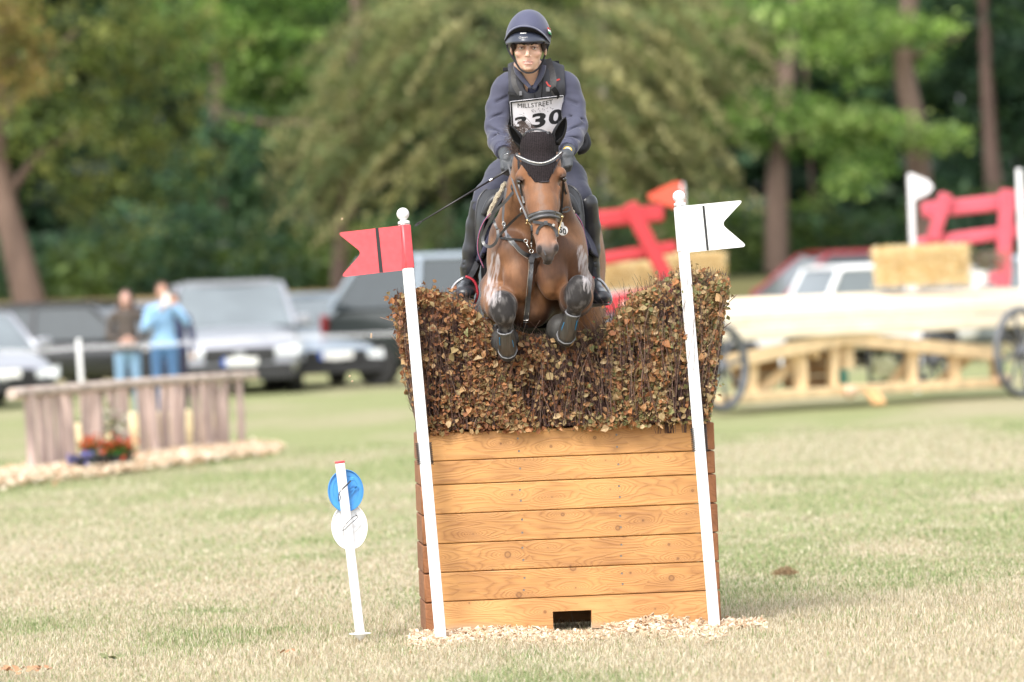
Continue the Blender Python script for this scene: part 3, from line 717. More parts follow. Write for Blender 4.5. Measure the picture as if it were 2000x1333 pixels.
tree("broadleaf_tree", "bright lime-green tree spreading long low boughs at the upper right", (1810, 520), 77, [(1800, 420), (1788, 260), (1765, 120), (1780, -40)], .26,
     [cl(1640, 95, -1, .9, .8, .22, 1.2), cl(1740, 70, -1, .9, .8, .25, 1.2), cl(1810, 60, -1, .55, .5, .2, 1.1), cl(1620, 30, 0, 1.2, 1, .4, 1), cl(1640, 235, -1, .8, .7, .25, 1.3), cl(1740, 250, -1, .8, .7, .2, 1.2), cl(1840, 275, -1, .6, .6, .2, 1.1), cl(1670, 290, -1, .5, .6, .3, 1), cl(1650, 350, -1, .35, .4, .3, 1)],
     BRIGHT, bark, 5200, .12, limbs=[([(1788, 260, 0), (1740, 235, -.4), (1640, 215, -1)], .07), ([(1765, 120, 0), (1840, 85, -.5), (1880, 70, -1)], .07)])
tree("broadleaf_tree", "dark heavy-crowned tree filling the upper right corner", (1945, 460), 90, [(1942, 380), (1935, 280), (1925, 100)], .20,
     [cl(1900, 120, 1, 1.8, 1.5, 1.0, 1), cl(1980, 250, 1, 1.3, 1.2, .8, 1), cl(1860, -10, 1, 2.2, 1.8, 1.0, 1), cl(1850, 330, 2, 1.2, 1, .5, .7), cl(1990, 380, 2, 1, 1, .5, .7), cl(2100, 150, 0, 1.8, 1.6, 1.5, 1)],
     DEEP + [(.06, .12, .03)], bark_d, 11000, .17)
tree("young_tree", "small bush-like green tree beneath the tan trunk", (1590, 520), 88, [(1592, 480), (1590, 440)], .06, [cl(1580, 440, 0, .55, .6, .5, 1), cl(1600, 480, 0, .6, .6, .3, 1), cl(1400, 430, 0, .9, .7, .5, 1), cl(1330, 470, 0, .9, .7, .3, .8)], MID + OLIVE, bark_d, 2400, .13)
tree("young_tree", "dark-stemmed small tree between the red flag and the rider's boot", (885, 520), 93, [(880, 470), (872, 400)], .10, [cl(830, 500, 0, .7, .7, .5, 1), cl(950, 480, 0, .7, .7, .6, .6), cl(760, 470, 1, .8, .7, .6, .8)], BLUE + MID[:2], bark_d, 2600, .15)
# ------------------------------------------------------------------ parked cars
glass_d = mat("car_glass", (.035, .045, .05), .08, var=.1, spec=.9); glass_l = mat("car_glass_pale", (.15, .175, .19), .10, var=.15, vscale=1.5, spec=.9)
tyre_m = mat("tyre", (.02, .02, .02), .85); rim_c = mat("alloy_wheel", (.42, .43, .45), .3, metal=.7); trim_m = mat("black_trim", (.02, .02, .022), .5)
lamp_m = mat("headlamp", (.75, .78, .80), .12, spec=.9); tail_m = mat("tail_lamp", (.22, .015, .015), .3); plate_m = mat("number_plate", (.78, .78, .76), .4); euro_m = mat("plate_blue_band", (.03, .10, .45), .4)
def paint(name, c, metal=.3, r=.28): return mat(name, c, r, metal=metal, var=.03, coat=.7)
def car(label, x, y, rz, L, W, Hh, body_c, kind='suv', front_px=None, gl=glass_d, plate=True, cl_=None, roofc=None):
    """a car whose nose points along -Y before turning by rz; outline lofted from side stations"""
    root = thing("parked_car", (0, 0, 0), label, "car", "cars parked along the field edge")
    hood = {'suv': .62, 'sedan': .58, 'box': .60, 'van': .60}[kind]; gh = .30
    belt = {'suv': .60, 'sedan': .60, 'box': .58, 'van': .56}[kind] * Hh; nose = {'suv': .50, 'sedan': .46, 'box': .55, 'van': .46}[kind] * Hh
    # stations along length: (s, bottom, top-of-lower-body, half width)
    st = [(0.0, .34, nose * .62, .40), (.015, .26, nose * .90, .455), (.06, .24, nose * 1.0, .485), (.20, .24, belt * .93, .5), (.30, .24, belt, .5), (.70, .24, belt * 1.02, .5), (.92, .26, belt * 1.03, .49), (.985, .30, belt * .98, .465), (1.0, .36, belt * .80, .43)]
    K = 14; mb = MB(); v = []
    for s_, zb, zt, hw in st:
        w = hw * W; yy = s_ * L - L / 2
        ring_ = [(-w * .80, zb), (-w * .97, zb + .12), (-w, (zb + zt) * .5), (-w * .985, zt - .12), (-w * .90, zt - .02), (-w * .5, zt + .025), (0, zt + .04)]
        ring_ = ring_ + [(-a, b) for a, b in ring_[::-1][1:]] + [(0, zb)]
        v += [(a, yy, b) for a, b in ring_]
    K = 14; f = [(i * K + j, i * K + (j + 1) % K, (i + 1) * K + (j + 1) % K, (i + 1) * K + j) for i in range(len(st) - 1) for j in range(K)]
    f += [tuple(range(K))[::-1], tuple((len(st) - 1) * K + j for j in range(K))]
    mb.add(v, f); P_ = []
    body = mb.build("body", body_c, root, smooth=50); P_.append(body); md = body.modifiers.new("sub", 'SUBSURF'); md.levels = md.render_levels = 2
    # glasshouse
    y0, y1, y2, y3 = {'suv': (-.24, -.07, .36, .47), 'sedan': (-.22, -.03, .22, .38), 'box': (-.21, -.12, .46, .48), 'van': (-.30, -.14, .47, .49)}[kind]
    cab = MB(); rw = {'suv': .40, 'sedan': .37, 'box': .44, 'van': .43}[kind] * W; bw = .475 * W
    gb, gt_ = belt - .02, Hh - .07
    cc = [(-bw, y0 * L, gb), (bw, y0 * L, gb), (bw, y3 * L, gb), (-bw, y3 * L, gb), (-rw, y1 * L, gt_), (rw, y1 * L, gt_), (rw, y2 * L, gt_), (-rw, y2 * L, gt_)]
    cab.add(cc, [(0, 1, 5, 4), (1, 2, 6, 5), (2, 3, 7, 6), (3, 0, 4, 7), (4, 5, 6, 7)]); 
    pl = MB(); pts = [(-rw, y1 * L), (0, y1 * L - .07), (rw, y1 * L), (rw, y2 * L), (0, y2 * L + .04), (-rw, y2 * L)]
    pl.prism([(a, b, gt_ - .01) for a, b in pts], (0, 0, .04)); pl.prism([(a * .86, b * .93 + .01, gt_ + .025) for a, b in pts], (0, 0, .035))
    for a, b in ((0, 4), (1, 5), (2, 6), (3, 7)): pl.bar(cc[a], cc[b], .075, .075, bev=.02)
    ym = (y1 + y2) / 2 * L
    for sx in (-1, 1): pl.bar((sx * (bw + .002), ym, gb), (sx * (rw + .002), ym, gt_), .07, .05); pl.bar((sx * (rw + .0), y1 * L, gt_), (sx * rw, y2 * L, gt_), .07, .05, bev=.02)
    P_.append(cab.build("windscreen_and_windows", gl, root)); P_.append(pl.build("roof", roofc or body_c, root, smooth=40))
    hy = -L / 2
    for sx in (-1, 1):
        m_ = MB(); hh = nose * .80
        m_.prism([(sx * W * .485, hy + .18, hh + .10), (sx * W * .46, hy + .055, hh + .07), (sx * W * .28, hy - .012, hh), (sx * W * .27, hy - .015, hh - .08), (sx * W * .45, hy + .03, hh - .10), (sx * W * .488, hy + .14, hh - .04)], (0, -.025, 0)); P_.append(m_.build("headlight", lamp_m, root))
        m_ = MB(); m_.box((sx * (W * .5 + .09), y0 * L + .15, belt + .06), (.11, .05, .075), bev=.03); P_.append(m_.build("mirror", body_c, root, smooth=40))
        m_ = MB(); m_.box((sx * W * .445, L / 2 - .02, belt * .80), (.07, .05, .14), bev=.02); P_.append(m_.build("tail_light", tail_m, root, smooth=40))
        for yy in (-L * .30, L * .30):
            m_ = MB(); m_.lathe((sx * (W / 2 - .20), yy, .33), [(.20, 0), (.32, .0), (.34, .03), (.34, .17), (.32, .205), (.23, .21)], 22, axis=(sx, 0, 0)); w = m_.build("wheel", tyre_m, root, smooth=40); P_.append(w)
            m_ = MB(); m_.lathe((sx * (W / 2 - .02), yy, .33), [(.225, 0), (.225, .025), (.19, .02), (.05, .03)], 18, axis=(sx, 0, 0)); P_.append(m_.build("rim", rim_c, w, smooth=40))
    m_ = MB(); m_.box((0, hy + .01, nose * .70), (W * .27, .03, .11), bev=.02); m_.box((0, hy + .015, .34), (W * .40, .035, .12), bev=.02); P_.append(m_.build("grille", trim_m, root, smooth=40))
    m_ = MB(); m_.box((0, hy - .03, nose * .70), (.085, .012, .055), bev=.02); P_.append(m_.build("badge", rim_c, root, smooth=40))
    m_ = MB(); m_.box((0, hy + .035, .28), (W * .44, .05, .04), bev=.02); P_.append(m_.build("bumper_sill", trim_m, root, smooth=40))
    if plate:
        m_ = MB(); m_.box((0, hy - .035, .50), (.26, .010, .058)); pp = m_.build("number_plate", plate_m, root); P_.append(pp); m_ = MB(); m_.box((-.235, hy - .047, .50), (.03, .003, .058)); P_.append(m_.build("blue_band", euro_m, pp))
    for ch in list(root.children) + [c for r in root.children for c in r.children]: ch.matrix_parent_inverse = Matrix.Identity(4)
    root.location = (x, y, float(gz(np.array(x), np.array(y)))); root.rotation_euler = (0, 0, rz); return root
CY = 54
def cx(px, Y, py=700): return float(P(px, py, Y)[0])
silver = paint("silver_paint", (.34, .35, .39), .4); grey = paint("grey_paint", (.40, .41, .45), .4); white_p = paint("white_paint", (.78, .78, .79), 0); black_p = paint("black_paint", (.02, .021, .024), 0); dgreen = paint("dark_green_paint", (.030, .036, .034), .2); red_p = paint("red_paint", (.26, .02, .03), .1); blueg = paint("pale_blue_paint", (.36, .42, .49), .3)
car("light grey large car facing the field behind the couple", cx(436, 54), 56.5, .10, 4.6, 1.92, 1.70, silver, 'suv', gl=glass_l)
car("pale silver saloon tucked behind the light grey car with a blue-banded plate", cx(578, 55), 58.6, .25, 4.4, 1.8, 1.45, blueg, 'sedan', gl=glass_l)
car("dark green tall off-road car right of the two silver cars", cx(948, 55), 57.0, 1.12, 4.6, 1.95, 2.0, dgreen, 'suv', gl=glass_d, roofc=blueg)
car("white car cut by the left edge of the view", cx(-115, 50), 53.2, .35, 4.3, 1.80, 1.40, silver, 'sedan', gl=glass_l)
car("black hatchback behind the white stake at left", cx(150, 56), 58.8, 1.25, 4.2, 1.8, 1.46, black_p, 'suv', gl=glass_d)
car("dark grey estate car half hidden behind the black hatchback", cx(235, 58), 61.0, .2, 4.4, 1.8, 1.40, grey, 'suv', gl=glass_d)
car("white van beyond the timber table on the right", cx(1668, 58), 58.5, -1.25, 3.7, 1.75, 1.58, white_p, 'box', gl=glass_l)
car("red car showing only its roof above the white van", cx(1640, 63), 63.5, -1.3, 4.9, 1.85, 1.80, red_p, 'suv', gl=glass_d)
car("pale blue-grey car seen between the red rails on the right of the rider", cx(1225, 60), 61.0, 1.35, 4.5, 1.85, 1.55, blueg, 'sedan', gl=glass_l)
car("silver car at the right edge behind the red rails", cx(1985, 60), 60.0, -1.4, 4.5, 1.85, 1.62, blueg, 'suv', gl=glass_l)
# ------------------------------------------------------------------ onlookers
def onlooker(name_lab, px, Y, h, top_m, leg_m, hair, pose, skin=(.50, .28, .20)):
    b = P(px, 700, Y); x0, y0, z0 = b[0], Y, float(gz(np.array(b[0]), np.array(Y))); s = h / 1.70
    F = Field((x0 - .55, y0 - .55, z0 - .05), (x0 + .55, y0 + .45, z0 + h + .15), .018)
    def q(dx, dy, z, r): return (x0 + dx * s, y0 + dy * s, z0 + z * s, r * s)
    for sx in (-1, 1):
        F.chain([q(sx * .09, 0, .92, .10), q(sx * .11, -.02, .50, .065), q(sx * .12, .02, .10, .045)], .03); F.cap(q(sx * .12, .02, .05, 0)[:3], q(sx * .13, -.16, .03, 0)[:3], .045 * s, .035 * s, .03)
    F.chain([q(0, 0, .95, .145), q(0, 0, 1.15, .135), q(0, 0, 1.36, .13)], .05, ((0, 1, 0), .75)); F.cap(q(-.15, 0, 1.40, 0)[:3], q(.15, 0, 1.40, 0)[:3], .06 * s, .06 * s, .04)
    F.cap(q(0, 0, 1.42, 0)[:3], q(0, -.01, 1.52, 0)[:3], .05 * s, .05 * s, .02); F.ell(q(0, -.01, 1.61, 0)[:3], (.075 * s, .095 * s, .115 * s), .02); F.ell(q(0, -.11, 1.59, 0)[:3], (.012 * s, .02 * s, .022 * s), .012)
    arm = {'fold': ([(-.19, 0, 1.38, .055), (-.25, -.02, 1.12, .048), (-.06, -.22, 1.02, .038), (.00, -.25, 1.04, .036)], [(.19, 0, 1.38, .055), (.26, -.02, 1.12, .048), (.10, -.22, 1.02, .038), (.04, -.26, 1.06, .036)]),
           'phone': ([(-.19, 0, 1.38, .055), (-.24, -.12, 1.16, .048), (-.02, -.25, 1.38, .038), (.03, -.26, 1.45, .034)], [(.19, 0, 1.38, .055), (.30, -.10, 1.22, .048), (.14, -.24, 1.40, .038), (.09, -.26, 1.50, .034)]),
           'side': ([(-.19, 0, 1.38, .055), (-.24, .02, 1.12, .048), (-.24, -.06, .88, .038), (-.24, -.08, .80, .036)], [(.19, 0, 1.38, .055), (.25, .02, 1.12, .048), (.25, -.06, .88, .038), (.25, -.08, .80, .036)])}[pose]
    for a in arm: F.chain([q(*p) for p in a], .02)
    hands_ = [q(*a[-1]) for a in arm]
    for hq_ in hands_: 
        for k in range(4): F.cap(hq_[:3], np.array(hq_[:3]) + np.array([(-.03 + .02 * k) * s, -.02, .055 * s]), .014, .011, .006)
    v, qd = F.mesh(1); r = (v - [x0, y0, z0]) / s
    skn = (r[:, 2] > 1.50) | (np.min([np.linalg.norm(v - np.array(hq_[:3]), axis=1) for hq_ in hands_], axis=0) < .085 * s)
    c = np.where(skn[:, None], skin, np.where((r[:, 2] > .90)[:, None], top_m, leg_m)); c = np.where((r[:, 2] < .08)[:, None], (.05, .045, .04), c)
    o = raw_mesh("person", v, qd, mat("person_clothes", (1, 1, 1), .75, attr=True, var=.12, vscale=12, bump=.3, bscale=20), c, smooth=True); tag(o, name_lab, "person", "people watching from the field edge")
    F2 = Field((x0 - .3, y0 - .3, z0 + 1.1 * s), (x0 + .3, y0 + .3, z0 + h + .15), .018)
    F2.ell(q(0, .025, 1.645, 0)[:3], (.092 * s, .105 * s, .105 * s), .02)
    if hair == 'long': 
        for sx in (-1, 1): F2.cap(q(sx * .08, .0, 1.60, 0)[:3], q(sx * .10, -.02, 1.40, 0)[:3], .04 * s, .03 * s, .03)
    F2.ell(q(0, -.10, 1.575, 0)[:3], (.058 * s, .10 * s, .085 * s), .01, sub=True)
    v, qd = F2.mesh(1); raw_mesh("hair", v, qd, mat("brown_hair", (.07, .035, .022), .6, var=.3), smooth=True, parent=o)
    return o, q
o, q = onlooker("woman in a dark brown hooded top and faded jeans, hands held together", 250, 44, 1.62, (.075, .058, .048), (.20, .33, .48), 'long', 'fold', (.56, .33, .27))
mb = MB(); mb.prism([q(-.12, -.02, 1.40, 0)[:3], q(.12, -.02, 1.40, 0)[:3], q(.10, .06, 1.52, 0)[:3], q(-.10, .06, 1.52, 0)[:3]], (0, .06, 0)); mb.build("hood", mat("brown_jersey", (.075, .058, .048), .9, var=.2), o)
o, q = onlooker("person in a pale blue pullover and jeans raising a phone to the face", 322, 44, 1.70, (.27, .46, .70), (.06, .14, .28), 'short', 'phone')
ph = bpy.data.objects.new("d", None); bpy.data.objects.remove(ph)
mb = MB(); mb.box(q(.06, -.30, 1.52, 0)[:3], (.04, .006, .075), bev=.004); mb.build("phone", mat("white_phone", (.8, .78, .76), .3), label="white phone held up by the person in pale blue", cat="phone")
onlooker("person in dark navy clothes standing half hidden behind the pale blue pullover", 343, 45, 1.55, (.035, .04, .10), (.03, .03, .06), 'short', 'side')
# ------------------------------------------------------------------ rope fence
stake_m = mat("white_stake", (.80, .80, .82), .5, var=.05); rope_m = mat("white_rope", (.66, .66, .70), .6, var=.05)
FY = 38
stk = thing("fence_stake", P(168, 800, FY), "white stake carrying the rope in front of the black hatchback", "fence stake"); t_ = P(153, 662, FY); b_ = P(163, 800, FY); b_[2] = 0
mb = MB(); mb.bar(b_, t_, .05, .05, bev=.008); mb.build("post", stake_m, stk, smooth=40)
rp = thing("rope_fence", P(400, 700, FY), "thin white rope line running behind the log rails and in front of the cars", "rope")
for a, b, c_, d in ((0, 687, 153, 679), (153, 679, 520, 659), (520, 659, 900, 644), (0, 690, 153, 682), (153, 682, 520, 662), (520, 662, 900, 648), (0, 684, 153, 676), (153, 676, 520, 656), (520, 656, 900, 641)):
    mb = MB(); q_ = bez([P(a, b, FY), P((a + c_) / 2, (b + d) / 2 + 3, FY), P(c_, d, FY)], 12); mb.tube(q_, .0042, 5); mb.build("rope", rope_m, rp, smooth=True)
for px, Y in ((1797, 46), (1530, 47)):
    b_ = P(px + 2, 740, Y); b_[2] = 0; mb = MB(); mb.bar(b_, P(px - 2, 642 if px > 1600 else 700, Y), .06, .06, bev=.008); o = mb.build("fence_stake", stake_m, smooth=40, label="white stake seen under the timber table on the right" if px > 1600 else "short white stake behind the left half of the timber table", cat="fence stake")
# ------------------------------------------------------------------ log rail jump at left
log_m = mat("weathered_log", (.44, .335, .30), .9, var=.3, vscale=6, bump=.7, bscale=25, stretch=(1, 1, .4)); log_r = mat("weathered_rail", (.44, .36, .31), .9, var=.3, vscale=6, bump=.7, bscale=25); log_e = mat("log_cut_end", (.42, .26, .15), .8, var=.2)
LYL, LYR = 24.5, 30.5
hur = thing("log_hurdle", P(260, 880, 27), "low hurdle of upright weathered logs under a round rail", "hurdle")
def lY(px): return LYL + (LYR - LYL) * (px - 40) / 440
a, b = P(22, 770, lY(22)), P(497, 733, lY(497)); mb = MB(); mb.tube(bez([a, (a + b) / 2 + [0, 0, .01], b], 14), np.linspace(.056, .046, 14), 12); mb.build("top_rail", log_r, hur, smooth=40)
d_ = (b - a) / np.linalg.norm(b - a)
mb = MB(); mb.lathe(b + d_ * .0, [(.045, 0), (.045, .006)], 14, axis=d_); mb.build("sawn_end", log_e, hur, smooth=40)
xs_ = [52, 78, 97, 113, 134, 165, 188, 215, 245, 272, 298, 322, 352, 380, 402, 418, 438, 462]
for k, x_ in enumerate(xs_):
    Y = lY(x_) - .05 + random.uniform(-.04, .04); top = P(x_ + random.uniform(-4, 4), 757 - (x_ - 40) * .075, Y); bot = P(x_ + random.uniform(-2, 6) + 4, 860, Y); bot[2] = -.03
    r_ = random.uniform(.036, .052); mb = MB(); mb.tube(bez([bot, (top + bot) / 2 + [random.uniform(-.02, .02), 0, 0], top], 6), [r_ * 1.08, r_ * 1.02, r_, r_, r_ * .98, r_ * .95][:6], 9); mb.build("upright_log", log_m, hur, smooth=40)
for k, x_ in enumerate([124, 177, 230, 286, 337, 393]):
    Y = lY(x_) + .16; top = P(x_ + random.uniform(-4, 4), 757 - (x_ - 40) * .075, Y); bot = P(x_ + random.uniform(-2, 6) + 4, 850, Y); bot[2] = -.04
    r_ = random.uniform(.030, .042); mb = MB(); mb.tube(bez([bot, (top + bot) / 2, top], 6), r_, 9); mb.build("upright_log", log_m, hur, smooth=40)
yl = mat("peeled_yellow_log", (.86, .72, .44), .7, var=.15, vscale=8)
for k in range(15):
    u = k / 14; x_ = 128 + 298 * u; Y = lY(x_) + .55; top = P(x_, 832 - 34 * math.sin(u * 3.1) * .45 - 28 * u + (8 if k in (4, 5) else 0), Y); bot = top.copy(); bot[2] = -.02
    mb = MB(); mb.tube([bot, top - [0, 0, .07], top - [0, 0, .02], top], [.062, .062, .055, .03], 12); mb.build("short_log", yl, smooth=40, origin=bot, label=["leftmost", "second from the left", "third from the left", "fourth from the left", "fifth from the left", "sixth from the left", "seventh from the left", "middle", "seventh from the right", "sixth from the right", "fifth from the right", "fourth from the right", "third from the right", "second from the right", "rightmost"][k] + " of the pale peeled short logs standing behind the hurdle", cat="short log", group="pale short logs behind the hurdle") 
wh = mat("white_blooms", (.78, .75, .62), .8)
def flowers(lab, px, py, Y, n, rad, cols, green, h):
    c = P(px, py, Y); base = c.copy(); base[2] = 0; root = thing("flower_pot", base, lab, "potted plant")
    mb = MB(); mb.lathe(base, [(.10, 0), (.13, .16), (.135, .17), (.12, .165)], 14); mb.build("pot", mat("dark_pot", (.03, .03, .035), .6), root, smooth=40)
    p = base + [0, 0, h] + rng.normal(0, 1, (n, 3)) * [rad, rad, rad * .7]; v, q = leaf_quads(p, rng.uniform(.03, .07, n)); raw_mesh("foliage", v, q, fol, np.repeat(np.tile(np.array(green), (n, 1)) * rng.uniform(.6, 1.3, (n, 1)), 4, 0), parent=root)
    m_ = int(n * .5); p = base + [0, -.04, h + .04] + rng.normal(0, 1, (m_, 3)) * [rad * 1.1, rad, rad * .75]; v, q = leaf_quads(p, rng.uniform(.035, .07, m_)); tag(raw_mesh("flowers", v, q, fol, np.repeat(np.array(cols)[rng.integers(0, len(cols), m_)], 4, 0), parent=root), kind='stuff')
flowers("pot of red flowers and green leaves at the foot of the hurdle", 232, 868, 24.6, 300, .065, [(.55, .03, .02), (.62, .10, .03), (.06, .20, .04)], (.05, .17, .03), .20)
flowers("pot of red and orange flowers left of the greener pot", 180, 862, 24.4, 130, .05, [(.60, .08, .03), (.65, .15, .04)], (.05, .13, .03), .24)
flowers("low clump of blue flowers left of the red flowers", 160, 882, 24.2, 160, .055, [(.16, .15, .45), (.22, .20, .50)], (.05, .08, .08), .10)
flowers("pot of cream flowers between the hurdle logs", 190, 830, 26.8, 300, .12, [(.72, .70, .55), (.78, .76, .66)], (.20, .24, .10), .36)
def pile(n):
    u = rng.random(n); x_ = -30 + 590 * u; w = np.sin(np.clip(u, 0, 1) * math.pi) ** .5; c = np.array([P(a, 905 - .08 * a, 0)[0] for a in x_[:1]])
    Yc = 23.0 + (x_ / 560) * 6.3; X = (x_ - 1000) / FPX * (Yc + CAM_D) + rng.normal(0, .08, n) - .035 * 0
    Y = Yc + rng.normal(0, .95, n) * (.5 + w * .6); return np.stack([X - .25, Y, .02 + rng.uniform(0, .07, n) * w], -1)
chips("wood_chips", 14000, pile, .03, .10, "bed of pale wood chips under the log hurdle")
# ------------------------------------------------------------------ timber table with wheels at right
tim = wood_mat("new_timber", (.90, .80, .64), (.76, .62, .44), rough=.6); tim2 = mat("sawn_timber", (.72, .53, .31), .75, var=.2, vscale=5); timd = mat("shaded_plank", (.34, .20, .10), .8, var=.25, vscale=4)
TYL, TYR = 35.5, 39.0
def tY(px): return TYL + (TYR - TYL) * (px - 1400) / 600
tb = thing("timber_table", P(1700, 780, 37), "long pale timber table jump on trestles with cart wheels", "table jump")
def beam(name, a, b, w, d, m, parent=None, dy=0.0, lab=None, bev=.01):
    A, B_ = P(a[0], a[1], tY(a[0]) + dy), P(b[0], b[1], tY(b[0]) + dy); mb = MB(); mb.bar(A, B_, w, d, bev=bev); return mb.build(name, m, tb if parent is None else parent, smooth=40, label=lab)
# top: front fascia logs and deck boards running away from the viewer
fa, fb = P(1385, 640, tY(1385)), P(2120, 606, tY(2120))
dirT = (fb - fa) / np.linalg.norm(fb - fa); perp = np.array([-dirT[1], dirT[0], 0]); perp /= np.linalg.norm(perp)
hgt = 56 * S(37)
for (o0, hh, dz) in ((0, hgt * .5, -.25), (0, hgt * .5, .26)):
    mb = MB(); mb.bar(fa + [0, 0, dz * hgt], fb + [0, 0, dz * hgt], .10, hh * .97, bev=.02); mb.build("front_beam", tim, tb, smooth=40)
for k in range(7):
    off = perp * (.12 + .205 * k); z_ = .105 + .030 * k
    mb = MB(); mb.bar(fa + off + [0, 0, hgt * .5 - .03 + z_ * .5], fb + off + [0, 0, hgt * .5 - .03 + z_ * .5], .195, .05, bev=.01); mb.build("top_board", tim, tb, smooth=40)
beam("brace", (1404, 712), (1640, 662), .10, .16, tim2); beam("brace", (1640, 660), (1945, 692), .10, .16, tim2)
beam("bottom_rail", (1400, 782), (1660, 762), .14, .11, tim2); beam("bottom_rail", (1640, 762), (1965, 747), .14, .11, tim2)
for px, t0, b0, w in ((1470, 690, 775, .13), (1562, 690, 770, .16), (1628, 680, 768, .13), (1652, 668, 720, .16), (1590, 686, 700, .10), (1780, 680, 755, .15), (1862, 690, 752, .14), (1945, 690, 745, .15)):
    beam("trestle_leg", (px, t0), (px + random.uniform(-2, 4), b0), w, w * .8, tim2, dy=.12)
beam("trestle_leg", (1560, 700), (1480, 770), .10, .10, tim2, dy=.3); beam("trestle_leg", (1790, 690), (1740, 752), .10, .10, tim2, dy=.4); beam("trestle_leg", (1900, 690), (1830, 752), .10, .10, tim2, dy=.4)
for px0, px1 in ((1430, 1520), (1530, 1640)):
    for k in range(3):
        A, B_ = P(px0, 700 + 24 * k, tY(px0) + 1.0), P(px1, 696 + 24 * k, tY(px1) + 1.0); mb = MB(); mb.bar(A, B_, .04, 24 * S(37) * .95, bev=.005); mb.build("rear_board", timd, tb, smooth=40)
mb = MB(); mb.ball(P(1660, 765, tY(1650) - .15), (.08, .12, .08), 12); mb.build("round_foot", mat("pale_end", (.66, .45, .32), .7), tb, smooth=True)
mb = MB(); mb.ball(P(1958, 742, tY(1958) - .15), (.09, .12, .08), 12); mb.build("round_foot", mat("pale_end", (.66, .45, .32), .7), tb, smooth=True)
gm = mat("dark_green_paint", (.02, .09, .06), .5)
for px, py in ((1647, 736), (1952, 715)): 
    mb = MB(); mb.box(P(px, py, tY(px) - .02), (.055, .05, .08), bev=.01); mb.build("green_bracket", gm, tb, smooth=40)
for dx in (0, 13): 
    A, B_ = P(1693 + dx, 762, tY(1700) - .35), P(1712 + dx, 790, tY(1700) - .55); B_[2] = .02; mb = MB(); mb.bar(A, B_, .07, .04); o = mb.build("peg", mat("orange_wood", (.62, .36, .17), .7), tb)
iron = mat("grey_wheel_paint", (.11, .115, .13), .5, var=.2)
def wheel(px, py, r, Y, lab):
    c = P(px, py, Y); root = thing("cart_wheel", c, lab, "wheel", "iron cart wheels leaning on the timber table"); an = np.linspace(0, 2 * math.pi, 41)
    ca, sa = .62, .78
    def q(t, rr): return c + np.stack([rr * ca * np.cos(t), rr * sa * np.cos(t) * .9, rr * np.sin(t)], -1)
    mb = MB(); mb.tube(q(an, r), .045, 8, cap=False); mb.build("tyre", iron, root, smooth=True); mb = MB(); mb.ball(c, .09, 12); mb.build("hub", iron, root, smooth=True)
    for k in range(8): mb = MB(); t = k * math.pi / 4 + .2; mb.tube([c, q(np.array([t]), r)[0]], .022, 6); mb.build("spoke", iron, root, smooth=True)
wheel(1408, 718, .46, 34.9, "iron cart wheel behind the right end of the brush"); wheel(1993, 688, .50, 38.2, "iron cart wheel at the right edge of the view"); wheel(1822, 705, .33, 41.0, "smaller iron cart wheel seen beneath the timber table")
# red rail frames standing on the table
redw = mat("red_painted_timber", (.46, .030, .040), .5, var=.12, vscale=6); redw2 = mat("faded_red_timber", (.54, .085, .12), .55, var=.12, vscale=6)
def rails(lab, Y, bars, posts, m):
    root = thing("red_rail_frame", P(bars[0][0], bars[0][1] + 100, Y), lab, "rail frame", "red timber rail frames")
    for x0_, y0_, x1_, y1_, w in bars: mb = MB(); mb.bar(P(x0_, y0_, Y), P(x1_, y1_, Y), .09, w * S(Y) * .84, bev=.03); mb.build("rail", m, root, smooth=40)
    for x0_, y0_, x1_, y1_, w in posts: mb = MB(); mb.bar(P(x0_, y0_, Y - .12), P(x1_, y1_, Y - .10), w * S(Y), .10, up=(0, 1, 0), bev=.02); mb.build("upright", m, root, smooth=40)
rails("bright red rail frame slanting just right of the rider", 38.5, [(1100, 436, 1297, 416, 40), (1100, 520, 1322, 482, 30), (1080, 610, 1340, 575, 46)], [(1228, 398, 1318, 575, 30)], redw)
rails("faded red rail frame on the table at the right", 40.5, [(1800, 412, 2070, 384, 38), (1790, 478, 2040, 444, 32)], [(1848, 378, 1822, 470, 27), (1968, 370, 1958, 560, 30), (1975, 528, 1920, 548, 20)], redw2)
straw_m = mat("straw", (.78, .63, .36), .9, var=.35, vscale=30, bump=1, bscale=50, col2=(.60, .44, .20))
def bale(lab, x0_, y0_, x1_, y1_, Y, D_=.5):
    a, b = P(x0_, y1_, Y), P(x1_, y0_, Y); c = (a + b) / 2; hx_, hz_ = (b[0] - a[0]) / 2, (b[2] - a[2]) / 2; root = thing("straw_bale", (c[0], Y, a[2]), lab, "straw bale")
    mb = MB(); mb.box(c + [0, D_ / 2, 0], (hx_, D_ / 2, hz_), bev=.09); mb.build("bale_core", straw_m, root, smooth=40)
    n = 4600; u = rng.uniform(-1, 1, (n, 2)); top = rng.random(n) < .35
    p = np.where(top[:, None], c + np.stack([u[:, 0] * hx_, D_ / 2 + u[:, 1] * D_ / 2, np.full(n, hz_)], -1), c + np.stack([u[:, 0] * hx_, np.zeros(n), u[:, 1] * hz_], -1))
    d = rng.normal(0, 1, (n, 3)) * [.5, .6, .8]; d /= np.linalg.norm(d, axis=1)[:, None]; L_ = rng.uniform(.04, .15, n)[:, None]
    W_ = np.cross(d, [0, 1, 0]) * .006; v = np.stack([p - d * L_ * .5 - W_, p - d * L_ * .5 + W_, p + d * L_ * .6 + W_, p + d * L_ * .6 - W_], 1).reshape(-1, 3)
    cc_ = np.array([(.82, .68, .40), (.74, .56, .28), (.86, .76, .52), (.62, .44, .20)])[rng.integers(0, 4, n)]
    raw_mesh("loose_straw", v, np.arange(4 * n).reshape(n, 4), fol, np.repeat(cc_, 4, 0), parent=root)
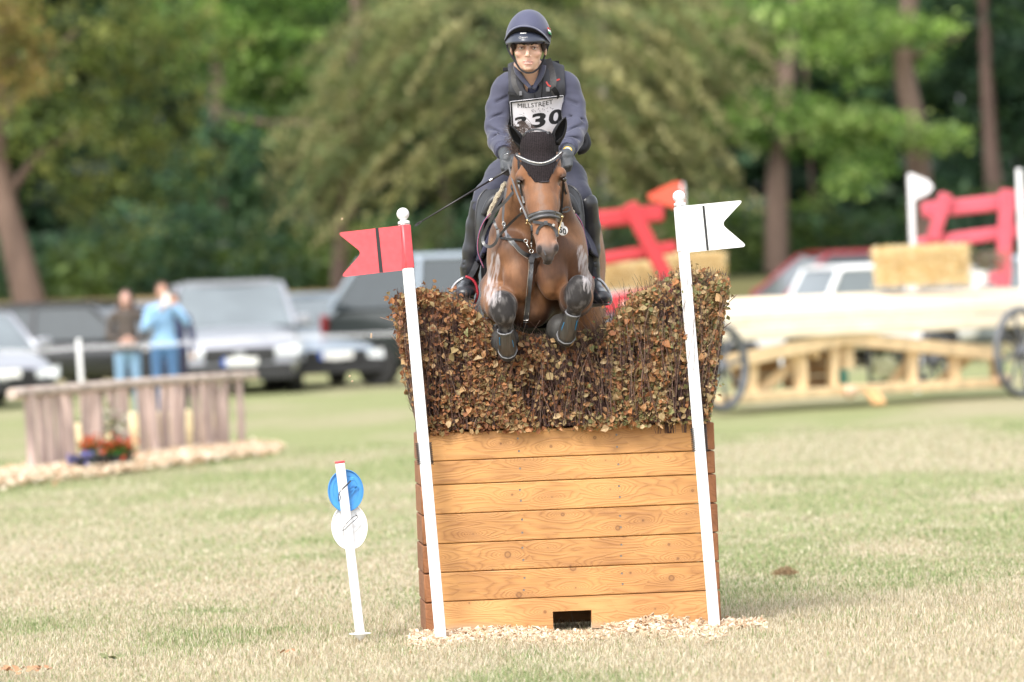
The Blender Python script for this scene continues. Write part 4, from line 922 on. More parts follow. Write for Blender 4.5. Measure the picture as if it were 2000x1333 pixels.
bale("straw bale on the timber table in front of the faded red rails", 1712, 486, 1890, 556, 38.6); bale("straw bale glimpsed between the bright red rails", 1180, 520, 1300, 562, 39.6); bale("straw bale right behind the right-hand flag post", 1300, 500, 1412, 545, 40.5)
hp = thing("heather_pot", P(1925, 556, 38.7), "white pot of dull pink heather beside the straw bale", "potted plant")
mb = MB(); c = P(1917, 540, 38.7); mb.lathe(c - [0, 0, .10], [(.07, 0), (.095, .17), (.09, .17)], 14); mb.build("pot", white_wood if 'white_wood' in globals() else stake_m, hp, smooth=40)
n = 900; p = P(1925, 512, 38.7) + rng.normal(0, 1, (n, 3)) * [.13, .10, .07]; v, q = leaf_quads(p, rng.uniform(.02, .05, n)); raw_mesh("foliage", v, q, fol, np.repeat(np.array([(.20, .13, .12), (.26, .17, .17), (.15, .17, .07), (.22, .24, .10)])[rng.integers(0, 4, n)], 4, 0), parent=hp)
lp_ = P(1600, 760, 37.5)
ro = mat("orange_red_pennant", (.72, .09, .05), .5)
def pennant(lab, base, top, tri, pm, Y):
    b, t = P(*base, Y), P(*top, Y); b[2] = 0 if base[1] > 640 else b[2]; r = thing("pennant_pole", b, lab, "pennant"); mb = MB(); mb.bar(b, t, .065, .065, bev=.01); mb.build("pole", stake_m, r, smooth=40)
    mb = MB(); mb.prism([p for p in round_poly3([P(x, y, Y - .04) for x, y in tri])], (0, .02, 0)); mb.build("pennant", pm, r)
def round_poly3(p): return p
pennant("white pole with a small white pennant at the left end of the faded red rails", (1792, 740), (1778, 340), [(1781, 340), (1812, 352), (1823, 366), (1812, 378), (1786, 390), (1783, 392)], stake_m, 41.4)
pennant("orange-red pennant on a pole behind the white flag post", (1345, 640), (1330, 358), [(1330, 357), (1318, 356), (1266, 380), (1268, 390), (1316, 406), (1333, 400)], ro, 42.0)
pennant("tall white pole at the right edge of the view", (2008, 740), (1990, 330), [(1990, 331), (1990, 334), (1994, 334), (1994, 331)], stake_m, 39.6)
# crate with pale flowers under the table and blurred bits beyond
cr_ = thing("dark_crate", P(1727, 760, 42), "dark open crate of cream flowers behind the timber table", "crate"); mb = MB()
for a, b in (((1697, 668), (1699, 748)), ((1757, 664), (1758, 742)), ((1697, 748), (1760, 744)), ((1697, 672), (1758, 668))): mb.bar(P(*a, 42), P(*b, 42), .05, .05)
mb.build("frame", trim_m, cr_)
n = 500; p = P(1727, 718, 42.2) + rng.normal(0, 1, (n, 3)) * [.09, .08, .07]; v, q = leaf_quads(p, rng.uniform(.03, .08, n)); tag(raw_mesh("flowers", v, q, fol, np.repeat(np.array([(.62, .60, .42), (.40, .42, .22), (.70, .68, .52)])[rng.integers(0, 3, n)], 4, 0), parent=cr_), kind='stuff')
car("white car glimpsed low under the timber table", cx(1735, 62), 64.0, .4, 4.2, 1.8, 1.42, white_p, 'sedan', gl=glass_d)
car("dark car glimpsed beyond the right half of the timber table", cx(1900, 58), 60, 1.4, 4.4, 1.8, 1.40, black_p, 'sedan', gl=glass_d)
# ------------------------------------------------------------------ the skinny brush jump
YAW = math.radians(4.0)
BX0, BX1 = P(815, 1000, 0)[0] + .022, P(1398, 1000, 0)[0]
BC = np.array([(BX0 + BX1) / 2, 0.02, 0.0]); HW = (BX1 - BX0) / 2
RY = np.array([[math.cos(YAW), -math.sin(YAW), 0], [math.sin(YAW), math.cos(YAW), 0], [0, 0, 1]])
def B(x, y, z): return BC + RY @ np.array([x, y, z])     # jump's own axes
wood = wood_mat("oiled_pine", (.56, .29, .10), (.25, .105, .036), rough=.5)
wood_low = wood_mat("weathered_pine", (.62, .335, .125), (.36, .16, .052), rough=.6, weather=-.075)
endw = wood_mat("end_grain", (.30, .125, .05), (.16, .06, .022), rough=.7, knots=False, axis='Y')
screw_m = mat("screw_steel", (.22, .20, .18), .45, metal=.7, var=.3, vscale=200)
jump = thing("brush_jump", BC, "narrow jump of seven oiled planks topped with leafy brown brush", "jump")
hts = [.147, .122, .151, .152, .148, .150, .150][::-1]
hts[0] += .02; z = -0.008; zs = []
for h in hts: zs.append((z, z + h)); z += h
TOPZ = z
HOLE = (P(1080, 1210, 0)[0] - BC[0], P(1156, 1210, 0)[0] - BC[0]); HZ = .088
side_w = .042
for i, (z0, z1) in enumerate(zs):
    g = .0032; jit = random.uniform(-.002, .003)
    def plank(x0, x1, za, zb):
        mb = MB(); c = B((x0 + x1) / 2, .025 + jit, (za + zb) / 2)
        mb.box((0, 0, 0), ((x1 - x0) / 2, .024, (zb - za) / 2 - g / 2), bev=.004)
        o = mb.build("plank", wood, smooth=40, origin=None); o.location = c; o.rotation_euler = (0, 0, YAW); attach(o, jump)
        return o
    L, Rr = -HW + side_w + .001, HW - side_w * .8
    if i == 0:
        # bottom plank notched round the drainage hole
        mb = MB(); zc = (z0 + z1) / 2; hz = (z1 - z0) / 2 - g / 2; zn = HZ - zc
        out = [(L, -hz), (HOLE[0], -hz), (HOLE[0], zn), (HOLE[1], zn), (HOLE[1], -hz), (Rr, -hz), (Rr, hz), (L, hz)]
        mb.prism([(a, -.024, b) for a, b in out], (0, .048, 0))
        o = mb.build("plank", wood_low, smooth=False); o.location = B(0, .025, zc); o.rotation_euler = (0, 0, YAW); attach(o, jump)
        tag(o, "bottom plank with a square drainage hole cut in it")
    else:
        o = plank(L, Rr, z0, z1)
    # screws
    for cx in (-.244 + .0, .264):
        for fz in ((.30, .72) if z1 - z0 > .13 else (.55,)):
            zz = z0 + (z1 - z0) * (fz + random.uniform(-.06, .06)); xx = cx + random.uniform(-.004, .004)
            mb = MB(); mb.lathe(B(xx, 0.0 + jit + .0015, zz), [(.0062, -.001), (.0055, .0015), (.002, .0008)], 8, axis=RY @ np.array([0, -1, 0])); s = mb.build('screw', screw_m, None, smooth=40); s.parent = o; bpy.context.view_layer.update(); s.matrix_parent_inverse = o.matrix_world.inverted()
    if False: mb.lathe(B(Rr - .03, jit + .0015, (z0 + z1) / 2), [(.005, -.001), (.005, .0015)], 8, axis=RY @ np.array([0, -1, 0]))
    # side boards, their end grain to the front
    for sgn in (-1, 1):
        w = side_w * random.uniform(.95, 1.12); mb = MB()
        mb.box((0, 0, 0), (w / 2, .26, (z1 - z0) / 2 - .003), bev=.005)
        o = mb.build("side_plank", endw, smooth=40)
        xc = -HW + side_w / 2 + random.uniform(-.003, .002) if sgn < 0 else HW - side_w * .8 + w / 2 + .001 + random.uniform(-.002, .003)
        o.location = B(xc, .27 + random.uniform(-.004, .004), (z0 + z1) / 2 + (.0 if sgn > 0 else -.004)); o.rotation_euler = (0, 0, YAW); attach(o, jump)
    mb = MB(); mb.box((0, 0, 0), (HW - .05, .02, (z1 - z0) / 2 - .002), bev=.003)
    o = mb.build("rear_plank", wood, smooth=40); o.location = B(0, .555, (z0 + z1) / 2); o.rotation_euler = (0, 0, YAW); attach(o, jump)
mb = MB()
for x in (-.46, -.244, .264, .62): mb.box(B(x, .08, TOPZ / 2), (.02, .028, TOPZ / 2 - .02), RY)
mb.build("inner_batten", endw, jump)

# ---- brush
def poly_px(pts, Y): return [P(a, b, Y)[[0, 2]] for a, b in pts]
prof_x = np.array([772, 790, 812, 845, 880, 915, 935, 955, 985, 1030, 1080, 1120, 1165, 1195, 1225, 1265, 1300, 1345, 1400, 1432, 1444])
prof_y = np.array([612, 578, 568, 572, 578, 600, 618, 636, 662, 662, 658, 652, 646, 630, 594, 566, 545, 534, 534, 552, 600])
_pp = np.array([P(a, b, .1)[[0, 2]] for a, b in zip(prof_x, prof_y)])
def brush_top(x, y): return np.interp(x, _pp[:, 0], _pp[:, 1]) + .02 * (fbm(x * 14, y * 14, 0 * x, 2) - .5)
def brush_edges(z):
    zt = np.clip((z - TOPZ) / (1.78 - TOPZ), 0, 1.1)
    return (np.interp(zt, [0, .35, .7, 1.1], [P(822, 850, .1)[0], P(800, 740, .1)[0], P(774, 650, .1)[0], P(770, 575, .1)[0]]),
            np.interp(zt, [0, .35, .7, 1.1], [P(1386, 830, .1)[0], P(1394, 740, .1)[0], P(1412, 640, .1)[0], P(1430, 560, .1)[0]]))
twig_m = mat("twig_bark", (.5, .5, .5), .6, attr=True, var=.35, vscale=60)
def sticks(paths, radii, cols, name, parent, label=None, kind=None):
    """many three-sided tapering sticks; paths (N,K,3)"""
    N_, K, _ = paths.shape
    T = np.gradient(paths, axis=1); T /= np.linalg.norm(T, axis=2)[..., None] + 1e-9
    ref = np.array([.3, .9, .1]); U = np.cross(T, ref); U /= np.linalg.norm(U, axis=2)[..., None] + 1e-9; W = np.cross(T, U)
    tp = np.linspace(1, .35, K)[None, :, None, None]; r = radii[:, None, None, None] * tp
    an = np.arange(3) * 2 * math.pi / 3
    v = paths[:, :, None, :] + r * (np.cos(an)[None, None, :, None] * U[:, :, None, :] + np.sin(an)[None, None, :, None] * W[:, :, None, :])
    idx = np.arange(N_ * K * 3).reshape(N_, K, 3)
    q = np.stack([idx[:, :-1, :], np.roll(idx, -1, 2)[:, :-1, :], np.roll(idx, -1, 2)[:, 1:, :], idx[:, 1:, :]], -1).reshape(-1, 4)
    c = np.repeat(cols, K * 3, 0).astype(float)
    tipf = np.tile(np.repeat(np.arange(K) == K - 1, 3), N_)
    o = raw_mesh(name, v.reshape(-1, 3), q, twig_m, c, parent=parent, smooth=True)
    return tag(o, label, kind=kind)
def grow_twigs(n, y0, y1, ext=.03, slant=.12):
    x = rng.uniform(-.60, 1.12, n); y = rng.uniform(y0, y1, n)
    base = np.stack([np.clip(x, BX0 + .03, BX1 - .05) + rng.normal(0, .01, n), y, np.where(y > .05, TOPZ - .05, TOPZ + .012)], -1)
    tz = brush_top(x, y) + rng.uniform(-.16, ext, n)
    sl = rng.normal(0, slant, n)
    e0, e1 = brush_edges(tz)
    tip = np.stack([np.clip(x + sl * .4, e0 + .05 * rng.random(n), e1 - .05 * rng.random(n)), y + rng.normal(0, .06, n), tz], -1)
    K = 6; t = np.linspace(0, 1, K)[None, :, None]
    ctrl = (base + tip) / 2 + rng.normal(0, .035, (n, 3)) * [1, 1, .2]
    p = (1 - t) ** 2 * base[:, None] + 2 * t * (1 - t) * ctrl[:, None] + t ** 2 * tip[:, None]
    p += rng.normal(0, .006, p.shape) * (t > .05)
    return p
tw = grow_twigs(5200, .03, .50)
side = grow_twigs(900, .0, .25, .02, .5); side2 = grow_twigs(420, -.045, -.015, -.02, .22)
side = np.concatenate([side, side2])
# forked side shoots
par = tw[rng.integers(0, len(tw), 6500)]; k0 = rng.integers(1, 5, len(par)); st = par[np.arange(len(par)), k0]
dirn = rng.normal(0, 1, (len(par), 3)) * [1.3, .9, .3] + [0, -.25, .9]; dirn /= np.linalg.norm(dirn, axis=1)[:, None]
L = rng.uniform(.05, .17, len(par))[:, None, None]; t = np.linspace(0, 1, 6)[None, :, None]
sh = st[:, None] + dirn[:, None] * L * t + rng.normal(0, .004, (len(par), 6, 3)) * t + np.array([0, 0, .03]) * t ** 2
top_lim = brush_top(sh[:, -1, 0], sh[:, -1, 1]) + .05
lim_l, lim_r = brush_edges(sh[:, -1, 2])
ok = (sh[:, -1, 2] < top_lim) & (sh[:, -1, 0] > lim_l - .04) & (sh[:, -1, 0] < lim_r + .03); sh = sh[ok]
paths = np.concatenate([tw, side, sh]); nP = len(paths)
tcol = np.array([[.115, .055, .045], [.16, .085, .065], [.075, .04, .04], [.26, .17, .13]])[rng.integers(0, 4, nP)] * rng.uniform(.7, 1.25, nP)[:, None]
rad = np.concatenate([rng.uniform(.0016, .0034, len(tw)), rng.uniform(.0016, .003, len(side)), rng.uniform(.001, .002, len(sh))])
sticks(paths, rad, tcol, "brush_twigs", jump, "dark birch twigs packed upright in the jump", 'stuff')
# long stray canes at the left edge
canes = []
for a in ([(832, 852), (812, 760), (790, 690), (764, 655)], [(850, 850), (838, 800), (820, 740), (806, 690)], [(812, 660), (800, 645), (782, 633), (742, 620)],
          [(846, 850), (880, 838), (905, 815), (915, 808)], [(1395, 640), (1412, 610), (1425, 590), (1440, 575)], [(980, 700), (900, 680), (840, 650), (800, 640)],
          [(1000, 760), (930, 720), (870, 700), (822, 672)], [(1380, 700), (1400, 660), (1415, 640), (1428, 630)], [(1350, 600), (1345, 560), (1352, 538), (1340, 522)]):
    mb = MB(); q = bez([P(x, y, -.03 + .03 * k % .04) for k, (x, y) in enumerate(a)], 12)
    mb.tube(q, np.linspace(.0042, .0016, len(q)), 6); canes.append(mb.build("twig", mat("cane_bark", (.22, .14, .10), .6, var=.3, vscale=40), jump, smooth=True))
# leaves: folded birch leaves, two halves with a toothed rim
lf_m = leaf_mat("dead_leaf", .38, .55)
shape = np.array([[0, 0, 0], [.30, .28, .03], [.36, .52, .05], [.20, .80, .02], [0, 1.0, -.05], [-.20, .80, .02], [-.36, .52, .05], [-.30, .28, .03], [0, .55, -.04]])
shape_q = np.array([[0, 1, 2, 8], [8, 2, 3, 4], [8, 4, 5, 6], [0, 8, 6, 7]])
PAL = np.array([[.40, .215, .10], [.48, .31, .155], [.31, .135, .065], [.28, .21, .10], [.37, .275, .135], [.22, .095, .05], [.57, .42, .24], [.24, .24, .10], [.44, .20, .085]])
def leaf_cloud(n, layer):
    z = rng.uniform(TOPZ - .01, 1.84, n * 3); l_, r_ = brush_edges(z); x = l_ + (r_ - l_) * rng.random(n * 3)
    if layer == 'front': y = -.055 + np.abs(rng.normal(0, .045, n * 3))
    elif layer == 'in': y = rng.uniform(.02, .5, n * 3)
    tp = brush_top(x, y)
    thin = np.interp(x, [P(940, 680)[0], P(965, 680)[0], P(1180, 680)[0], P(1215, 680)[0]], [1, .45, .45, 1])
    ok = (z < tp + .01) & ((z < tp - .13 + .12 * thin) | (rng.random(n * 3) < .13 + .6 * thin))
    # leave pockets where only twigs show
    dens = fbm(x * 7, y * 7, z * 5, 3); ok &= (dens > .45) | (rng.random(n * 3) < .16)
    x, y, z = (a[ok][:n] for a in (x, y, z)); return np.stack([x, y, z], -1)
def leaf_rot(n):
    up = rng.normal(0, .8, (n, 3)) + [0, -.35, -.45]; up /= np.linalg.norm(up, axis=1)[:, None]
    nr = rng.normal(0, .75, (n, 3)) + [0, -1.0, .45]; nr -= up * (nr * up).sum(1)[:, None]; nr /= np.linalg.norm(nr, axis=1)[:, None]
    return np.cross(up, nr), up, nr
def leaf_cols(p):
    n = len(p); side = sstep(-.4, 1.0, p[:, 0])          # greener, paler leaves towards the right-hand end
    w = rng.random(n) + side * .38 + .25 * (fbm(p[:, 0] * 5, p[:, 1] * 5, p[:, 2] * 5, 2) - .5)
    order = np.array([5, 2, 0, 8, 1, 3, 4, 7, 6]); i = order[np.clip((w / 1.40 * 9).astype(int), 0, 8)]
    return PAL[i] * rng.uniform(.75, 1.2, n)[:, None]
def leaf_mesh(p, size, curl, name, parent):
    n = len(p); X, U, N_ = leaf_rot(n); s = size[:, None, None]
    sh_ = np.repeat(shape[None], n, 0) + rng.normal(0, .035, (n, 9, 3)); cz = sh_[..., 2] * curl[:, None] - .35 * curl[:, None] * (sh_[..., 1] - .4) ** 2 * .6 + np.abs(sh_[..., 0]) * curl[:, None] * .35
    v = p[:, None] + s * (sh_[..., :1] * X[:, None] + (sh_[..., 1:2] - .4) * U[:, None] + cz[..., None] * N_[:, None])
    q = (np.arange(n)[:, None, None] * 9 + shape_q).reshape(-1, 4)
    c = leaf_cols(p)[:, None, :] * (1 + rng.normal(0, .06, (n, 9, 1))); c = c.reshape(-1, 3)
    return raw_mesh(name, v.reshape(-1, 3), q, lf_m, np.clip(c, .01, .9), parent=parent, smooth=False)
pts = np.concatenate([leaf_cloud(12500, 'front'), leaf_cloud(9500, 'in')])
o = leaf_mesh(pts, rng.uniform(.015, .037, len(pts)), rng.uniform(.1, 1.3, len(pts)), "brush_leaves", jump)
tag(o, "curled brown and olive birch leaves filling the brush", kind='stuff')
# leafy sprays that break the outline along the top and both ends
ns = 420; u_ = rng.random(ns); edge = rng.random(ns)
sx_ = np.where(edge < .30, BX0 - .02 - .06 * rng.random(ns), np.where(edge > .74, BX1 + .02 + .09 * rng.random(ns), BX0 + (BX1 - BX0) * u_)); sy_ = rng.uniform(-.02, .28, ns)
sz_ = np.where((edge < .30) | (edge > .74), rng.uniform(TOPZ + .12, 1.74, ns), 0)
el, er = brush_edges(sz_); sx_ = np.where(edge < .30, el + .04, np.where(edge > .74, er - .04, sx_)); tz_ = brush_top(sx_, sy_) - .03
sz_ = np.where(sz_ == 0, tz_, np.minimum(sz_, tz_)); st_ = np.stack([sx_, sy_, sz_], -1)
dr_ = np.stack([np.where(edge < .30, -.75, np.where(edge > .74, .75, 0)) + rng.normal(0, .45, ns), rng.normal(-.15, .3, ns), np.abs(rng.normal(.8, .4, ns))], -1); dr_ /= np.linalg.norm(dr_, axis=1)[:, None]
Ls = rng.uniform(.03, .09, ns) * np.where(rng.random(ns) < .12, 1.5, 1); t6 = np.linspace(0, 1, 6)[None, :, None]
sp = (st_ - dr_ * .05)[:, None] + dr_[:, None] * (Ls + .05)[:, None, None] * t6 + rng.normal(0, .004, (ns, 6, 3)) * t6
sticks(sp, rng.uniform(.0010, .0019, ns), np.array([[.16, .075, .06], [.12, .06, .05], [.22, .14, .10]])[rng.integers(0, 3, ns)], "spray_twigs", jump, "thin twigs poking out of the brush outline", 'stuff')
val = (sx_ > P(945, 680)[0]) & (sx_ < P(1190, 680)[0]) & (edge >= .30) & (edge <= .74)
kk = np.repeat(np.arange(ns), 6)[rng.random(ns * 6) < np.where(np.repeat(val, 6), .12, .62)]; lpz = sp[kk, rng.integers(1, 6, len(kk))] + rng.normal(0, .008, (len(kk), 3))
o = leaf_mesh(lpz, rng.uniform(.018, .036, len(lpz)), rng.uniform(.3, 1.6, len(lpz)), "spray_leaves", jump); tag(o, "loose brown leaves along the ragged outline of the brush", kind='stuff')
# the largest front leaves, each an object of its own
lp = leaf_cloud(260, 'front'); lp[:, 1] -= .018
var_meshes = []
for k in range(12):
    sv = shape + rng.normal(0, .04, shape.shape); cu = random.uniform(.3, 1.4)
    sv[:, 2] = sv[:, 2] * cu - .3 * cu * (sv[:, 1] - .4) ** 2 + abs(sv[:, 0]) * cu * .35; sv[:, 1] -= .4
    me = bpy.data.meshes.new("leaf"); me.from_pydata((sv).tolist(), [], shape_q.tolist())
    a = me.color_attributes.new('tint', 'FLOAT_COLOR', 'POINT'); c = np.ones((9, 4), np.float32); c[:, :3] = PAL[[0, 1, 6, 4, 3, 2, 8, 7, 1, 6, 4, 0][k]] * random.uniform(.9, 1.25)
    a.data.foreach_set('color', c.ravel()); me.materials.append(lf_m); var_meshes.append(me)
X, U, N_ = leaf_rot(len(lp))
for k, p in enumerate(lp):
    o = bpy.data.objects.new("leaf", var_meshes[int(rng.integers(0, 12))]); COL.objects.link(o); attach(o, jump)
    s = rng.uniform(.036, .055); M_ = Matrix.Identity(4)
    for r_ in range(3):
        M_[r_][0] = float(X[k][r_]) * s; M_[r_][1] = float(U[k][r_]) * s; M_[r_][2] = float(N_[k][r_]) * s; M_[r_][3] = float(p[r_])
    o.matrix_basis = M_

# ------------------------------------------------------------------ flag posts
white_m = mat("white_plastic", (.80, .80, .81), .35, var=.04, vscale=15)
red_m = mat("red_plastic", (.70, .085, .10), .4, var=.10, vscale=30, bump=.04, bscale=40)
black_m = mat("black_tape", (.02, .02, .022), .4)
spring_m = mat("spring_steel", (.035, .037, .04), .35, metal=.4)
def round_poly(pts, rads, n=6):
    out = []; K = len(pts)
    for i in range(K):
        p, a, b = np.array(pts[i], float), np.array(pts[i - 1], float), np.array(pts[(i + 1) % K], float)
        r = rads[i]
        if r <= 0: out.append(p); continue
        u = (a - p) / np.linalg.norm(a - p); w = (b - p) / np.linalg.norm(b - p)
        for t in np.linspace(0, 1, n): out.append(((1 - t) ** 2) * (p + u * r) + 2 * t * (1 - t) * p + t * t * (p + w * r))
    return out
def flag_post(bot, top, px_flag, rads, stripe, fcol, sleeve_py, sleeve_col, ballp, lab, Yb, Yt, spring_py):
    b = P(*bot, Yb); b[2] = min(b[2], .02); t_ = P(*top, Yt)
    root = thing("flag_post", (b[0], b[1], 0), lab, "flag post")
    ax = (t_ - b) / np.linalg.norm(t_ - b); w = .047
    ya = .55   # posts are turned so that two faces show
    xd = np.array([math.cos(ya), math.sin(ya), 0]); xd -= ax * xd @ ax; xd /= np.linalg.norm(xd)
    mb = MB(); mb.bar(b - ax * .03, t_, w, w, up=xd, bev=.006); mb.build("post", white_m, root, smooth=40)
    mb = MB(); mb.lathe(t_, [(.031, -.002), (.031, .010), (.022, .014), (.014, .018), (.014, .026)], 20, axis=ax)
    mb.ball(P(*ballp, Yt), .0325, 20); mb.build("ball_finial", white_m, root, smooth=50)
    def along(py): return b + ax * np.linalg.norm(t_ - b) * ((bot[1] - py) / (bot[1] - top[1]))
    mb = MB(); mb.bar(along(sleeve_py[1]), along(sleeve_py[0]), w + .007, w + .007, up=xd, bev=.007)
    mb.build("flag_sleeve", sleeve_col, root, smooth=40)
    yf = Yt - .035
    pts = round_poly([P(x, y, yf)[[0, 2]] for x, y in px_flag], rads, 8)
    mb = MB(); mb.prism([(p[0], yf, p[1]) for p in pts], (0, .005, 0))
    f = mb.build("flag", fcol, root)
    mb = MB(); q = [P(x, y, yf - .0025) for x, y in stripe]; mb.prism(q, (0, .0095, 0)); mb.build("stripe", black_m, f)
    for side_ in (-1, 1):
        c0, c1 = along(spring_py[1]) + side_ * np.array([.032, 0, 0]), along(spring_py[0]) + side_ * np.array([.032, 0, 0])
        tt = np.linspace(0, 1, 12 * 12 + 1); an = tt * 12 * 2 * math.pi
        pp = c0 + (c1 - c0) * tt[:, None] + .0095 * (np.cos(an)[:, None] * np.array([1, 0, 0]) + np.sin(an)[:, None] * np.array([0, 1, 0]))
        mb = MB(); mb.tube(pp, .0023, 5); mb.build("spring", spring_m, root, smooth=True)
    return root
flag_post((862, 1257), (789, 437), [(782, 441), (658, 455), (707, 494), (664, 542), (789, 528)], (0, .032, .03, .036, 0),
          [(733, 446), (739, 445.5), (748, 532), (741, 532.6)], red_m, (439, 527), red_m, (787, 418.5),
          "leaning white post left of the jump with a red swallow-tailed flag", -.34, -.02, (867, 910))
flag_post((1396, 1228), (1328, 401), [(1331, 403), (1453, 391), (1409, 438), (1461, 482), (1340, 494)], (0, .032, .03, .036, 0),
          [(1371.5, 402.5), (1376, 402), (1384.5, 489), (1380, 489.5)], white_m, (404, 494), white_m, (1326, 384.5),
          "leaning white post right of the jump with a white swallow-tailed flag", -.20, .0, (838, 884))

# ------------------------------------------------------------------ small marker post with two lids
mk_b, mk_t = P(704, 1250, -.28), P(664, 905, -.28); mk_b[2] = .03
blue_m = mat("blue_plastic", (.055, .27, .62), .35, var=.06, vscale=20); cord_m = mat("dark_cord", (.03, .03, .035), .7)
mp_ = thing("marker_post", (mk_b[0], mk_b[1], 0), "short thin white stake with a red tip left of the jump", "marker post")
ax = (mk_t - mk_b) / np.linalg.norm(mk_t - mk_b)
mb = MB(); mb.bar(mk_b, mk_t, .040, .040, up=(.9, .45, 0), bev=.005); mb.build("post", white_m, mp_, smooth=40)
mb = MB(); mb.bar(mk_t, mk_t + ax * .011, .041, .041, up=(.9, .45, 0), bev=.003); mb.build("red_tip", red_m, mp_, smooth=40)
mb = MB(); mb.lathe(mk_b, [(.057, 0), (.057, .004), (.02, .008)], 20, sc=(1, .7)); mb.lathe(mk_b - np.array([0, 0, .035]), [(.004, 0), (.034, .030), (.038, .036)], 10); mb.build("foot_plate", white_m, mp_, smooth=40)
def lid(px, py, rx, rz, m_, lab, y, tilt, digit):
    c = P(px, py, y); r = thing("number_disc", c, lab, "disc", None)
    nrm = np.array([math.sin(.15), -math.cos(.15), .1]); nrm /= np.linalg.norm(nrm)
    mb = MB(); mb.lathe(c, [(1, .004), (1.0, -.010), (.975, -.012), (.955, -.010), (.955, -.001), (.72, -.001), (.70, .0015), (.1, .0015)], 48, axis=-nrm, sc=(rx, rz))
    mb.build("disc", m_, r, smooth=40)
    # moulded rib in the lid
    mb = MB()
    for a, b_ in digit: mb.bar(P(*a, y - .004), P(*b_, y - .004), .004, .006)
    mb.build("moulded_rib", m_, r, smooth=40); return r
L1 = lid(675, 959, .1080, .0915, blue_m, "blue oval disc tied behind the white stake", -.245, 0, [((668, 966), (700, 950)), ((682, 972), (698, 948)), ((676, 962), (690, 944))])
L2 = lid(682.5, 1029.5, .1180, .0925, white_m, "white oval disc tied below the blue one on the stake", -.245, 0, [((686, 1028), (708, 1018)), ((690, 1040), (706, 1019))])
def cord(pts, y, r_, w=.0019):
    mb = MB(); mb.tube(bez([P(a, b, y) for a, b in pts], 26), w, 5); return mb.build("cord", cord_m, r_, smooth=True)
cord([(689, 934), (680, 944), (668, 956), (661, 968), (662, 980), (665, 972), (663, 962), (676, 950), (687, 938)], -.315, L1)
mb = MB(); mb.box(P(688, 936, -.315), (.010, .005, .009), bev=.003); mb.build("cord_toggle", blue_m, L1)
cord([(698, 1008), (690, 1010), (678, 1022), (670, 1033), (672, 1036), (684, 1024), (696, 1014), (699, 1009), (694, 1006)], -.315, L2)
cord([(670, 1034), (667, 1042), (666, 1051)], -.315, L2, .0015); cord([(671, 1034), (671, 1044), (669, 1052)], -.315, L2, .0015)
# hay clod and litter on the grass
clod = MB(); cc = G(1534, 1122)
for k in range(260):
    a = rng.uniform(0, 2 * math.pi); u = rng.uniform(0, 1) ** .6; q0 = cc + [math.cos(a) * .07 * u, math.sin(a) * .06 * u, .005 + .045 * (1 - u * u) * rng.random()]
    d = rng.normal(size=3) * [1, 1, .5]; d /= np.linalg.norm(d)
    clod.tube([q0 - d * .02, q0 + rng.normal(0, .004, 3), q0 + d * .02], .0013, 3, cap=False)
clod.build("hay_clod", mat("dead_grass", (.30, .20, .11), .8, var=.4, vscale=60), label="small brown clump of cut grass on the field right of the jump", cat="grass clump")
dl = mat("fallen_leaf", (.16, .17, .07), .6, var=.3); dl2 = mat("fallen_leaf_brown", (.34, .18, .09), .6, var=.3)
def litter(px, py, n, sx, m_, lab, name, s0=.03):
    c = G(px, py); V, Q = [], []
    for k in range(n):
        a = rng.uniform(0, 6.28); s = s0 * rng.uniform(.6, 1.4); U = np.array([math.cos(a), math.sin(a), rng.uniform(.2, .7)]); X = np.cross(U, [0, -.5, 1]); X /= np.linalg.norm(X)
        p = c + [rng.normal(0, sx), rng.normal(0, sx * .6), .015 + rng.uniform(0, .015)]
        V.append(p + s * (shape[:, :1] * X + shape[:, 1:2] * U)); Q.append(shape_q + 9 * k)
    mb = MB(); mb.add(np.concatenate(V), np.concatenate(Q)); return mb.build(name, m_, label=lab, cat="leaf litter")
litter(215, 1295, 9, .05, dl, "dark green fallen leaves lying on the grass at bottom left", "fallen_leaves", .04)
litter(560, 1283, 5, .04, dl2, "pale brown fallen leaves lying in greener grass left of the stake", "fallen_leaves", .025)
mb = litter(25, 1318, 40, .10, dl2, "reddish heap of fallen leaves in the bottom left corner", "fallen_leaves", .03)
for k, (x, y) in enumerate([(725, 656), (668, 420 + 8), (683, 735), (688, 745), (1236, 590)]):
    mb = MB(); mb.box(P(x, y, -.5 + .2 * k), (.004, .002, .013 if k == 0 else .005), Euler((.4, .3 * k, .2)).to_matrix(), bev=.001)
    mb.build("flying_chip", chip_m if 0 else mat("flying_chip", (.6, .42, .28), .7), label=["long pale splinter in mid-air left of the brush", "small pale chip in mid-air beside the red flag", "tiny chip in mid-air low before the dark car", "lower of two tiny chips in mid-air before the dark car", "pale leaf scrap in mid-air by the stirrup"][k], cat="wood chip")
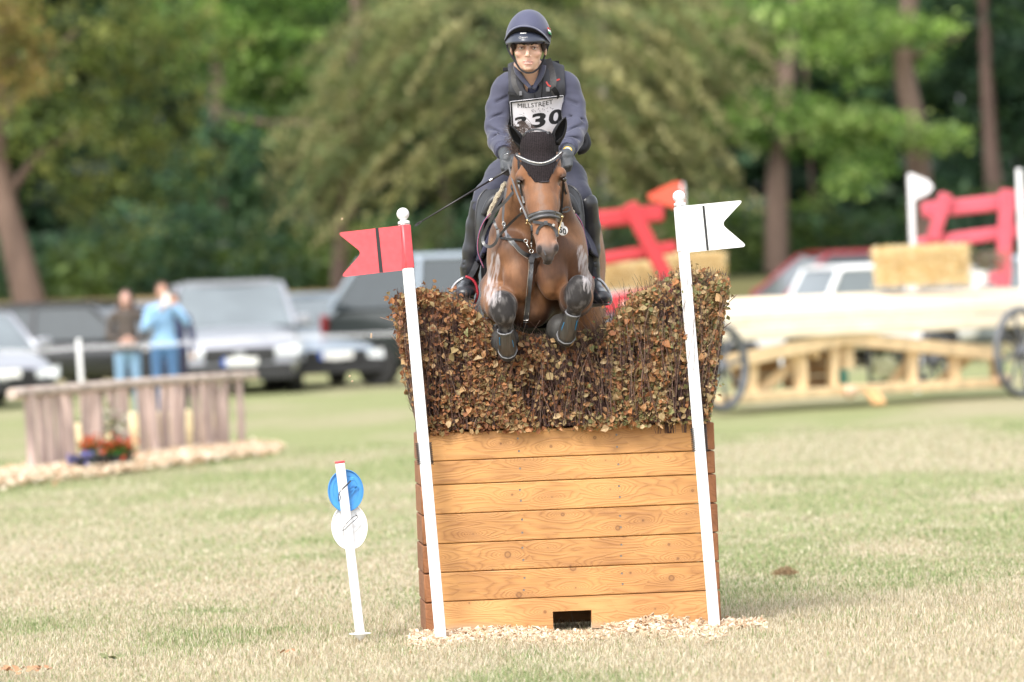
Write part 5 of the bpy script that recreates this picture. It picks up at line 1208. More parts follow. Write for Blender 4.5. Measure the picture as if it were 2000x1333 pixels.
# ------------------------------------------------------------------ horse
def proj(v):
    d = (np.asarray(v, float) - [0, -CAM_D, CAM_H]) @ _R
    return 1000 + FPX * d[:, 0] / -d[:, 2], 666.5 - FPX * d[:, 1] / -d[:, 2]
def pr(px, py, Y, r): return (*P(px, py, Y), r)
def surf(F, px, py, off=.005, y0=-.7, y1=1.8, fallback=.3):
    """point on the front of body F that the line of sight through a photo pixel meets, lifted off by off"""
    ys = np.arange(y0, y1, F.h * .7); pts = np.array([P(px, py, Y) for Y in ys])
    i = np.round((pts - F.lo) / F.h).astype(int); ok = ((i >= 0) & (i < F.n)).all(1); i = np.clip(i, 0, F.n - 1)
    d = F.d[tuple(i.T)]; hit = np.where(ok & (d < off))[0]
    return P(px, py, ys[hit[0]]) if len(hit) else P(px, py, fallback)
def drape(F, pts, n=24, off=.005, fallback=.3, **k):
    c = bez([(a, b, 0) for a, b in pts], n); q = np.array([surf(F, a, b, off, fallback=fallback, **k) for a, b, _ in c])
    for _ in range(2): q[1:-1] = .25 * q[:-2] + .5 * q[1:-1] + .25 * q[2:]
    return q

HB = Field((-.55, -.62, .15), (.95, 2.95, 2.45), .0062)
H = HB
Zf = lambda f: ((0, 0, 1), f)
def torso(F, g=0.0):
    F.chain([pr(1049, 528, .31, .236), pr(1050, 530, .8, .262), pr(1056, 518, 1.5, .262), pr(1066, 508, 2.05, .250)], .06, Zf(1.12), grow=g)
    F.cap(P(1049, 418, .55), P(1054, 425, 1.2), .075, .08, .12, grow=g)
    F.ell(P(986, 508, .25), (.092, .19, .225), .04, grow=g); F.ell(P(1114, 508, .25), (.092, .19, .225), .04, grow=g)
torso(H)
# croup, hind legs stretched behind
H.ell(P(1022, 480, 2.2), (.17, .33, .25), .06); H.ell(P(1118, 478, 2.2), (.17, .33, .25), .06)
for sx in (-1, 1):
    cx = 1075 + sx * 50
    H.chain([pr(cx, 520, 2.15, .20), pr(cx + sx * 12, 620, 1.95, .135), pr(cx + sx * 8, 700, 2.15, .085), pr(cx, 790, 2.42, .055)], .05, ((1, 0, 0), .82))
    H.ell(P(cx + sx * 14, 600, 1.92), (.115, .18, .22), .05)
    H.chain([pr(cx, 790, 2.42, .055), pr(cx, 810, 2.44, .042), pr(cx - 2, 900, 2.5, .034), pr(cx - 2, 925, 2.53, .045), pr(cx - 3, 950, 2.60, .036), pr(cx - 3, 985, 2.66, .058)], .015)
# neck
H.chain([pr(1047, 470, .40, .205), pr(1048, 425, .26, .172), pr(1049, 375, .12, .138), pr(1048, 325, .0, .115), pr(1048, 290, -.04, .095)], .05)
H.cap(P(1046, 330, .02), P(1044, 455, .12), .06, .075, .05)
for sx in (-1, 1): H.cap(P(1048 + sx * 24, 360, .06), P(1048 + sx * 52, 455, .20), .075, .085, .05)
# breast muscles
H.ell(P(1013, 543, .045), (.082, .078, .125), .030); H.ell(P(1079, 543, .045), (.080, .078, .12), .030)
H.ell(P(1000, 492, .09), (.09, .09, .10), .04); H.ell(P(1090, 492, .09), (.09, .09, .10), .04)
H.ell(P(1032, 605, .16), (.12, .10, .10), .05)
H.cap(P(1046, 505, -.05), P(1043, 595, -.03), .016, .014, .022, sub=True); H.cap(P(975, 520, -.02), P(990, 548, -.04), .010, .010, .03, sub=True); H.cap(P(1118, 520, -.02), P(1104, 548, -.04), .010, .010, .03, sub=True)
H.cap(P(1100, 560, -.03), P(1088, 590, -.03), .014, .012, .04, sub=True)
H.cap(P(988, 556, -.04), P(1000, 590, -.04), .012, .012, .04, sub=True)
H.cap(P(1000, 590, 0.0), P(1012, 625, .03), .02, .02, .04, sub=True)
H.cap(P(1084, 590, 0.0), P(1070, 622, .03), .02, .02, .04, sub=True)
# forelegs folded up in front of the breast
H.chain([pr(966, 560, .30, .075), pr(974, 592, .10, .088), pr(979, 598, -.10, .078), pr(982, 600, -.22, .062)], .03)
H.ell(P(983, 604, -.27), (.065, .060, .088), .02); H.ell(P(980, 588, -.285), (.044, .04, .04), .02); H.ell(P(987, 618, -.285), (.046, .036, .036), .02)
H.chain([pr(986, 620, -.26, .044), pr(989, 645, -.22, .034), pr(992, 688, -.10, .033)], .02)
H.ell(P(992, 690, -.09), (.045, .045, .045), .02); H.chain([pr(991, 688, -.07, .036), pr(985, 672, .02, .036), pr(983, 668, .10, .058)], .015)
H.chain([pr(1134, 556, .30, .074), pr(1124, 588, .10, .082), pr(1126, 580, -.08, .080), pr(1129, 576, -.20, .060)], .03)
H.ell(P(1130, 572, -.26), (.065, .060, .090), .02); H.ell(P(1134, 556, -.275), (.046, .04, .04), .02); H.ell(P(1124, 588, -.275), (.042, .036, .036), .02)
H.chain([pr(1124, 596, -.25, .044), pr(1119, 615, -.21, .034), pr(1105, 658, -.09, .033)], .02)
H.ell(P(1104, 660, -.08), (.045, .045, .045), .02); H.chain([pr(1103, 658, -.06, .036), pr(1099, 652, .03, .036), pr(1097, 650, .10, .058)], .015)
# head
def head(F, g=0.0):
    F.ell(P(1051, 293, -.12), (.088, .12, .120), .03, grow=g)
    F.ell(P(1053, 338, -.19), (.100, .085, .10), .03, grow=g)
    F.chain([pr(1056, 350, -.185, .093), pr(1060, 400, -.252, .080), pr(1064, 445, -.325, .063), pr(1068, 482, -.390, .052)], .02, ((0, 1, 0), .95), grow=g)
    F.chain([pr(1054, 360, -.06, .098), pr(1058, 400, -.13, .088), pr(1063, 440, -.24, .052), pr(1068, 490, -.34, .042)], .03, grow=g)
    F.ell(P(1019, 345, -.185), (.032, .045, .036), .018, grow=g); F.ell(P(1094, 340, -.185), (.032, .045, .036), .018, grow=g)
head(H)
H.cap(P(1026, 372, -.235), P(1037, 405, -.28), .010, .007, .018); H.cap(P(1092, 368, -.235), P(1085, 403, -.28), .010, .007, .018)
H.ell(P(1033, 352, -.315), (.018, .02, .03), .02, sub=True); H.ell(P(1085, 349, -.315), (.018, .02, .03), .02, sub=True)
H.ell(P(1015, 356, -.235), (.014, .020, .014), .008, sub=True); H.ell(P(1100.5, 351, -.235), (.014, .020, .014), .008, sub=True)
H.cap(P(1012, 349, -.23), P(1021, 352, -.25), .007, .006, .008); H.cap(P(1095, 346, -.25), P(1103, 344, -.23), .006, .007, .008)
H.ell(P(1069, 491, -.405), (.044, .040, .040), .015); H.ell(P(1070.5, 506, -.405), (.028, .030, .020), .012); H.ell(P(1069, 513, -.375), (.025, .028, .013), .010)
H.ell(P(1053.5, 485, -.415), (.018, .028, .034), .008); H.ell(P(1084.5, 483, -.415), (.018, .028, .034), .008)
H.cap(P(1055, 480, -.452), P(1052, 490, -.452), .008, .010, .006, sub=True); H.cap(P(1052, 490, -.450), P(1057, 496, -.450), .011, .008, .006, sub=True)
H.cap(P(1084, 478, -.452), P(1087, 488, -.452), .008, .010, .006, sub=True); H.cap(P(1087, 488, -.450), P(1082, 495, -.450), .011, .008, .006, sub=True)
H.cap(P(1060, 509, -.452), P(1079, 508, -.452), .003, .003, .006, sub=True)
H.displace(lambda x, y, z: .009 * (fbm(x * 9, y * 9, z * 9, 2) - .5) * sstep(-.08, .0, y))
hv, hq = H.mesh(1)
hx, hy = proj(hv)
bay, bay2 = np.array([.24, .112, .050]), np.array([.105, .048, .025])
nz = fbm(hv[:, 0] * 7, hv[:, 1] * 7, hv[:, 2] * 7, 3)[:, None]
c = bay * (1 - sstep(.35, .7, nz)) + bay2 * sstep(.35, .7, nz)
c = c * (1 - .20 * (fbm(hv[:, 0] * 60, hv[:, 1] * 60, hv[:, 2] * 24, 2)[:, None] - .5) * 2)
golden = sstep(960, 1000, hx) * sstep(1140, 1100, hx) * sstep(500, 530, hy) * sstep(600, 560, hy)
c = c * (1 + .22 * golden[:, None]); c = c * (1 - .35 * (sstep(585, 625, hy) * (hv[:, 1] > -.1) * (hv[:, 1] < 1.2))[:, None])  # lower chest and belly: darker coat, with shade painted into the colour
def blend(c, col, w): return c * (1 - w[:, None]) + np.asarray(col) * w[:, None]
front = hv[:, 1] < -.0
# face: orange-brown with greyer flanks, dark muzzle and eye rims
hd = (hv[:, 1] < np.interp(hy, [250, 400, 440, 470, 530], [.04, -.04, -.12, -.24, -.30])) & (hy < 530) & (hx > 1005) & (hx < 1108)
hdn = fbm(hv[:, 0] * 40, hv[:, 1] * 40, hv[:, 2] * 25, 3)
c = np.where(hd[:, None], blend(c, [.22, .092, .040], np.full(len(c), .6)), c)
ctr = 1053 + (hy - 350) * .1
c = np.where(hd[:, None], blend(c, [.13, .075, .05], .65 * sstep(16, 34 - (hy - 350) * .08, np.abs(hx - ctr)) * sstep(350, 380, hy) * sstep(455, 400, hy) * sstep(.3, .6, hdn)), c)
c = np.where(hd[:, None], blend(c, [.20, .12, .085], .7 * np.exp(-((hx - ctr) / 11) ** 2) * sstep(.38, .6, hdn) * sstep(440, 400, hy)), c)
c = np.where(hd[:, None], blend(c, [.30, .17, .12], .5 * sstep(440, 470, hy)), c)
for ex, ey in ((1015, 356), (1100.5, 351)): c = np.where(hd[:, None], blend(c, [.05, .035, .03], .85 * sstep(13, 6, np.hypot(hx - ex, (hy - ey) * .8))), c)
mz = hd & (hv[:, 1] < -.28)
c = np.where(mz[:, None], blend(c, [.095, .078, .075], sstep(468, 488, hy + 5 * (hdn - .5) * 2) * .92), c)
c = np.where(mz[:, None], blend(c, [.035, .028, .026], sstep(498, 506, hy) * .5 + .6 * np.exp(-((hx - 1069) / 6) ** 2) * sstep(488, 495, hy)), c)
for ex, ey in ((1055, 488), (1085, 486)): c = np.where(mz[:, None], blend(c, [.03, .022, .022], .96 * sstep(6, 4, np.hypot(hx - ex + (1 if ex < 1070 else -1) * 1.5, (hy - ey) * .55))), c)
c = np.where(mz[:, None], blend(c, [.5, .42, .38], .5 * sstep(6, 3, np.hypot(hx - 1088, (hy - 499) * .6)) * sstep(.4, .6, hdn)), c)
# black points of the legs
lg = (hv[:, 1] < -.13) & (hy > 530)
kl = sstep(1.25, .95, np.hypot((hx - 984) / 27, (hy - 606) / 38)); kr = sstep(1.25, .95, np.hypot((hx - 1131) / 27, (hy - 573) / 40))
low = ((hx < 1020) & (hy > 630)) | ((hx > 1080) & (hy > 600) & (hv[:, 1] < -.10))
dk = np.clip(kl + kr + low, 0, 1) * lg
knee = np.array([.021, .018, .018])
dust = sstep(.5, .75, fbm(hv[:, 0] * 50, hv[:, 1] * 50, hv[:, 2] * 20, 3))
c = blend(c, knee, dk); c = blend(c, [.17, .158, .155], dk * dust * .55)
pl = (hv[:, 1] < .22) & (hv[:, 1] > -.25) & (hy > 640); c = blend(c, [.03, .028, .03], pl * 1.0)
c = np.where((hv[:, 1] > 2.25)[:, None] & (hv[:, 2] < 1.2)[:, None], np.array([.04, .03, .03]), c)
# white grease smeared on shoulders and forearm
st = fbm(hx / 5, hy / 22, 0 * hx, 3); st2 = fbm(hx / 1.7 + hy / 9, hy / 16, 0 * hx + 4, 2)
w1 = sstep(1.15, .75, np.hypot((hx - 964 + (hy - 530) * .10) / 14, (hy - 533) / 47)) * (hv[:, 1] < .4)
w2 = sstep(1.15, .75, np.hypot((hx - 1138 - (hy - 510) * .14) / 12, (hy - 516) / 42)) * (hv[:, 1] < .4)
w3 = sstep(1.15, .7, np.hypot((hx - 962) / 20, (hy - 574) / 30)) * (hy > 545) * (hx < 990)
w4 = sstep(1.2, .6, np.hypot((hx - 1147) / 12, (hy - 553) / 26))
gr = np.clip(np.maximum.reduce([w1, w2, w3 * .95, w4 * .9]), 0, 1)
gr = sstep(.74, 1.02, gr * .48 + .36 * st + .46 * st2) * sstep(.02, .25, gr)
c = blend(c, [.56, .52, .53], gr * .68)
def horse_mat():
    m = mat("bay_coat", (1, 1, 1), .58, attr=True, var=.18, vscale=55, bump=.22, bscale=170, stretch=(1, 1, .32), spec=.35, detail=8)
    b = m.node_tree.nodes['Principled BSDF']; b.inputs['Sheen Weight'].default_value = .12; b.inputs['Sheen Roughness'].default_value = .35; return m
coat = horse_mat()
horse_loc = np.array([.14, 1.0, 0])
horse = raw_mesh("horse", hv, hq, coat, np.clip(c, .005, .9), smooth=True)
tag(horse, "bay horse jumping the brush towards the camera, forelegs folded, black crocheted ear bonnet", "horse")
eye_m = mat("horse_eye", (.012, .007, .005), .06, var=0, spec=.8)
for ex, ey, nx_ in ((1014.5, 356, -.5), (1101.5, 351, .5)):
    mb = MB(); mb.ball(P(ex, ey, -.222), (.014, .0165, .0135), 14); mb.build("eye", eye_m, horse, smooth=True)
hair_m = mat("black_hair", (.075, .045, .035), .5, var=.3, vscale=30)
def strands(name, roots, tips, r, parent, m, mid=None, label=None):
    n = len(roots); K = 6; t = np.linspace(0, 1, K)[None, :, None]
    ctrl = (roots + tips) / 2 + (mid if mid is not None else 0) + rng.normal(0, .012, (n, 3))
    p = (1 - t) ** 2 * roots[:, None] + 2 * t * (1 - t) * ctrl[:, None] + t ** 2 * tips[:, None]
    sticks(p, np.full(n, r), np.ones((n, 3)), name, parent); o = bpy.data.objects[name] if name in bpy.data.objects else None
    o = COL.objects[-1]; o.data.materials[0] = m
    return tag(o, label, kind='stuff')
n = 170; rt = np.array([P(rng.uniform(1004, 1030), rng.uniform(255, 300), rng.uniform(0, .12)) for _ in range(n)])
tp = rt + np.stack([rng.uniform(-.075, -.01, n), rng.uniform(-.04, .04, n), rng.uniform(-.06, .05, n)], -1)
strands("mane", rt, tp, .0016, horse, hair_m, np.array([-.01, 0, .03]), "dark mane blown out beside the left ear")
n = 45; rt = np.array([P(rng.uniform(1018, 1046), rng.uniform(250, 262), -.02) for _ in range(n)])
tp = np.array([P(1008 + 22 * u + rng.normal(0, 3), 236 + 10 * u + rng.normal(0, 4), .05) for u in rng.random(n)])
strands("forelock", rt, tp, .0014, horse, hair_m, np.array([-.02, 0, .035]), "wisps of mane flying up before the number bib")
n = 700; rt = P(1072, 440, 2.42) + rng.normal(0, .02, (n, 3)); tp = rt + np.stack([rng.normal(0, .08, n), rng.uniform(.15, .45, n), rng.uniform(-.75, -.2, n)], -1)
strands("tail", rt, tp, .002, horse, hair_m, np.array([0, .18, .18]))

# ---- bonnet
knit_m = mat("crochet_knit", (.034, .027, .030), .9, var=.3, vscale=90, bump=.4, bscale=190, spec=.2)
def add_stitches(m):
    n, l = m.node_tree.nodes, m.node_tree.links; b = n['Principled BSDF']
    tc = n.new('ShaderNodeTexCoord'); mp = n.new('ShaderNodeMapping'); mp.inputs['Scale'].default_value = (105, 0, 140); vo = n.new('ShaderNodeTexVoronoi'); vo.inputs['Scale'].default_value = 1; vo.inputs['Randomness'].default_value = .25
    l.new(tc.outputs['Object'], mp.inputs[0]); l.new(mp.outputs[0], vo.inputs['Vector'])
    cr = n.new('ShaderNodeValToRGB'); cr.color_ramp.elements[0].position = .18; cr.color_ramp.elements[0].color = (.004, .003, .003, 1); cr.color_ramp.elements[1].position = .5; cr.color_ramp.elements[1].color = (.024, .018, .020, 1)
    l.new(vo.outputs['Distance'], cr.inputs[0]); l.new(cr.outputs[0], b.inputs['Base Color'])
    bp = n.new('ShaderNodeBump'); bp.inputs['Strength'].default_value = .8; bp.inputs['Distance'].default_value = .003; l.new(vo.outputs['Distance'], bp.inputs['Height']); l.new(bp.outputs[0], b.inputs['Normal'])
add_stitches(knit_m)
lycra_m = mat("ear_lycra", (.010, .010, .012), .6, var=.15, spec=.3)
BF = Field((-.05, -.45, 2.0), (.35, .16, 2.55), .0045); head(BF, .006)
BF.cap(P(1048, 268, -.06), P(1048, 262, .0), .062, .06, .03, grow=.004)
_bn = [(1004, 302), (1044.5, 357), (1071, 355), (1099, 297)]
_bw = [P(a, b, -.25) for a, b in _bn]
def bonnet_cut(x, y, z):
    zz = np.interp(np.broadcast_to(x, (x + z).shape if False else np.broadcast(x, z).shape), [q[0] for q in _bw], [q[2] for q in _bw])
    return np.maximum(zz - z, np.maximum(y - .03, (2.0 - z)))
BF.cut(lambda x, y, z: bonnet_cut(x, y, z))
bv, bq = BF.mesh(1)
bonnet = raw_mesh("ear_bonnet", bv, bq, knit_m, smooth=True, parent=horse); tag(bonnet, "black crocheted bonnet over the forehead")
mb = MB()
for q0, q1 in zip(_bn[:-1], _bn[1:]):
    pts = drape(BF, [q0, ((q0[0] + q1[0]) / 2, (q0[1] + q1[1]) / 2), q1], 10, .002, fallback=-.18, y0=-.5); mb.tube(pts, .0042, 6, flat=((0, 1, 0), .6))
mb.build("bonnet_border", mat("knit_border", (.028, .022, .026), .8, var=.3, vscale=150, bump=.3, bscale=200), bonnet, smooth=True)
def ear(base, tip, turn, lab):
    """cupped ear: rolled sheet wide in the middle, open towards the front"""
    b, t = P(*base), P(*tip); ax = t - b; L = np.linalg.norm(ax); ax /= L
    fx = np.array([math.sin(turn), -math.cos(turn), 0]); fx -= ax * fx @ ax; fx /= np.linalg.norm(fx); sx = np.cross(ax, fx)
    K, A = 12, 14; v = []
    for k in range(K):
        s_ = k / (K - 1); w = .034 * (math.sin(math.pi * min(1, .22 + s_ * .78)) ** .75) * (1 if s_ < .97 else .3) + .0015
        if s_ < .25: w = .030 + .012 * s_
        gap = 1.25 * sstep(.05, .35, s_) + .10; bend = .012 * s_ * s_
        for a in range(A):
            th = gap / 2 * 1.0 + (2 * math.pi - gap) * a / (A - 1)
            v.append(b + ax * L * s_ + w * (fx * math.cos(th) * .8 + sx * math.sin(th)) + fx * bend)
    f = [(k * A + a, k * A + a + 1, (k + 1) * A + a + 1, (k + 1) * A + a) for k in range(K - 1) for a in range(A - 1)]
    mb = MB(); mb.add(v, f); o = mb.build("ear_cover", lycra_m, bonnet, smooth=True, label=lab)
    md = o.modifiers.new("thick", 'SOLIDIFY'); md.thickness = .003; return o
ear((1024, 291, -.10), (997, 245, -.13), -.55, "ear cover pricked up on the viewer's left")
ear((1083, 281, -.10), (1104.5, 229, -.13), .1, "ear cover pricked up on the viewer's right")
# ---- bridle
leather = mat("black_leather", (.022, .021, .023), .38, var=.25, vscale=40, bump=.1, bscale=90, spec=.6)
leather_g = mat("worn_black_leather", (.045, .045, .050), .32, var=.3, vscale=30, bump=.15, bscale=70, spec=.7)
stitch = mat("leather_edge_stitching", (.30, .27, .22), .6)
steel = mat("polished_steel", (.62, .60, .57), .22, metal=1, var=.1); brass = mat("pale_brass", (.62, .46, .24), .3, metal=1, var=.15)
def strap(F, name, pts, w, parent, m=leather, th=.004, off=.004, n=22, lab=None, fallback=.1, ys=None, y0=-.7):
    q = drape(F, pts, n, off, fallback, y0=y0) if ys is None else bez([P(a, b, y) for (a, b), y in zip(pts, ys)], n)
    mb = MB(); mb.strip(q, w, th); return mb.build(name, m, parent, smooth=30, label=lab)
bridle = strap(BF, "bridle", [(1007, 300), (1012, 306), (1024, 312.5), (1040, 318.5), (1058, 320.5), (1076, 315), (1090, 305), (1098, 296)], .020, horse, leather_g, .006, .005, 30, "black bridle with a crystal browband and a padded noseband", -.16)
q = drape(BF, [(1009.5, 304), (1024, 311), (1040, 317), (1058, 319), (1076, 313.5), (1090, 303.5), (1096, 298)], 46, .013, -.17)
mb = MB()
for p in q: mb.ball(p + [0, -.001, 0], .0036, 6)
mb.build("crystals", mat("crystal", (.85, .83, .80), .1, metal=.6, var=.1), bridle, smooth=True, kind='stuff')
strap(BF, "headpiece", [(1021, 266), (1031, 257), (1046, 253), (1061, 255.5), (1072, 261)], .010, bridle, leather_g, .005, .006, 16, fallback=-.12)
for pts in ([(1012, 308), (1013, 325), (1015, 352), (1020, 385), (1026, 408), (1033, 430)], [(1013, 360), (1017, 375), (1021, 388), (1023, 398)],
            [(1096, 302), (1099, 330), (1100, 360), (1099, 385), (1097, 405), (1096, 425)], [(1101, 358), (1103, 370), (1106, 380)]):
    strap(H, "cheek_strap", pts, .010, bridle, leather, .004, .006, 14, fallback=-.12)
strap(H, "noseband", [(1031, 431), (1036, 427), (1048, 422.5), (1062, 420), (1078, 420), (1090, 423.5), (1096, 428)], .046, bridle, leather_g, .013, .007, 22, "padded noseband", -.25)
pad_g = mat("grey_padding", (.075, .075, .08), .33, var=.2)
for dy_, rr_ in ((0, .0095), (8, .0085)):
    q = drape(H, [(1033, 425 + dy_ * .9), (1040, 420.5 + dy_), (1050, 416.5 + dy_), (1064, 414 + dy_), (1080, 414 + dy_), (1093, 419 + dy_)], 22, .014, -.25); mb = MB(); mb.tube(q, rr_ * np.sin(np.linspace(.5, 2.64, len(q))) ** .5, 10); mb.build("noseband_pad", pad_g, bridle, smooth=True)
strap(H, "flash_strap", [(1041, 434), (1052, 435), (1063, 437), (1074, 439), (1082, 445), (1087, 455), (1089, 463)], .015, bridle, leather, .005, .014, 20, None, -.25)
strap(H, "flash_strap", [(1048, 458), (1051, 448), (1057, 441), (1066, 437)], .014, bridle, leather, .005, .009, 14, None, -.25)
mb = MB(); mb.box(surf(H, 1066, 436, .024), (.010, .005, .011), bev=.002); mb.build("flash_loop", leather_g, bridle)
mb = MB(); mb.box(surf(H, 1081, 440, .022), (.006, .003, .006), Euler((0, .6, 0)).to_matrix()); mb.build("buckle", steel, bridle)
for a, b in (((1030, 431), (1048, 455)), ((1098, 424), (1089, 461))):
    mb = MB(); mb.tube([P(a[0], a[1], -.30), P(b[0], b[1], -.36)], .0042, 8); mb.ball(P(a[0], a[1], -.305), .0072, 10); mb.ball(P(b[0], b[1], -.36), .007, 8)
    mb.ball(P(a[0] - 1.5, a[1] + 5.5, -.305), .005, 8); mb.build("bit_shank", [brass], bridle, smooth=True)
def ring(c, r, t, nrm, name, m, parent, sc=1.0):
    n_ = np.asarray(nrm, float); n_ /= np.linalg.norm(n_); u = np.cross(n_, (0, 0, 1)); u /= np.linalg.norm(u); w = np.cross(n_, u)
    an = np.linspace(0, 2 * math.pi, 25); mb = MB(); mb.tube(np.asarray(c) + r * (np.cos(an)[:, None] * u + sc * np.sin(an)[:, None] * w), t, 7, cap=False); return mb.build(name, m, parent, smooth=True)
ring(P(1020, 411, -.20), .011, .0025, (.6, -1, 0), "bit_ring", steel, bridle, 1.3)
strap(H, "rein_loop", [(1098, 410), (1106, 405), (1112, 406), (1113, 410), (1107, 414), (1098, 415)], .008, bridle, leather, .004, ys=[-.2, -.2, -.2, -.2, -.2, -.2])
tagm = mat("white_card", (.80, .79, .78), .5, var=.05)
tc_ = P(1099.5, 451, -.18); mb = MB(); mb.lathe(tc_, [(.0245, 0), (.0255, .001), (.0245, .003)], 28, axis=(.05, -1, .1), sc=(1.0, 1.0)); mb.prism([tc_ + np.array([x, -.0, z]) for x, z in ((-.016, .018), (.008, .022), (.002, .044), (-.006, .046))], (0, -.003, 0))
nt = mb.build("number_tag", tagm, bridle, smooth=40, label="round white number tag hanging from the bridle")

def text_mesh(body, name, m, parent, fn, off=0.0, bold=.0, shear=0.0, n_sub=2):
    """lettering as a thin mesh; fn maps (u in 0..1 along the word, v in 0..1 up) to a world point"""
    cu = bpy.data.curves.new(name, 'FONT'); cu.body = body; cu.offset = bold; cu.resolution_u = 6; cu.shear = shear
    tmp = bpy.data.objects.new(name, cu); COL.objects.link(tmp); bpy.context.view_layer.update()
    me = bpy.data.meshes.new_from_object(tmp.evaluated_get(bpy.context.evaluated_depsgraph_get())); bpy.data.objects.remove(tmp)
    import bmesh
    bm = bmesh.new(); bm.from_mesh(me); bmesh.ops.triangulate(bm, faces=bm.faces)
    for _ in range(n_sub): bmesh.ops.subdivide_edges(bm, edges=[e for e in bm.edges if e.calc_length() > .12], cuts=1); bmesh.ops.triangulate(bm, faces=bm.faces)
    bm.to_mesh(me); bm.free()
    v = np.empty(len(me.vertices) * 3); me.vertices.foreach_get('co', v); v = v.reshape(-1, 3)
    lo, hi = v.min(0), v.max(0); uv = (v[:, :2] - lo[:2]) / (hi[:2] - lo[:2])
    me.vertices.foreach_set('co', np.array([fn(a, b) for a, b in uv]).ravel()); me.materials.clear(); me.materials.append(m); me.update()
    o = bpy.data.objects.new(name, me); COL.objects.link(o); attach(o, parent); return o
ink = mat("black_ink", (.02, .02, .022), .6)
text_mesh("50", "tag_number", ink, nt, lambda u, v: P(1099 + (u - .5) * 14, 451 - (v - .5) * 12 + (u - .5) * 6, -.1855), bold=.02, n_sub=0)
# ---- reins
reins = strap(H, "reins", [(1003.4, 374), (987.6, 393.5), (968.7, 412.4), (954, 437.6), (945.6, 456.6), (942.8, 468), (946, 478), (956, 482.5), (966.6, 476.5), (972.5, 463), (972, 450)], .015, bridle, leather_g, .004,
              ys=[.0, .0, .02, .05, .07, .07, .06, .04, .02, .01, .02], n=44, lab="looped black reins hanging over the horse's shoulder")
strap(H, "rein", [(997, 350), (988, 370), (979, 387), (966, 408), (962, 419), (966.6, 438), (971, 448)], .013, bridle, leather, .004, ys=[.1, .08, .06, .06, .06, .05, .03], n=26)
strap(H, "rein", [(993, 322), (1000, 350), (1010, 380), (1019, 402), (1031, 430)], .009, bridle, mat("grey_rein", (.12, .12, .125), .5, var=.2), .005, ys=[.14, .0, -.12, -.2, -.29], n=18)
strap(H, "rein", [(1000, 330), (1003, 355), (999, 366), (1004, 374)], .012, bridle, leather, .004, ys=[.1, .02, .0, .0], n=12)
# ---- breastplate
bp_ = strap(H, "breastplate", [(989, 460), (994, 466), (1003, 477), (1013, 489), (1024, 497), (1036, 501.5), (1050, 499), (1064, 494)], .026, horse, leather_g, .006, .005, 26, "black breastplate meeting in a Y on the chest", .0)
strap(H, "chest_strap", [(1036, 499), (1037, 508), (1037, 522), (1035.5, 540), (1033, 565), (1030.5, 595), (1028, 618), (1026.5, 640)], .027, bp_, leather_g, .006, .006, 26, None, .02)
mb = MB(); q = drape(H, [(1036, 498), (1037, 505), (1037, 514)], 6, .009, .0); mb.strip(q, [.055, .050, .046, .040, .034, .030][:len(q)], .006); mb.build("chest_plate", leather_g, bp_, smooth=30)
for dx in (-1, 1):
    qq = drape(H, [(1037 + dx * 4.2, 508), (1037 + dx * 4, 522), (1035.5 + dx * 4, 540), (1033 + dx * 4, 565), (1030.5 + dx * 4, 595), (1028 + dx * 4, 616)], 20, .011, .0); mb = MB(); mb.tube(qq, .0011, 4); mb.build("edge_stitching", stitch, bp_)
qq = drape(H, [(994, 470), (1003, 481), (1013, 493), (1024, 501.5), (1031, 506)], 14, .011, .0); mb = MB(); mb.tube(qq, .0011, 4); mb.build("edge_stitching", stitch, bp_)
for yy in (626, 630):
    q = drape(H, [(1022, yy), (1027, yy + .5), (1032, yy)], 6, .011, .02); mb = MB(); mb.tube(q, .0028, 6); mb.build("keeper", steel if yy == 626 else leather, bp_)
strap(H, "neck_strap", [(989, 368), (986, 385), (983.5, 405), (982.5, 425), (984, 440), (988, 455), (992, 466)], .013, bp_, mat("grey_webbing", (.16, .16, .175), .6, var=.2), .004, .005, 22, None, .1)
strap(H, "martingale_strap", [(1020, 416), (1008, 426), (996, 437.6), (986, 448), (977, 459)], .013, bp_, leather, .005, ys=[-.2, -.12, -.06, -.03, -.02], n=18)
strap(H, "martingale_strap", [(977, 465), (990, 466.5), (1005, 468), (1023, 470)], .011, bp_, leather, .005, .010, 16, None, .0)
strap(H, "martingale_strap", [(1038, 440), (1038.5, 455), (1038.5, 470), (1038, 478)], .0095, bp_, leather, .004, .008, 12, None, -.05)
mb = MB(); mb.ball(surf(H, 977, 461, .012), .010, 8); mb.build("strap_stop", leather, bp_, smooth=True)
ring(surf(H, 1027, 471, .012), .0095, .0023, (0, -1, .1), "ring", steel, bp_); ring(surf(H, 1038, 491, .015), .010, .0022, (0, -1, .3), "ring", steel, bp_)
ring(surf(H, 984, 438, .010), .008, .002, (0, -1, .1), "ring", steel, bp_, 1.3); ring(surf(H, 972, 449, .03), .008, .002, (0.4, -1, .1), "ring", steel, bp_)
for a, b in (((1028, 475), (1035, 488)), ((1037.5, 476), (1038, 488))):
    mb = MB(); mb.tube([surf(H, *a, .014), surf(H, *b, .016)], .0032, 7); mb.ball(surf(H, *a, .015), .0055, 8); mb.build("snap_hook", steel, bp_, smooth=True)
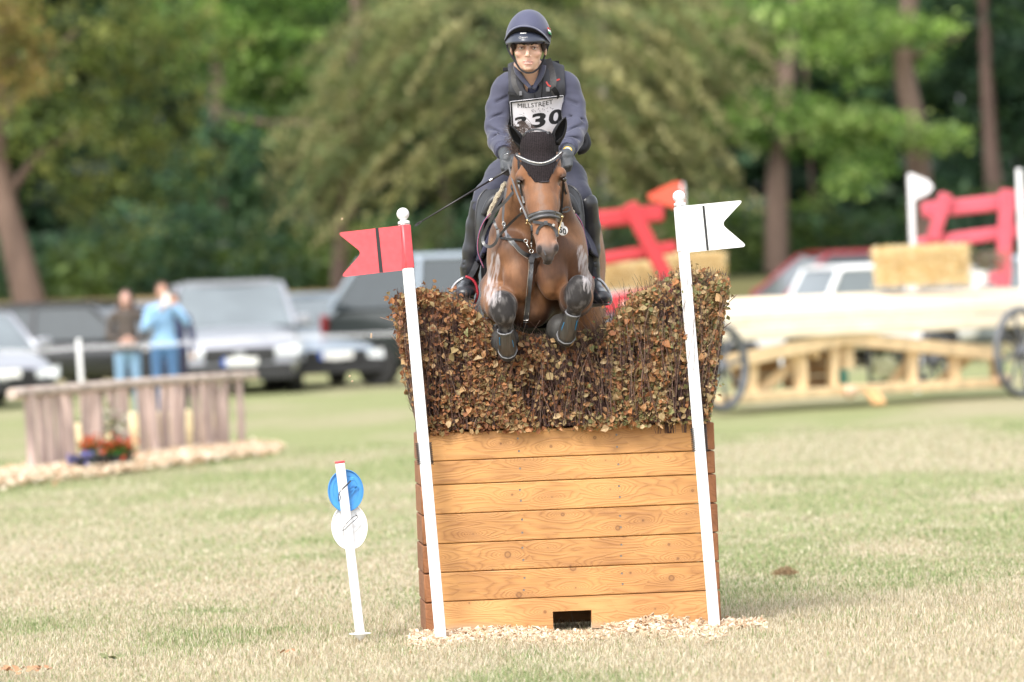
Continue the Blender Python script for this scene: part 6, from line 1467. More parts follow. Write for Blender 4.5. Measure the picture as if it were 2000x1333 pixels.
# ---- leg boots
tpu = mat("muddy_clear_boot", (.075, .072, .066), .3, var=.6, vscale=110, bump=.3, bscale=90, stretch=(1, .10, .10), spec=.7, col2=(.028, .026, .024))
rub = mat("rubber_bell_boot", (.022, .022, .023), .6, var=.3, vscale=18, bump=.2, bscale=60, col2=(.060, .056, .050)); blue_s = mat("blue_flash", (.03, .22, .45), .4)
rim_m = mat("boot_binding", (.19, .19, .20), .6, var=.3, vscale=60)
def leg_boot(a, b, ra, rb, bell_c, bell_r, lab, tilt, cut_side):
    a, b = P(*a), P(*b); ax = b - a; L = np.linalg.norm(ax); ax /= L
    fr = np.array([0, -1, 0]) - ax * (-ax[1]); fr /= np.linalg.norm(fr); sx = np.cross(ax, fr)
    K, A = 14, 36; v = []
    for k in range(K):
        s_ = k / (K - 1); r = ra + (rb - ra) * s_ + .003 * math.sin(s_ * 3.1)
        for i in range(A):
            t = 2 * math.pi * i / A; rr = r * (1 + (.035 if (i % 4 == 0 and math.cos(t) > -.1) else 0))
            dz = .012 * math.cos(t) * (1 if k == K - 1 else (-1 if k == 0 else 0))
            v.append(a + ax * (L * s_ + dz) + rr * (fr * math.cos(t) + sx * math.sin(t) * 1.0))
    f = [(k * A + i, k * A + (i + 1) % A, (k + 1) * A + (i + 1) % A, (k + 1) * A + i) for k in range(K - 1) for i in range(A)]
    mb = MB(); mb.add(v, f); o = mb.build("leg_boot", tpu, horse, smooth=25, label=lab)
    md = o.modifiers.new("thick", 'SOLIDIFY'); md.thickness = .004
    for row in (0, K - 1):
        mb = MB(); pp = [v[row * A + i] for i in range(A)] + [v[row * A]]; mb.tube(pp, .0042, 6, cap=False); mb.build("binding", rim_m, o, smooth=True)
    for t0, s0, s1 in ((.9 * cut_side, .12, .5), (-.75 * cut_side, .3, .62)):
        pp = [a + ax * L * (s0 + (s1 - s0) * q) + (ra + (rb - ra) * (s0 + (s1 - s0) * q) + .004) * (fr * math.cos(t0) + sx * math.sin(t0)) for q in (0, .5, 1)]
        mb = MB(); mb.strip(pp, .0035, .003, nrm=fr * math.cos(t0) + sx * math.sin(t0)); mb.build("flash", blue_s, o)
    c_ = P(*bell_c); ax2 = np.array([tilt[0], 1, tilt[1]]); ax2 /= np.linalg.norm(ax2)
    mb = MB(); R0 = bell_r
    mb.lathe(c_, [(R0 * .42, -.045), (R0 * .66, -.040), (R0 * .86, -.022), (R0 * .97, .005), (R0, .035), (R0 * 1.03, .055), (R0 * .95, .057), (R0 * .90, .03)], 32, axis=ax2, sc=(1, .93))
    bb = mb.build("bell_boot", rub, horse, smooth=50)
    fl = MB(); q0 = c_ - ax2 * .02
    an = np.linspace(1.7, 3.6, 10) if cut_side > 0 else np.linspace(-.4, 1.2, 8)
leg_boot((986.5, 646, -.235), (991.5, 684, -.125), .038, .046, (983, 666, -.03), .081, "ribbed muddy boot on the viewer's left foreleg", (.05, .10), 1)
leg_boot((1118.5, 612, -.225), (1106, 656, -.11), .036, .046, (1098, 646, -.02), .080, "ribbed muddy boot on the viewer's right foreleg", (-.10, .08), -1)
# ------------------------------------------------------------------ saddle
SF = Field((-.30, .30, 1.62), (.60, 1.55, 2.45), .0075); torso(SF, .030)
zc = P(938, 500, .7)[2]
#SF.chain([pr(980, 368, .70, .022), pr(962, 371, .64, .026), pr(947, 384, .61, .028), pr(940, 405, .60, .026), pr(936, 440, .60, .022), pr(935, 470, .62, .02), pr(935, 497, .66, .018)], .02)
#SF.chain([pr(1104, 366, .70, .022), pr(1117, 371, .64, .026), pr(1130, 385, .61, .028), pr(1137, 405, .60, .026), pr(1141, 440, .60, .022), pr(1143, 470, .62, .018)], .02)
SF.cut(lambda x, y, z: np.maximum(np.maximum(.56 + .25 * (z - 2.0) ** 2 - y, y - (1.15 + .3 * (z - 1.9))), zc - z + .12 * np.abs(y - .85)))
SF.cap(P(1050, 380, .95), P(1050, 372, 1.25), .10, .13, .05); SF.cap(P(1050, 385, .72), P(1050, 390, .78), .07, .09, .05)
sv, sq = SF.mesh(2)
saddle = raw_mesh("saddle", sv, sq, leather, smooth=True); tag(saddle, "black leather jumping saddle with knee rolls under the rider", "saddle")
PF = Field((-.34, .25, 1.55), (.64, 1.6, 2.4), .0075); torso(PF, .056); zp = P(938, 522, .5)[2]
PF.cut(lambda x, y, z: np.maximum(np.maximum(.44 + .35 * np.abs(z - 1.95) ** 2 - y, y - 1.45), zp - z + .15 * np.abs(y - .9)))
IN = Field((-.34, .25, 1.55), (.64, 1.6, 2.4), .0075); torso(IN, .034); PF.d = np.maximum(PF.d, -IN.d)
pv, pq = PF.mesh(1); navy_pad = mat("navy_quilt", (.022, .022, .05), .8, var=.2, bump=.5, bscale=40)
pad = raw_mesh("saddle_pad", pv, pq, navy_pad, smooth=True, parent=saddle)
FF = Field((-.30, .30, 1.75), (.60, 1.0, 2.4), .0075); torso(FF, .040); zf = P(940, 432, .5)[2]
FF.cut(lambda x, y, z: np.maximum(np.maximum(.47 - y, y - .66), zf - z + .06 * np.sin(x * 40)))
IN = Field((-.30, .30, 1.75), (.60, 1.0, 2.4), .0075); torso(IN, .010); FF.d = np.maximum(FF.d, -IN.d)
FF.displace(lambda x, y, z: .010 * (vnoise(x * 70, y * 70, z * 70) - .5))
fv, fq = FF.mesh(0); raw_mesh("sheepskin", fv, fq, mat("sheepskin", (.55, .46, .32), .95, var=.2, vscale=80, bump=1.0, bscale=140, sheen=.5), smooth=True, parent=saddle)
GI = Field((-.34, .25, 1.35), (.64, 1.2, 2.2), .0075); torso(GI, .028); IN = Field((-.34, .25, 1.35), (.64, 1.2, 2.2), .0075); torso(IN, .008); GI.d = np.maximum(GI.d, -IN.d)
GI.cut(lambda x, y, z: np.maximum(np.maximum(.42 - y, y - .74 + 0 * x), z - 1.95)); v, q = GI.mesh(1)
raw_mesh("girth", v, q, mat("black_girth", (.010, .009, .010), .95, var=.2, spec=.1), smooth=True, parent=saddle)
pip = mat("purple_piping", (.085, .075, .17), .7); pip2 = mat("red_piping", (.38, .10, .14), .7)
for pts, y in (([(958, 418), (946, 432), (937, 452), (933, 475), (934, 495), (940, 512), (945, 524)], .42), ([(1124, 418), (1136, 436), (1142, 460), (1146, 480), (1148, 500)], .42)):
    q = bez([P(a, b, y) for a, b in pts], 22); mb = MB(); mb.tube(q, .0045, 7); mb.build("piping", pip, saddle, smooth=True)
    mb = MB(); mb.tube(q + np.array([0, -.006, 0]), .002, 5); mb.build("piping", pip2, saddle, smooth=True)
def shell(T, Bm, yT, yB, name, m, parent, n=24, rows=6, belly=0.0):
    v = []; us = np.linspace(0, 1, n)
    ct, cb = bez([(a, b, y) for (a, b), y in zip(T, yT)], 120), bez([(a, b, y) for (a, b), y in zip(Bm, yB)], 120)
    for u in us:
        a, b = ct[int(u * (len(ct) - 1))], cb[int(u * (len(cb) - 1))]
        for r in range(rows):
            s_ = r / (rows - 1); p = a * (1 - s_) + b * s_; v.append(P(p[0], p[1], p[2] - belly * math.sin(math.pi * s_) * math.sin(math.pi * u)))
    f = [(i * rows + j, i * rows + j + 1, (i + 1) * rows + j + 1, (i + 1) * rows + j) for i in range(n - 1) for j in range(rows - 1)]
    mb = MB(); mb.add(v, f); o = mb.build(name, m, parent, smooth=True); md = o.modifiers.new("thick", 'SOLIDIFY'); md.thickness = .004; md.offset = 0; return o

sad_m = mat("matt_saddle_leather", (.030, .031, .035), .42, var=.15, vscale=12, spec=.5)
def flip(pts): return pts
for out_, inn_, roll in (([(977, 366), (951, 370), (937, 384), (931, 404), (929, 430), (930, 462), (934, 498)], [(978, 369), (967, 389), (957, 408), (950, 425), (945, 447), (942, 475), (942, 500)], ((969, 383), (955, 399), (943, 421))),
                         ([(1101, 359), (1121, 367), (1134, 384), (1139, 410), (1141, 442), (1141, 476), (1139, 490)], [(1100, 376), (1112, 394), (1122, 408), (1127, 420), (1131, 442), (1134, 476), (1135, 492)], ((1108, 380), (1119, 397), (1130, 420)))):
    pn = shell(out_, inn_, [.70, .66, .64, .63, .63, .65, .68], [.66, .60, .56, .55, .55, .58, .62], "flap", sad_m, saddle, 30, 8, belly=.02)
    mb = MB(); mb.tube(bez([P(a, b, y - .004) for (a, b), y in zip(out_, [.70, .66, .64, .63, .63, .65, .68])], 26), .0048, 7); mb.build("flap_edge", leather_g, saddle, smooth=True)
    mb = MB(); q = bez([P(*r_, .55) for r_ in roll], 14); mb.tube(q, .023 * np.sin(np.linspace(.5, 2.75, len(q))) ** .6, 12); mb.build("knee_roll", sad_m, saddle, smooth=True)
wool_m = mat("sheepskin_wool", (.42, .36, .26), .95, var=.2, vscale=80, bump=1.0, bscale=140, sheen=.5)
for pts, r_ in (([(986, 358), (979, 372), (970, 388), (961, 405), (953, 424)], .0095), ([(1101, 386), (1109, 400), (1117, 415), (1123, 430)], .010)):
    q = bez([P(a, b, .53) for a, b in pts], 20); WF = Field(q.min(0) - .06, q.max(0) + .06, .005)
    WF.chain([(*p, r_) for p in q], .01); WF.displace(lambda x, y, z: .010 * (vnoise(x * 90, y * 90, z * 90) - .5)); v, qd = WF.mesh(0); raw_mesh("wool_roll", v, qd, wool_m, smooth=True, parent=saddle)
# stirrups
alu = mat("grey_aluminium", (.42, .42, .43), .35, metal=.6, var=.1); redm = mat("red_stirrup", (.42, .03, .045), .35, var=.15)
def stirrup(inner, outer, tread, leath, lab, y):
    r = thing("stirrup", P(*tread[0], y), lab, "stirrup", "stirrups")
    def curve(pts, w, m, nm, yy=None):
        q = bez([P(a, b, y if yy is None else yy[i]) for i, (a, b) in enumerate(pts)], 18); mb = MB(); mb.tube(q, w, 8, flat=((0, 1, 0), 2.0)); return mb.build(nm, m, r, smooth=True)
    curve(inner, .0075, redm, "inner_branch"); curve(outer, .0075, alu, "outer_branch")
    mb = MB(); mb.bar(P(*tread[0], y), P(*tread[1], y), .06, .010, bev=.003); mb.build("tread", alu, r, smooth=40)
    for d in (0, 1):
        q = bez([P(a + d * 5, b, y + .02 + .1 * (1 - i / 3)) for i, (a, b) in enumerate(leath)], 14); mb = MB(); mb.strip(q, .017, .004); mb.build("stirrup_leather", leather_g, r, smooth=30)
stirrup([(909, 541), (916, 543), (925, 549), (931, 560), (933, 575), (930, 587), (927, 593)], [(906, 543), (896, 549), (887, 558), (881, 571), (880, 582), (884, 588)], [(882, 588), (928, 594)],
        [(934, 498), (930, 512), (922, 530), (914, 543)], "stirrup with a red inner side on the boot at the viewer's left", .66)
stirrup([(1160, 541), (1157, 546), (1151, 556), (1148, 572), (1148, 592)], [(1166, 545), (1174, 549), (1182, 558), (1190, 572), (1194, 586), (1191, 594)], [(1150, 600), (1192, 594)],
        [(1141, 484), (1146, 504), (1154, 525), (1160, 542)], "stirrup with a grey outer side on the boot at the viewer's right", .64)

# ------------------------------------------------------------------ rider
lo, hi = (-.42, .02, 1.60), (.62, 1.35, 3.32)
def arms(F, g=0.0, hand=False, wr=0.0):
    F.chain([pr(983, 178, .58, .058), pr(974, 212, .56, .055), pr(969, 250, .50, .049), pr(976, 276, .40, .044 + wr), pr(983, 296, .28, .033 + wr)], .02, grow=g)
    F.chain([pr(1108, 174, .58, .060), pr(1118, 206, .57, .057), pr(1124, 246, .50, .051), pr(1117, 272, .40, .046 + wr), pr(1109, 291, .28, .034 + wr)], .02, grow=g)
def trunk(F, g=0.0):
    F.chain([pr(1040, 178, .58, .105), pr(1045, 225, .68, .125), pr(1050, 275, .84, .130), pr(1052, 322, 1.02, .150)], .05, ((1, 0, 0), 1.18), grow=g)
    F.cap(P(990, 168, .58), P(1101, 162, .58), .052, .054, .05, grow=g)
    F.cap(P(1012, 152, .56), P(1065, 148, .56), .045, .045, .05, grow=g)
def legs(F, g=0.0):
    for q in ([pr(1018, 325, .98, .115), pr(985, 350, .84, .092), pr(953, 382, .72, .060), pr(942, 402, .70, .048)], [pr(1082, 325, .98, .115), pr(1108, 350, .84, .088), pr(1131, 384, .72, .058), pr(1142, 402, .72, .046)]): F.chain(q, .03, grow=g)
def shins(F, g=0.0):
    F.chain([pr(941, 392, .70, .046), pr(933, 440, .76, .049), pr(923, 490, .78, .041), pr(919, 522, .80, .038)], .02, grow=g)
    F.chain([pr(1147, 398, .70, .046), pr(1150, 445, .76, .050), pr(1152, 490, .78, .043), pr(1152, 522, .80, .038)], .02, grow=g)
def feet(F, g=0.0):
    F.chain([pr(917, 522, .80, .040), pr(917, 552, .84, .038), pr(913, 564, .74, .036)], .02, grow=g); F.cap(P(912, 566, .74), P(907, 573, .62), .044, .050, .02, ((0, 0, 1), .66), grow=g)
    F.chain([pr(1153, 522, .80, .040), pr(1157, 556, .84, .038), pr(1163, 570, .74, .036)], .02, grow=g); F.cap(P(1165, 573, .74), P(1171, 582, .62), .044, .052, .02, ((0, 0, 1), .66), grow=g)
def hands(F, g=0.0):
    for mir, cx, cy in ((1, 989, 304), (-1, 1107, 298)):
        def q(dx, dy, Y, r): return pr(cx + mir * dx, cy + dy, Y, r)
        F.chain([q(-5, -8, .28, .030), q(0, 4, .21, .030)], .015, grow=g); F.ell(q(2, 9, .19, 0)[:3], (.036, .026, .034), .012, grow=g)
        for i, (fx, fl) in enumerate(((-7, 0), (-1, 2), (5, 2), (10, -1))):
            F.chain([q(fx, 15, .172, .0105), q(fx + .5, 25 + fl, .150, .0100), q(fx + 3, 33 + fl, .165, .0092), q(fx + 4, 32 + fl, .190, .008)], .0035, grow=g)
        F.chain([q(11, 2, .19, .013), q(15, 12, .165, .0115), q(13, 22, .152, .0105), q(10, 27, .150, .009)], .005, grow=g)
RF = Field(lo, hi, .0052)
trunk(RF, -.014); arms(RF, -.014); legs(RF, -.008); shins(RF, -.006); feet(RF); hands(RF)
# neck and head
RF.chain([pr(1036, 168, .52, .060), pr(1034, 128, .44, .054)], .03)
RF.ell(P(1033, 76, .43), (.076, .094, .092), .02); RF.ell(P(1031.5, 98, .385), (.0725, .072, .082), .02); RF.ell(P(1031, 119, .365), (.058, .054, .052), .02)
RF.ell(P(1031, 134, .325), (.021, .018, .014), .022)
RF.cap(P(1009, 126, .42), P(1019, 136, .36), .016, .013, .02); RF.cap(P(1054, 124, .42), P(1044, 135, .36), .014, .012, .02)
for sx in (-1, 1):
    RF.ell(P(1031 + sx * 18, 105, .327), (.020, .014, .016), .02)
    RF.ell(P(1031 + sx * 12.8, 93.4, .285), (.016, .013, .0085), .008, sub=True)
    RF.ell(P(1031 + sx * 5.6, 110, .288), (.007, .008, .006), .005)
    RF.cap(P(1031 + sx * 6, 88.5, .303), P(1031 + sx * 19, 88.5, .312), .0065, .006, .008)
    RF.ell(P(1032 + sx * 33, 100, .40), (.008, .018, .028), .008)
RF.cap(P(1031, 90, .305), P(1030, 107, .272), .0075, .0105, .009); RF.ell(P(1030, 109, .275), (.011, .012, .009), .006)
RF.cap(P(1021, 119.5, .300), P(1041, 119, .300), .0045, .0045, .006); RF.cap(P(1024, 125.5, .300), P(1039, 125, .300), .0058, .0058, .006)
RF.cap(P(1022, 122.3, .292), P(1040, 121.8, .292), .0025, .0025, .003, sub=True)
RF.ell(P(1031, 129.5, .300), (.016, .006, .003), .006, sub=True)
rv, rq = RF.mesh(1); rx, ry = proj(rv)
sk = np.array([.66, .415, .305]); n1 = fbm(rv[:, 0] * 30, rv[:, 1] * 30, rv[:, 2] * 30, 2)[:, None]
c = sk * (.95 + .1 * n1)
fc = rv[:, 1] < .36
c = np.where(fc[:, None], blend(c, [.60, .29, .25], .8 * sstep(1.25, .8, np.hypot((rx - 1031) / 11, (ry - 122.5) / 4.6))), c)
c = np.where(fc[:, None], blend(c, [.64, .34, .25], .3 * (sstep(10, 3, np.hypot(rx - 1013, ry - 108)) + sstep(10, 3, np.hypot(rx - 1050, ry - 107)))), c)
for sx in (-1, 1):
    c = np.where(fc[:, None], blend(c, [.48, .28, .21], .28 * sstep(1.2, .7, np.hypot((rx - 1031 - sx * 12.8) / 8.5, (ry - 93.4) / 5))), c)
    c = np.where(fc[:, None], blend(c, [.42, .20, .15], .4 * sstep(2.4, 1.2, np.hypot(rx - 1030 - sx * 4.6, (ry - 113) * 1.4))), c)
skin_m = mat("skin", (1, 1, 1), .48, attr=True, var=.06, vscale=40, bump=.04, bscale=150, sss=.15)
rider = raw_mesh("person", rv, rq, skin_m, np.clip(c, 0, 1), smooth=True)
tag(rider, "rider in navy helmet and white number bib crouching on the jumping horse", "person")
eyew = mat("eye_white", (.45, .40, .38), .25, var=.05); iris = mat("brown_iris", (.030, .015, .010), .5, spec=.2)
hair_b = mat("dark_brown_hair", (.035, .02, .014), .6, var=.4, vscale=80)
for sx in (-1, 1):
    ec = P(1031 + sx * 12.8, 93.8, .3085); mb = MB(); mb.ball(ec, .0118, 14); e = mb.build("eye", eyew, rider, smooth=True)
    mb = MB(); mb.ball(ec + np.array([.0010, -.0076, .0002]), .0062, 10); mb.build("iris", iris, e, smooth=True)
    q = bez([P(1031 + sx * 6.5, 94.2, .302), P(1031 + sx * 12.8, 91.7, .2955), P(1031 + sx * 19.5, 94, .305)], 10); mb = MB(); mb.tube(q, .0026, 6); mb.build("eyelid", mat("eyelid", (.34, .18, .13), .5), rider, smooth=True)
    q = bez([P(1031 + sx * 5.5, 88.0, .297), P(1031 + sx * 13, 85.2, .296), P(1031 + sx * 21, 87.0, .31)], 10); mb = MB(); mb.tube(q, np.linspace(.0042, .002, len(q)), 6, flat=((0, 1, 0), .6)); mb.build("eyebrow", hair_b, rider, smooth=True)
mb = MB(); mb.tube(bez([P(1025, 121.8, .2985), P(1031, 122, .2958), P(1037.5, 121.6, .2985)], 8), .0018, 6); mb.build("teeth", mat("teeth", (.66, .58, .52), .3), rider, smooth=True)
n = 360; side_ = rng.choice([-1, 1], n); rt = np.array([P(1032 + s_ * rng.uniform(27, 32), rng.uniform(82, 88), rng.uniform(.33, .42)) for s_ in side_])
tp = rt + np.stack([side_ * rng.uniform(-.004, .006, n), rng.uniform(-.01, .03, n), -rng.uniform(.015, .045, n)], -1); strands("hair", rt, tp, .0018, rider, hair_b, label="short dark brown hair under the helmet")
# ---- clothes
def fabric_wrinkle(F, amp, s):
    F.displace(lambda x, y, z: amp * (fbm(x * s, y * s, z * s * 1.8, 2) - .5))
cap_z = lambda px, py, Y: P(px, py, Y)[2]
jk_m = mat("navy_jersey", (.060, .063, .100), .85, var=.10, vscale=14, bump=.55, bscale=9, sheen=.25, col2=(.050, .052, .085))
JF = Field(lo, hi, .0056); trunk(JF, .012); arms(JF, .010, wr=.004)
JF.cap(P(1037, 150, .54), P(1036, 142, .50), .068, .064, .02)
fabric_wrinkle(JF, .010, 12)
for a, b in (((956, 232), (985, 222)), ((952, 250), (984, 262)), ((960, 268), (990, 262)), ((1110, 228), (1142, 236)), ((1108, 256), (1140, 244)), ((1104, 268), (1132, 272)), ((970, 200), (990, 190)), ((1108, 196), (1128, 204))):
    JF.cap(surf(JF, *a, 0, y0=.2, fallback=.5), surf(JF, *b, 0, y0=.2, fallback=.5), .0055, .0055, .018, sub=True)
JF.cut(lambda x, y, z: np.maximum(.285 - y, z - cap_z(1036, 138, .5)))
JF.cap(P(1037, 130, .46), P(1037, 176, .47), .047, .030, .012, sub=True)
v, q = JF.mesh(1); jacket = raw_mesh("jacket", v, q, jk_m, smooth=True, parent=rider)
for cx, cy in ((984, 297), (1108, 292)):
    ax_ = (P(cx, cy, .27) - P(cx - (7 if cx < 1000 else -8), cy - 21, .40)); ax_ /= np.linalg.norm(ax_)
    mb = MB(); mb.lathe(P(cx, cy, .27) - ax_ * .035, [(.045, 0), (.0455, .01), (.044, .032), (.041, .038), (.036, .038)], 20, axis=ax_); mb.build("cuff", mat("ribbed_cuff", (.055, .058, .095), .85, var=.2, vscale=120, bump=.3, bscale=200), jacket, smooth=40)
br_m = mat("navy_breeches", (.040, .042, .068), .7, var=.1, bump=.2, bscale=18, sheen=.2)
LF = Field(lo, hi, .0062); legs(LF, .008); LF.cap(P(1050, 322, 1.02), P(1050, 300, .98), .15, .14, .03); fabric_wrinkle(LF, .012, 14)
v, q = LF.mesh(1); raw_mesh("breeches", v, q, br_m, smooth=True, parent=rider)
BT = Field(lo, hi, .0052); shins(BT, .010); feet(BT, .008); fabric_wrinkle(BT, .0012, 16)
for px, py, s_ in ((918, 505, 1), (917, 515, 1), (919, 525, 1), (1152, 502, 1), (1152, 513, 1), (1153, 524, 1)): BT.cap(surf(BT, px - 12, py + 3, 0, y0=.4, fallback=.75), surf(BT, px + 12, py - 2, 0, y0=.4, fallback=.75), .003, .003, .008, sub=True)
zk = cap_z(935, 388, .7); BT.cut(lambda x, y, z: z - (zk + .10 * np.abs(x - .13) - .02 + .02 * np.sin((x) * 9)))
def halves(name, v, q, m, xm):
    out = []
    for sg in (-1, 1):
        s_ = (v[q[:, 0], 0] - xm) * sg > 0; u, inv = np.unique(q[s_], return_inverse=True); out.append(raw_mesh(name, v[u], inv.reshape(-1, 4), m, smooth=True, parent=rider))
    return out
v, q = BT.mesh(1); boots, boot_r = halves("riding_boot", v, q, mat("boot_leather", (.024, .025, .030), .33, var=.2, vscale=20, bump=.05, bscale=30, spec=.6), .13)
sole = mat("boot_sole", (.16, .15, .14), .7)
for (a, b) in (((907, 587, .585), (913, 573, .86)), ((1171, 596.5, .585), (1161, 577, .86))):
    a_, b_ = P(*a), P(*b); mb = MB(); pts = bez([a_, (a_ + b_) / 2, b_], 8); mb.tube(pts, np.linspace(.052, .036, len(pts)), 16, flat=((0, 0, 1), 1.0)); v_ = mb.v[0]; m_ = pts.mean(0)
    v_[:, 2] = (v_[:, 2] - np.interp(v_[:, 1], pts[:, 1], pts[:, 2])) * .16 + np.interp(v_[:, 1], pts[:, 1], pts[:, 2]); mb.build("sole", sole, boots if a[0] < 1000 else boot_r, smooth=40)
gl_m = mat("dark_grey_glove", (.055, .060, .068), .55, var=.2, bump=.3, bscale=60)
GF = Field(lo, (.62, .40, 3.0), .0045); hands(GF, .0035)
v, q = GF.mesh(1); halves("glove", v, q, gl_m, .13)
mb = MB(); mb.box(P(985, 318, .17), (.006, .003, .006)); mb.build("glove_tab", mat("orange_tab", (.6, .12, .02), .5), rider)
mb = MB(); mb.bar(surf(GF, 984.5, 304, .002, y0=.0, y1=.5, fallback=.17), surf(GF, 992, 300, .002, y0=.0, y1=.5, fallback=.17), .004, .004); mb.build("glove_tab", white_m, rider)
# vest
vest_m = mat("charcoal_body_protector", (.040, .041, .050), .8, var=.2, vscale=20, bump=.3, bscale=30)
VF = Field(lo, hi, .0056); trunk(VF, .036)
VF.cap(P(1046, 300, .92), P(1062, 285, 1.06), .15, .19, .05)
VF.cap(P(1012, 148, .55), P(1006, 172, .50), .035, .04, .03, grow=.02); VF.cap(P(1064, 144, .55), P(1074, 170, .50), .038, .042, .03, grow=.02)
zsh = cap_z(1000, 150, .55)
XL, XR = P(989, 200, .5)[0], P(1105, 200, .5)[0]
zn_, xn_ = cap_z(1037, 112, .5), P(1037, 112, .5)[0]
VF.cut(lambda x, y, z: np.maximum(np.maximum(XL + .015 * np.sin((z - 2.6) * 6) - x, x - XR), z - (zn_ - .42 * np.maximum(0, np.abs(x - xn_) - .06))))
VF.cap(P(1037, 128, .50), P(1038, 168, .46), .052, .040, .012, sub=True)
VF.cap(P(1038, 160, .42), P(1043, 190, .42), .026, .006, .010, sub=True)
v, q = VF.mesh(1); vest = raw_mesh("body_protector", v, q, vest_m, smooth=True, parent=rider)
mb = MB(); q = bez([P(1128, 296, .95), P(1140, 292, .95), P(1147, 280, .97), P(1141, 262, 1.0)], 10); mb.tube(q, .022, 10, flat=((0, 1, 0), 1.6)); mb.build("vest_tail", lycra_m, vest, smooth=True)
strapm = mat("grey_webbing_strap", (.055, .053, .055), .6, var=.2, vscale=90)
strap(VF, "shoulder_strap", [(1070, 116), (1074, 128), (1079, 145), (1081, 160), (1079, 172), (1086, 184)], .034, vest, strapm, .004, .004, 20, None, .46, y0=.2)
strap(VF, "shoulder_strap", [(1005, 124), (1003, 140), (1003, 158), (1008, 174), (1016, 184)], .026, vest, strapm, .004, .004, 18, None, .46, y0=.2)
strap(VF, "chest_buckle_strap", [(992, 182), (1001, 183), (1010, 186), (1017, 190)], .015, vest, lycra_m, .005, .006, 10, None, .42, y0=.2)
mb = MB(); mb.box(surf(VF, 1070, 175, .01, y0=.2), (.010, .004, .013), bev=.003); mb.build("strap_buckle", mat("grey_buckle", (.14, .14, .15), .4), vest); mb = MB(); mb.box(surf(VF, 1017, 183, .01, y0=.2), (.008, .004, .012), bev=.003); mb.build("strap_buckle", mat("grey_buckle", (.14, .14, .15), .4), vest)
strap(VF, "strap_end", [(1080, 172), (1086, 180), (1089, 188), (1086, 190)], .026, vest, lycra_m, .005, .008, 10, None, .42, y0=.2)
for pts in ([(1037, 150), (1041, 165), (1044, 180), (1045, 193)], [(1056, 118), (1060, 140), (1060, 165), (1057, 192)]): strap(VF, "zip_edge", pts, .005, vest, lycra_m, .003, .002, 16, None, .44, y0=.2)
for dx in (-22, 22):
    mb = MB(); mb.box(P(1037 + dx * 2.2, 130 + (6 if dx < 0 else -7), .60), (.018, .008, .010), bev=.003); mb.build("harness_loop", lycra_m, vest)
redp = mat("red_print", (.55, .05, .04), .5)
for pts in ([(1067, 160), (1071, 167), (1076, 169)], [(1081, 164), (1086, 158), (1093, 155)]): strap(VF, "red_logo_stroke", pts, .008, vest, redp, .002, .005, 10, None, .44, y0=.2)
# collar and shirt
mb = MB()
for a in ([(1009, 128), (1012, 142), (1022, 156), (1031, 166), (1036, 172)], [(1060, 128), (1058, 142), (1052, 156), (1046, 166), (1043, 174)]):
    q = bez([P(x, y, .43 - .01 * i) for i, (x, y) in enumerate(a)], 14); mb.tube(q, np.linspace(.019, .009, len(q)), 8, flat=((0, 1, 0), .6))
mb.build("collar", jk_m, rider, smooth=True)
mb = MB(); mb.ball(P(1041, 172, .475), (.032, .03, .055), 14); mb.build("shirt", mat("navy_shirt", (.014, .018, .055), .6, var=.2), rider, smooth=True)
# bib
def bib_pt(u, v):
    top = np.array([996 + u * 104, 198.5 - 12 * u - 3.5 * math.sin(math.pi * u) * 0]); bot = np.array([1001 + u * 101, 276 - 10 * u]); p = top * (1 - v) + bot * v
    return p
def bib_surf(px, py, off): return surf(VF, px, py, off, y0=.15, fallback=.45)
K1, K2 = 22, 16; g_ = np.array([[bib_surf(*bib_pt(a / (K1 - 1), b / (K2 - 1)), .007) for b in range(K2)] for a in range(K1)])
for _ in range(4): g_[1:-1, 1:-1] = (g_[:-2, 1:-1] + g_[2:, 1:-1] + g_[1:-1, :-2] + g_[1:-1, 2:] + 2 * g_[1:-1, 1:-1]) / 6
g_[:, :, 1] -= .006 * np.array([[vnoise(np.array(a * .35), np.array(b * .25), np.array(.5)) for b in range(K2)] for a in range(K1)])
f = [(a * K2 + b, a * K2 + b + 1, (a + 1) * K2 + b + 1, (a + 1) * K2 + b) for a in range(K1 - 1) for b in range(K2 - 1)]
mb = MB(); mb.add(g_.reshape(-1, 3), f); bib = mb.build("number_bib", mat("white_bib", (.82, .80, .84), .4, var=.10, vscale=12, bump=.2, bscale=14), rider, smooth=True, label="white bib printed MILLSTREET and 330")
bib.modifiers.new("thick", 'SOLIDIFY').thickness = .002
from mathutils.bvhtree import BVHTree
_bt = BVHTree.FromPolygons([Vector(p) for p in g_.reshape(-1, 3)], f)
def on_bib(px, py, off=.003):
    o_ = Vector((0, -CAM_D, CAM_H)); d_ = (Vector(P(px, py, .4)) - o_).normalized(); h_ = _bt.ray_cast(o_, d_)
    return np.array(h_[0] - d_ * off) if h_[0] is not None else P(px, py, .35)
mb = MB(); q = np.array([on_bib(*bib_pt(u, .03), .006) for u in np.linspace(.01, .99, 20)]); mb.strip(q, .008, .003)
q = np.array([on_bib(*bib_pt(.02, v), .006) for v in np.linspace(.02, .98, 12)]); mb.strip(q, .008, .003); mb.build("bib_binding", lycra_m, bib)
text_mesh("MILLSTREET", "event_name", ink, bib, lambda u, v: on_bib(1011 + u * 69, 211 - v * 8.5 - 8 * u ** 1.6 + 1.2 * math.sin(u * 3.1), .005), bold=.0, n_sub=0)
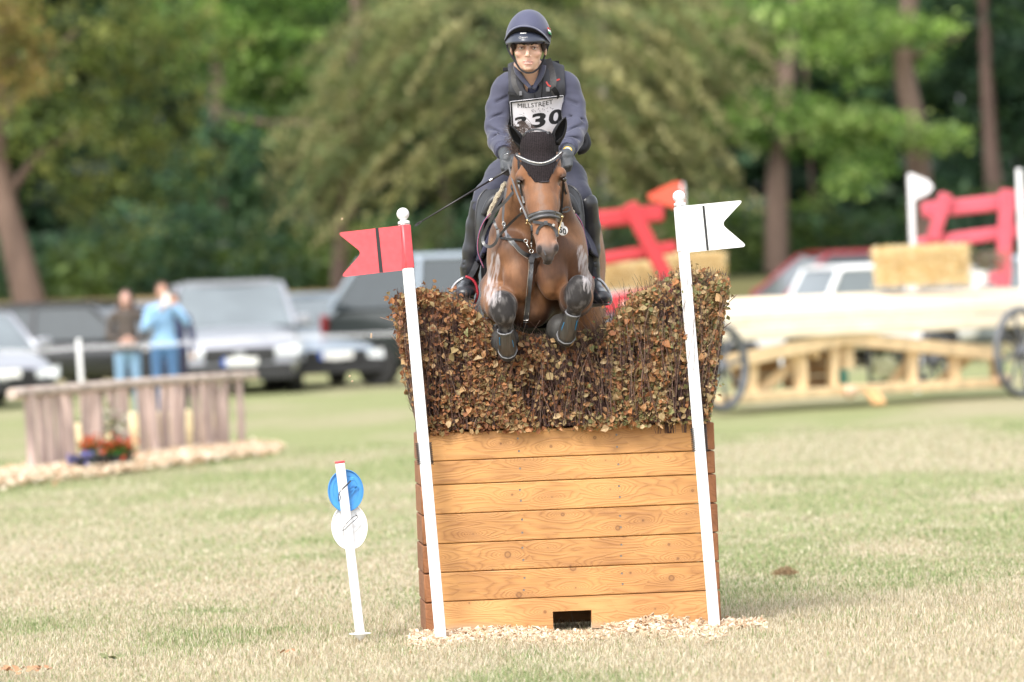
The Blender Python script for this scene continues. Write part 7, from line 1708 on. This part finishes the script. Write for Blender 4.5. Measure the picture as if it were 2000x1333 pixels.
for i, (ch, x0, x1, y0_, y1_) in enumerate((("3", 1004, 1028, 252, 228), ("3", 1038, 1066, 250, 221), ("0", 1072, 1099, 243, 214))):
    text_mesh(ch, "bib_digit", ink, bib, lambda u, v: on_bib(x0 + u * (x1 - x0) + (v - .5) * 3, y0_ + (y1_ - y0_) * v - (u - .5) * 4), bold=.035, n_sub=2)
mb = MB()
for k in range(15):
    x, y = (rng.normal(1070, 10), rng.normal(214, 5)) if k < 9 else (rng.normal(1042, 12), rng.normal(219, 4)); p0 = on_bib(x, y, .0035); p1 = on_bib(x + rng.normal(0, 2), y - rng.uniform(1, 4), .0035)
    mb.tube([p0, p1], .0013, 4)
mb.build("scuff_marks", mat("scuff", (.13, .12, .14), .7), bib)
# helmet
nav = mat("navy_silk", (.052, .055, .100), .55, var=.06, sheen=.2); peak_m = mat("navy_peak", (.034, .040, .062), .35, var=.1, coat=.2); blk = mat("black_velvet", (.008, .008, .011), .8)
EF = Field((-.15, .15, 2.6), (.45, .75, 3.4), .0055)
EF.ell(P(1031.5, 76, .445), (.118, .150, .128), .02); EF.ell(P(1033, 62, .47), (.105, .13, .115), .02)
ze0, ze1 = P(986, 88, .4), P(1075, 86, .4)
EF.cut(lambda x, y, z: (ze0[2] + (x - ze0[0]) / (ze1[0] - ze0[0]) * (ze1[2] - ze0[2]) - .13 * np.maximum(0, y - .40)) - z)
EF.cap(P(1033, 110, .42), P(1033, 85, .42), .085, .085, .008, sub=True)
v, q = EF.mesh(2); helmet = raw_mesh("helmet", v, q, nav, smooth=True, parent=rider); tag(helmet, "navy riding helmet with a peak")
shell([(986, 77), (996, 60), (1010, 52), (1024, 50), (1044, 54), (1062, 66), (1074, 82)], [(985.5, 79), (996, 63), (1010, 54.5), (1024, 52.5), (1044, 56.5), (1062, 69), (1074, 84)],
      [.40, .325, .285, .275, .285, .33, .40], [.385, .295, .250, .238, .250, .30, .385], "cover_brim", nav, helmet, belly=.004)
shell([(985.5, 79), (996, 63), (1010, 54.5), (1024, 52.5), (1044, 56.5), (1062, 69), (1074, 84)], [(987, 84), (997, 71), (1010, 64), (1024, 62.5), (1044, 65), (1060, 72), (1071, 82)],
      [.385, .30, .256, .244, .256, .305, .385], [.40, .335, .300, .290, .300, .335, .40], "brim_underside", blk, helmet)
shell([(987, 82), (997, 71), (1010, 64.2), (1024, 62.7), (1044, 65), (1060, 71.5), (1071, 80.5)], [(988, 86.5), (1000, 84.5), (1012, 83.8), (1026, 83), (1042, 82.5), (1056, 81.5), (1069, 82.5)],
      [.395, .325, .288, .278, .288, .325, .395], [.375, .290, .250, .236, .250, .288, .375], "peak", peak_m, helmet, belly=.006)
mb = MB(); q0 = P(1022, 65.3, .265); mb.box(q0, (.016, .002, .0022), Euler((0, .0, 0)).to_matrix()); mb.build("peak_badge", white_m, helmet)
text_mesh("Oaaa", "peak_lettering", mat("silver_print", (.6, .6, .62), .4), helmet, lambda u, v: P(1013 + u * 17, 76 - v * 4 - u * .8, .2475), bold=.01, n_sub=0) if False else None
mb = MB(); mb.tube([P(1015.5 + 2 * math.cos(t), 74 + 2 * math.sin(t), .246) for t in np.linspace(0, 6.28, 9)], .0009, 4)
for k in range(8): mb.bar(P(1019 + k * 1.45, 74.6 - (k % 3 == 0) * 1.2, .2435), P(1019.8 + k * 1.45, 72.6, .2445), .0016, .0016)
mb.build("peak_lettering", mat("silver_print", (.62, .62, .64), .4), helmet)
shell([(1070, 53), (1073, 57), (1076, 62)], [(1072, 67), (1074.5, 70), (1077, 74)], [.36, .38, .42], [.36, .38, .42], "flag_patch", blk, helmet, 4, 4)
for k, m_ in enumerate((mat("patch_red", (.6, .06, .04), .5), white_m, mat("patch_green", (.02, .25, .08), .5))):
    o_ = shell([(1069.5 + k * 1.2, 54 + k * 4.2), (1074 + k * .9, 56 + k * 4.5)], [(1070.6 + k * 1.2, 58 + k * 4.2), (1075 + k * .9, 60.5 + k * 4.5)], [.352, .40], [.352, .40], "patch_band", m_, helmet, 3, 2)
mb = MB()
for pts, ys in (([(990, 88), (992, 96), (998, 108), (1006, 120), (1014, 133), (1022, 140), (1031, 143), (1042, 141), (1052, 134)], [.40, .38, .36, .35, .34, .33, .325, .33, .36]),
                ([(1052, 134), (1058, 124), (1063, 112), (1068, 98), (1072, 84)], [.36, .38, .39, .40, .42]), ([(1000, 88), (1001, 100), (1004, 114), (1008, 122)], [.44, .42, .38, .35])):
    q = bez([P(a, b, y) for (a, b), y in zip(pts, ys)], 24); mb.strip(q, .0095, .003, nrm=(0, -1, .2))
mb.build("chin_strap", blk, helmet)
# watch
mb = MB(); wc = P(1108.5, 295, .205); mb.lathe(wc, [(.022, 0), (.0235, .006), (.021, .011), (.015, .0115)], 24, axis=(.1, -.75, .5)); w_ = mb.build("wristwatch", mat("yellow_watch", (.62, .38, .04), .35), rider, smooth=40)
mb = MB(); mb.lathe(wc + np.array([.0012, -.0088, .006]), [(.0145, 0), (.0145, .0025)], 20, axis=(.1, -.75, .5)); mb.build("watch_face", mat("watch_glass", (.42, .44, .44), .2), w_)
mb = MB(); mb.tube(bez([P(1098, 292, .25), P(1108, 301, .205), P(1118, 300, .25)], 10), .010, 8, flat=((0, 1, 0), .5)); mb.build("watch_strap", lycra_m, w_, smooth=True)
# whip
wm = mat("whip_shaft", (.018, .016, .017), .35, var=.2); h0, h1 = P(1004, 325, .12), P(815, 438, .02)
whip = thing("riding_whip", h0, "black riding whip pointing down to the left from the gloved hand", "whip")
dr = h1 - h0
mb = MB(); mb.tube([h0 + dr * -.02, h0 + dr * .23], .0062, 8); mb.build("handle", leather, whip, smooth=True)
mb = MB(); mb.tube([h0 + dr * .23, h0 + dr * .6, h0 + dr], [.0052, .0042, .003], 8); mb.build("shaft", wm, whip, smooth=True)
mb = MB(); mb.tube([h0 + dr * .225, h0 + dr * .255], .0075, 10); mb.build("ferrule", steel, whip, smooth=40)
mb = MB(); mb.tube([h0 + dr * -.035, h0 + dr * -.015], .0085, 10); mb.ball(P(983, 338, .12), .007, 8); mb.build("blue_end", mat("blue_rubber", (.02, .10, .45), .5), whip, smooth=40)
mb = MB(); mb.prism([P(a, b, .02) for a, b in ((823, 431), (824, 434), (815, 442), (809, 443), (811, 438), (817, 434))], (0, .006, 0)); mb.build("flap", leather, whip)
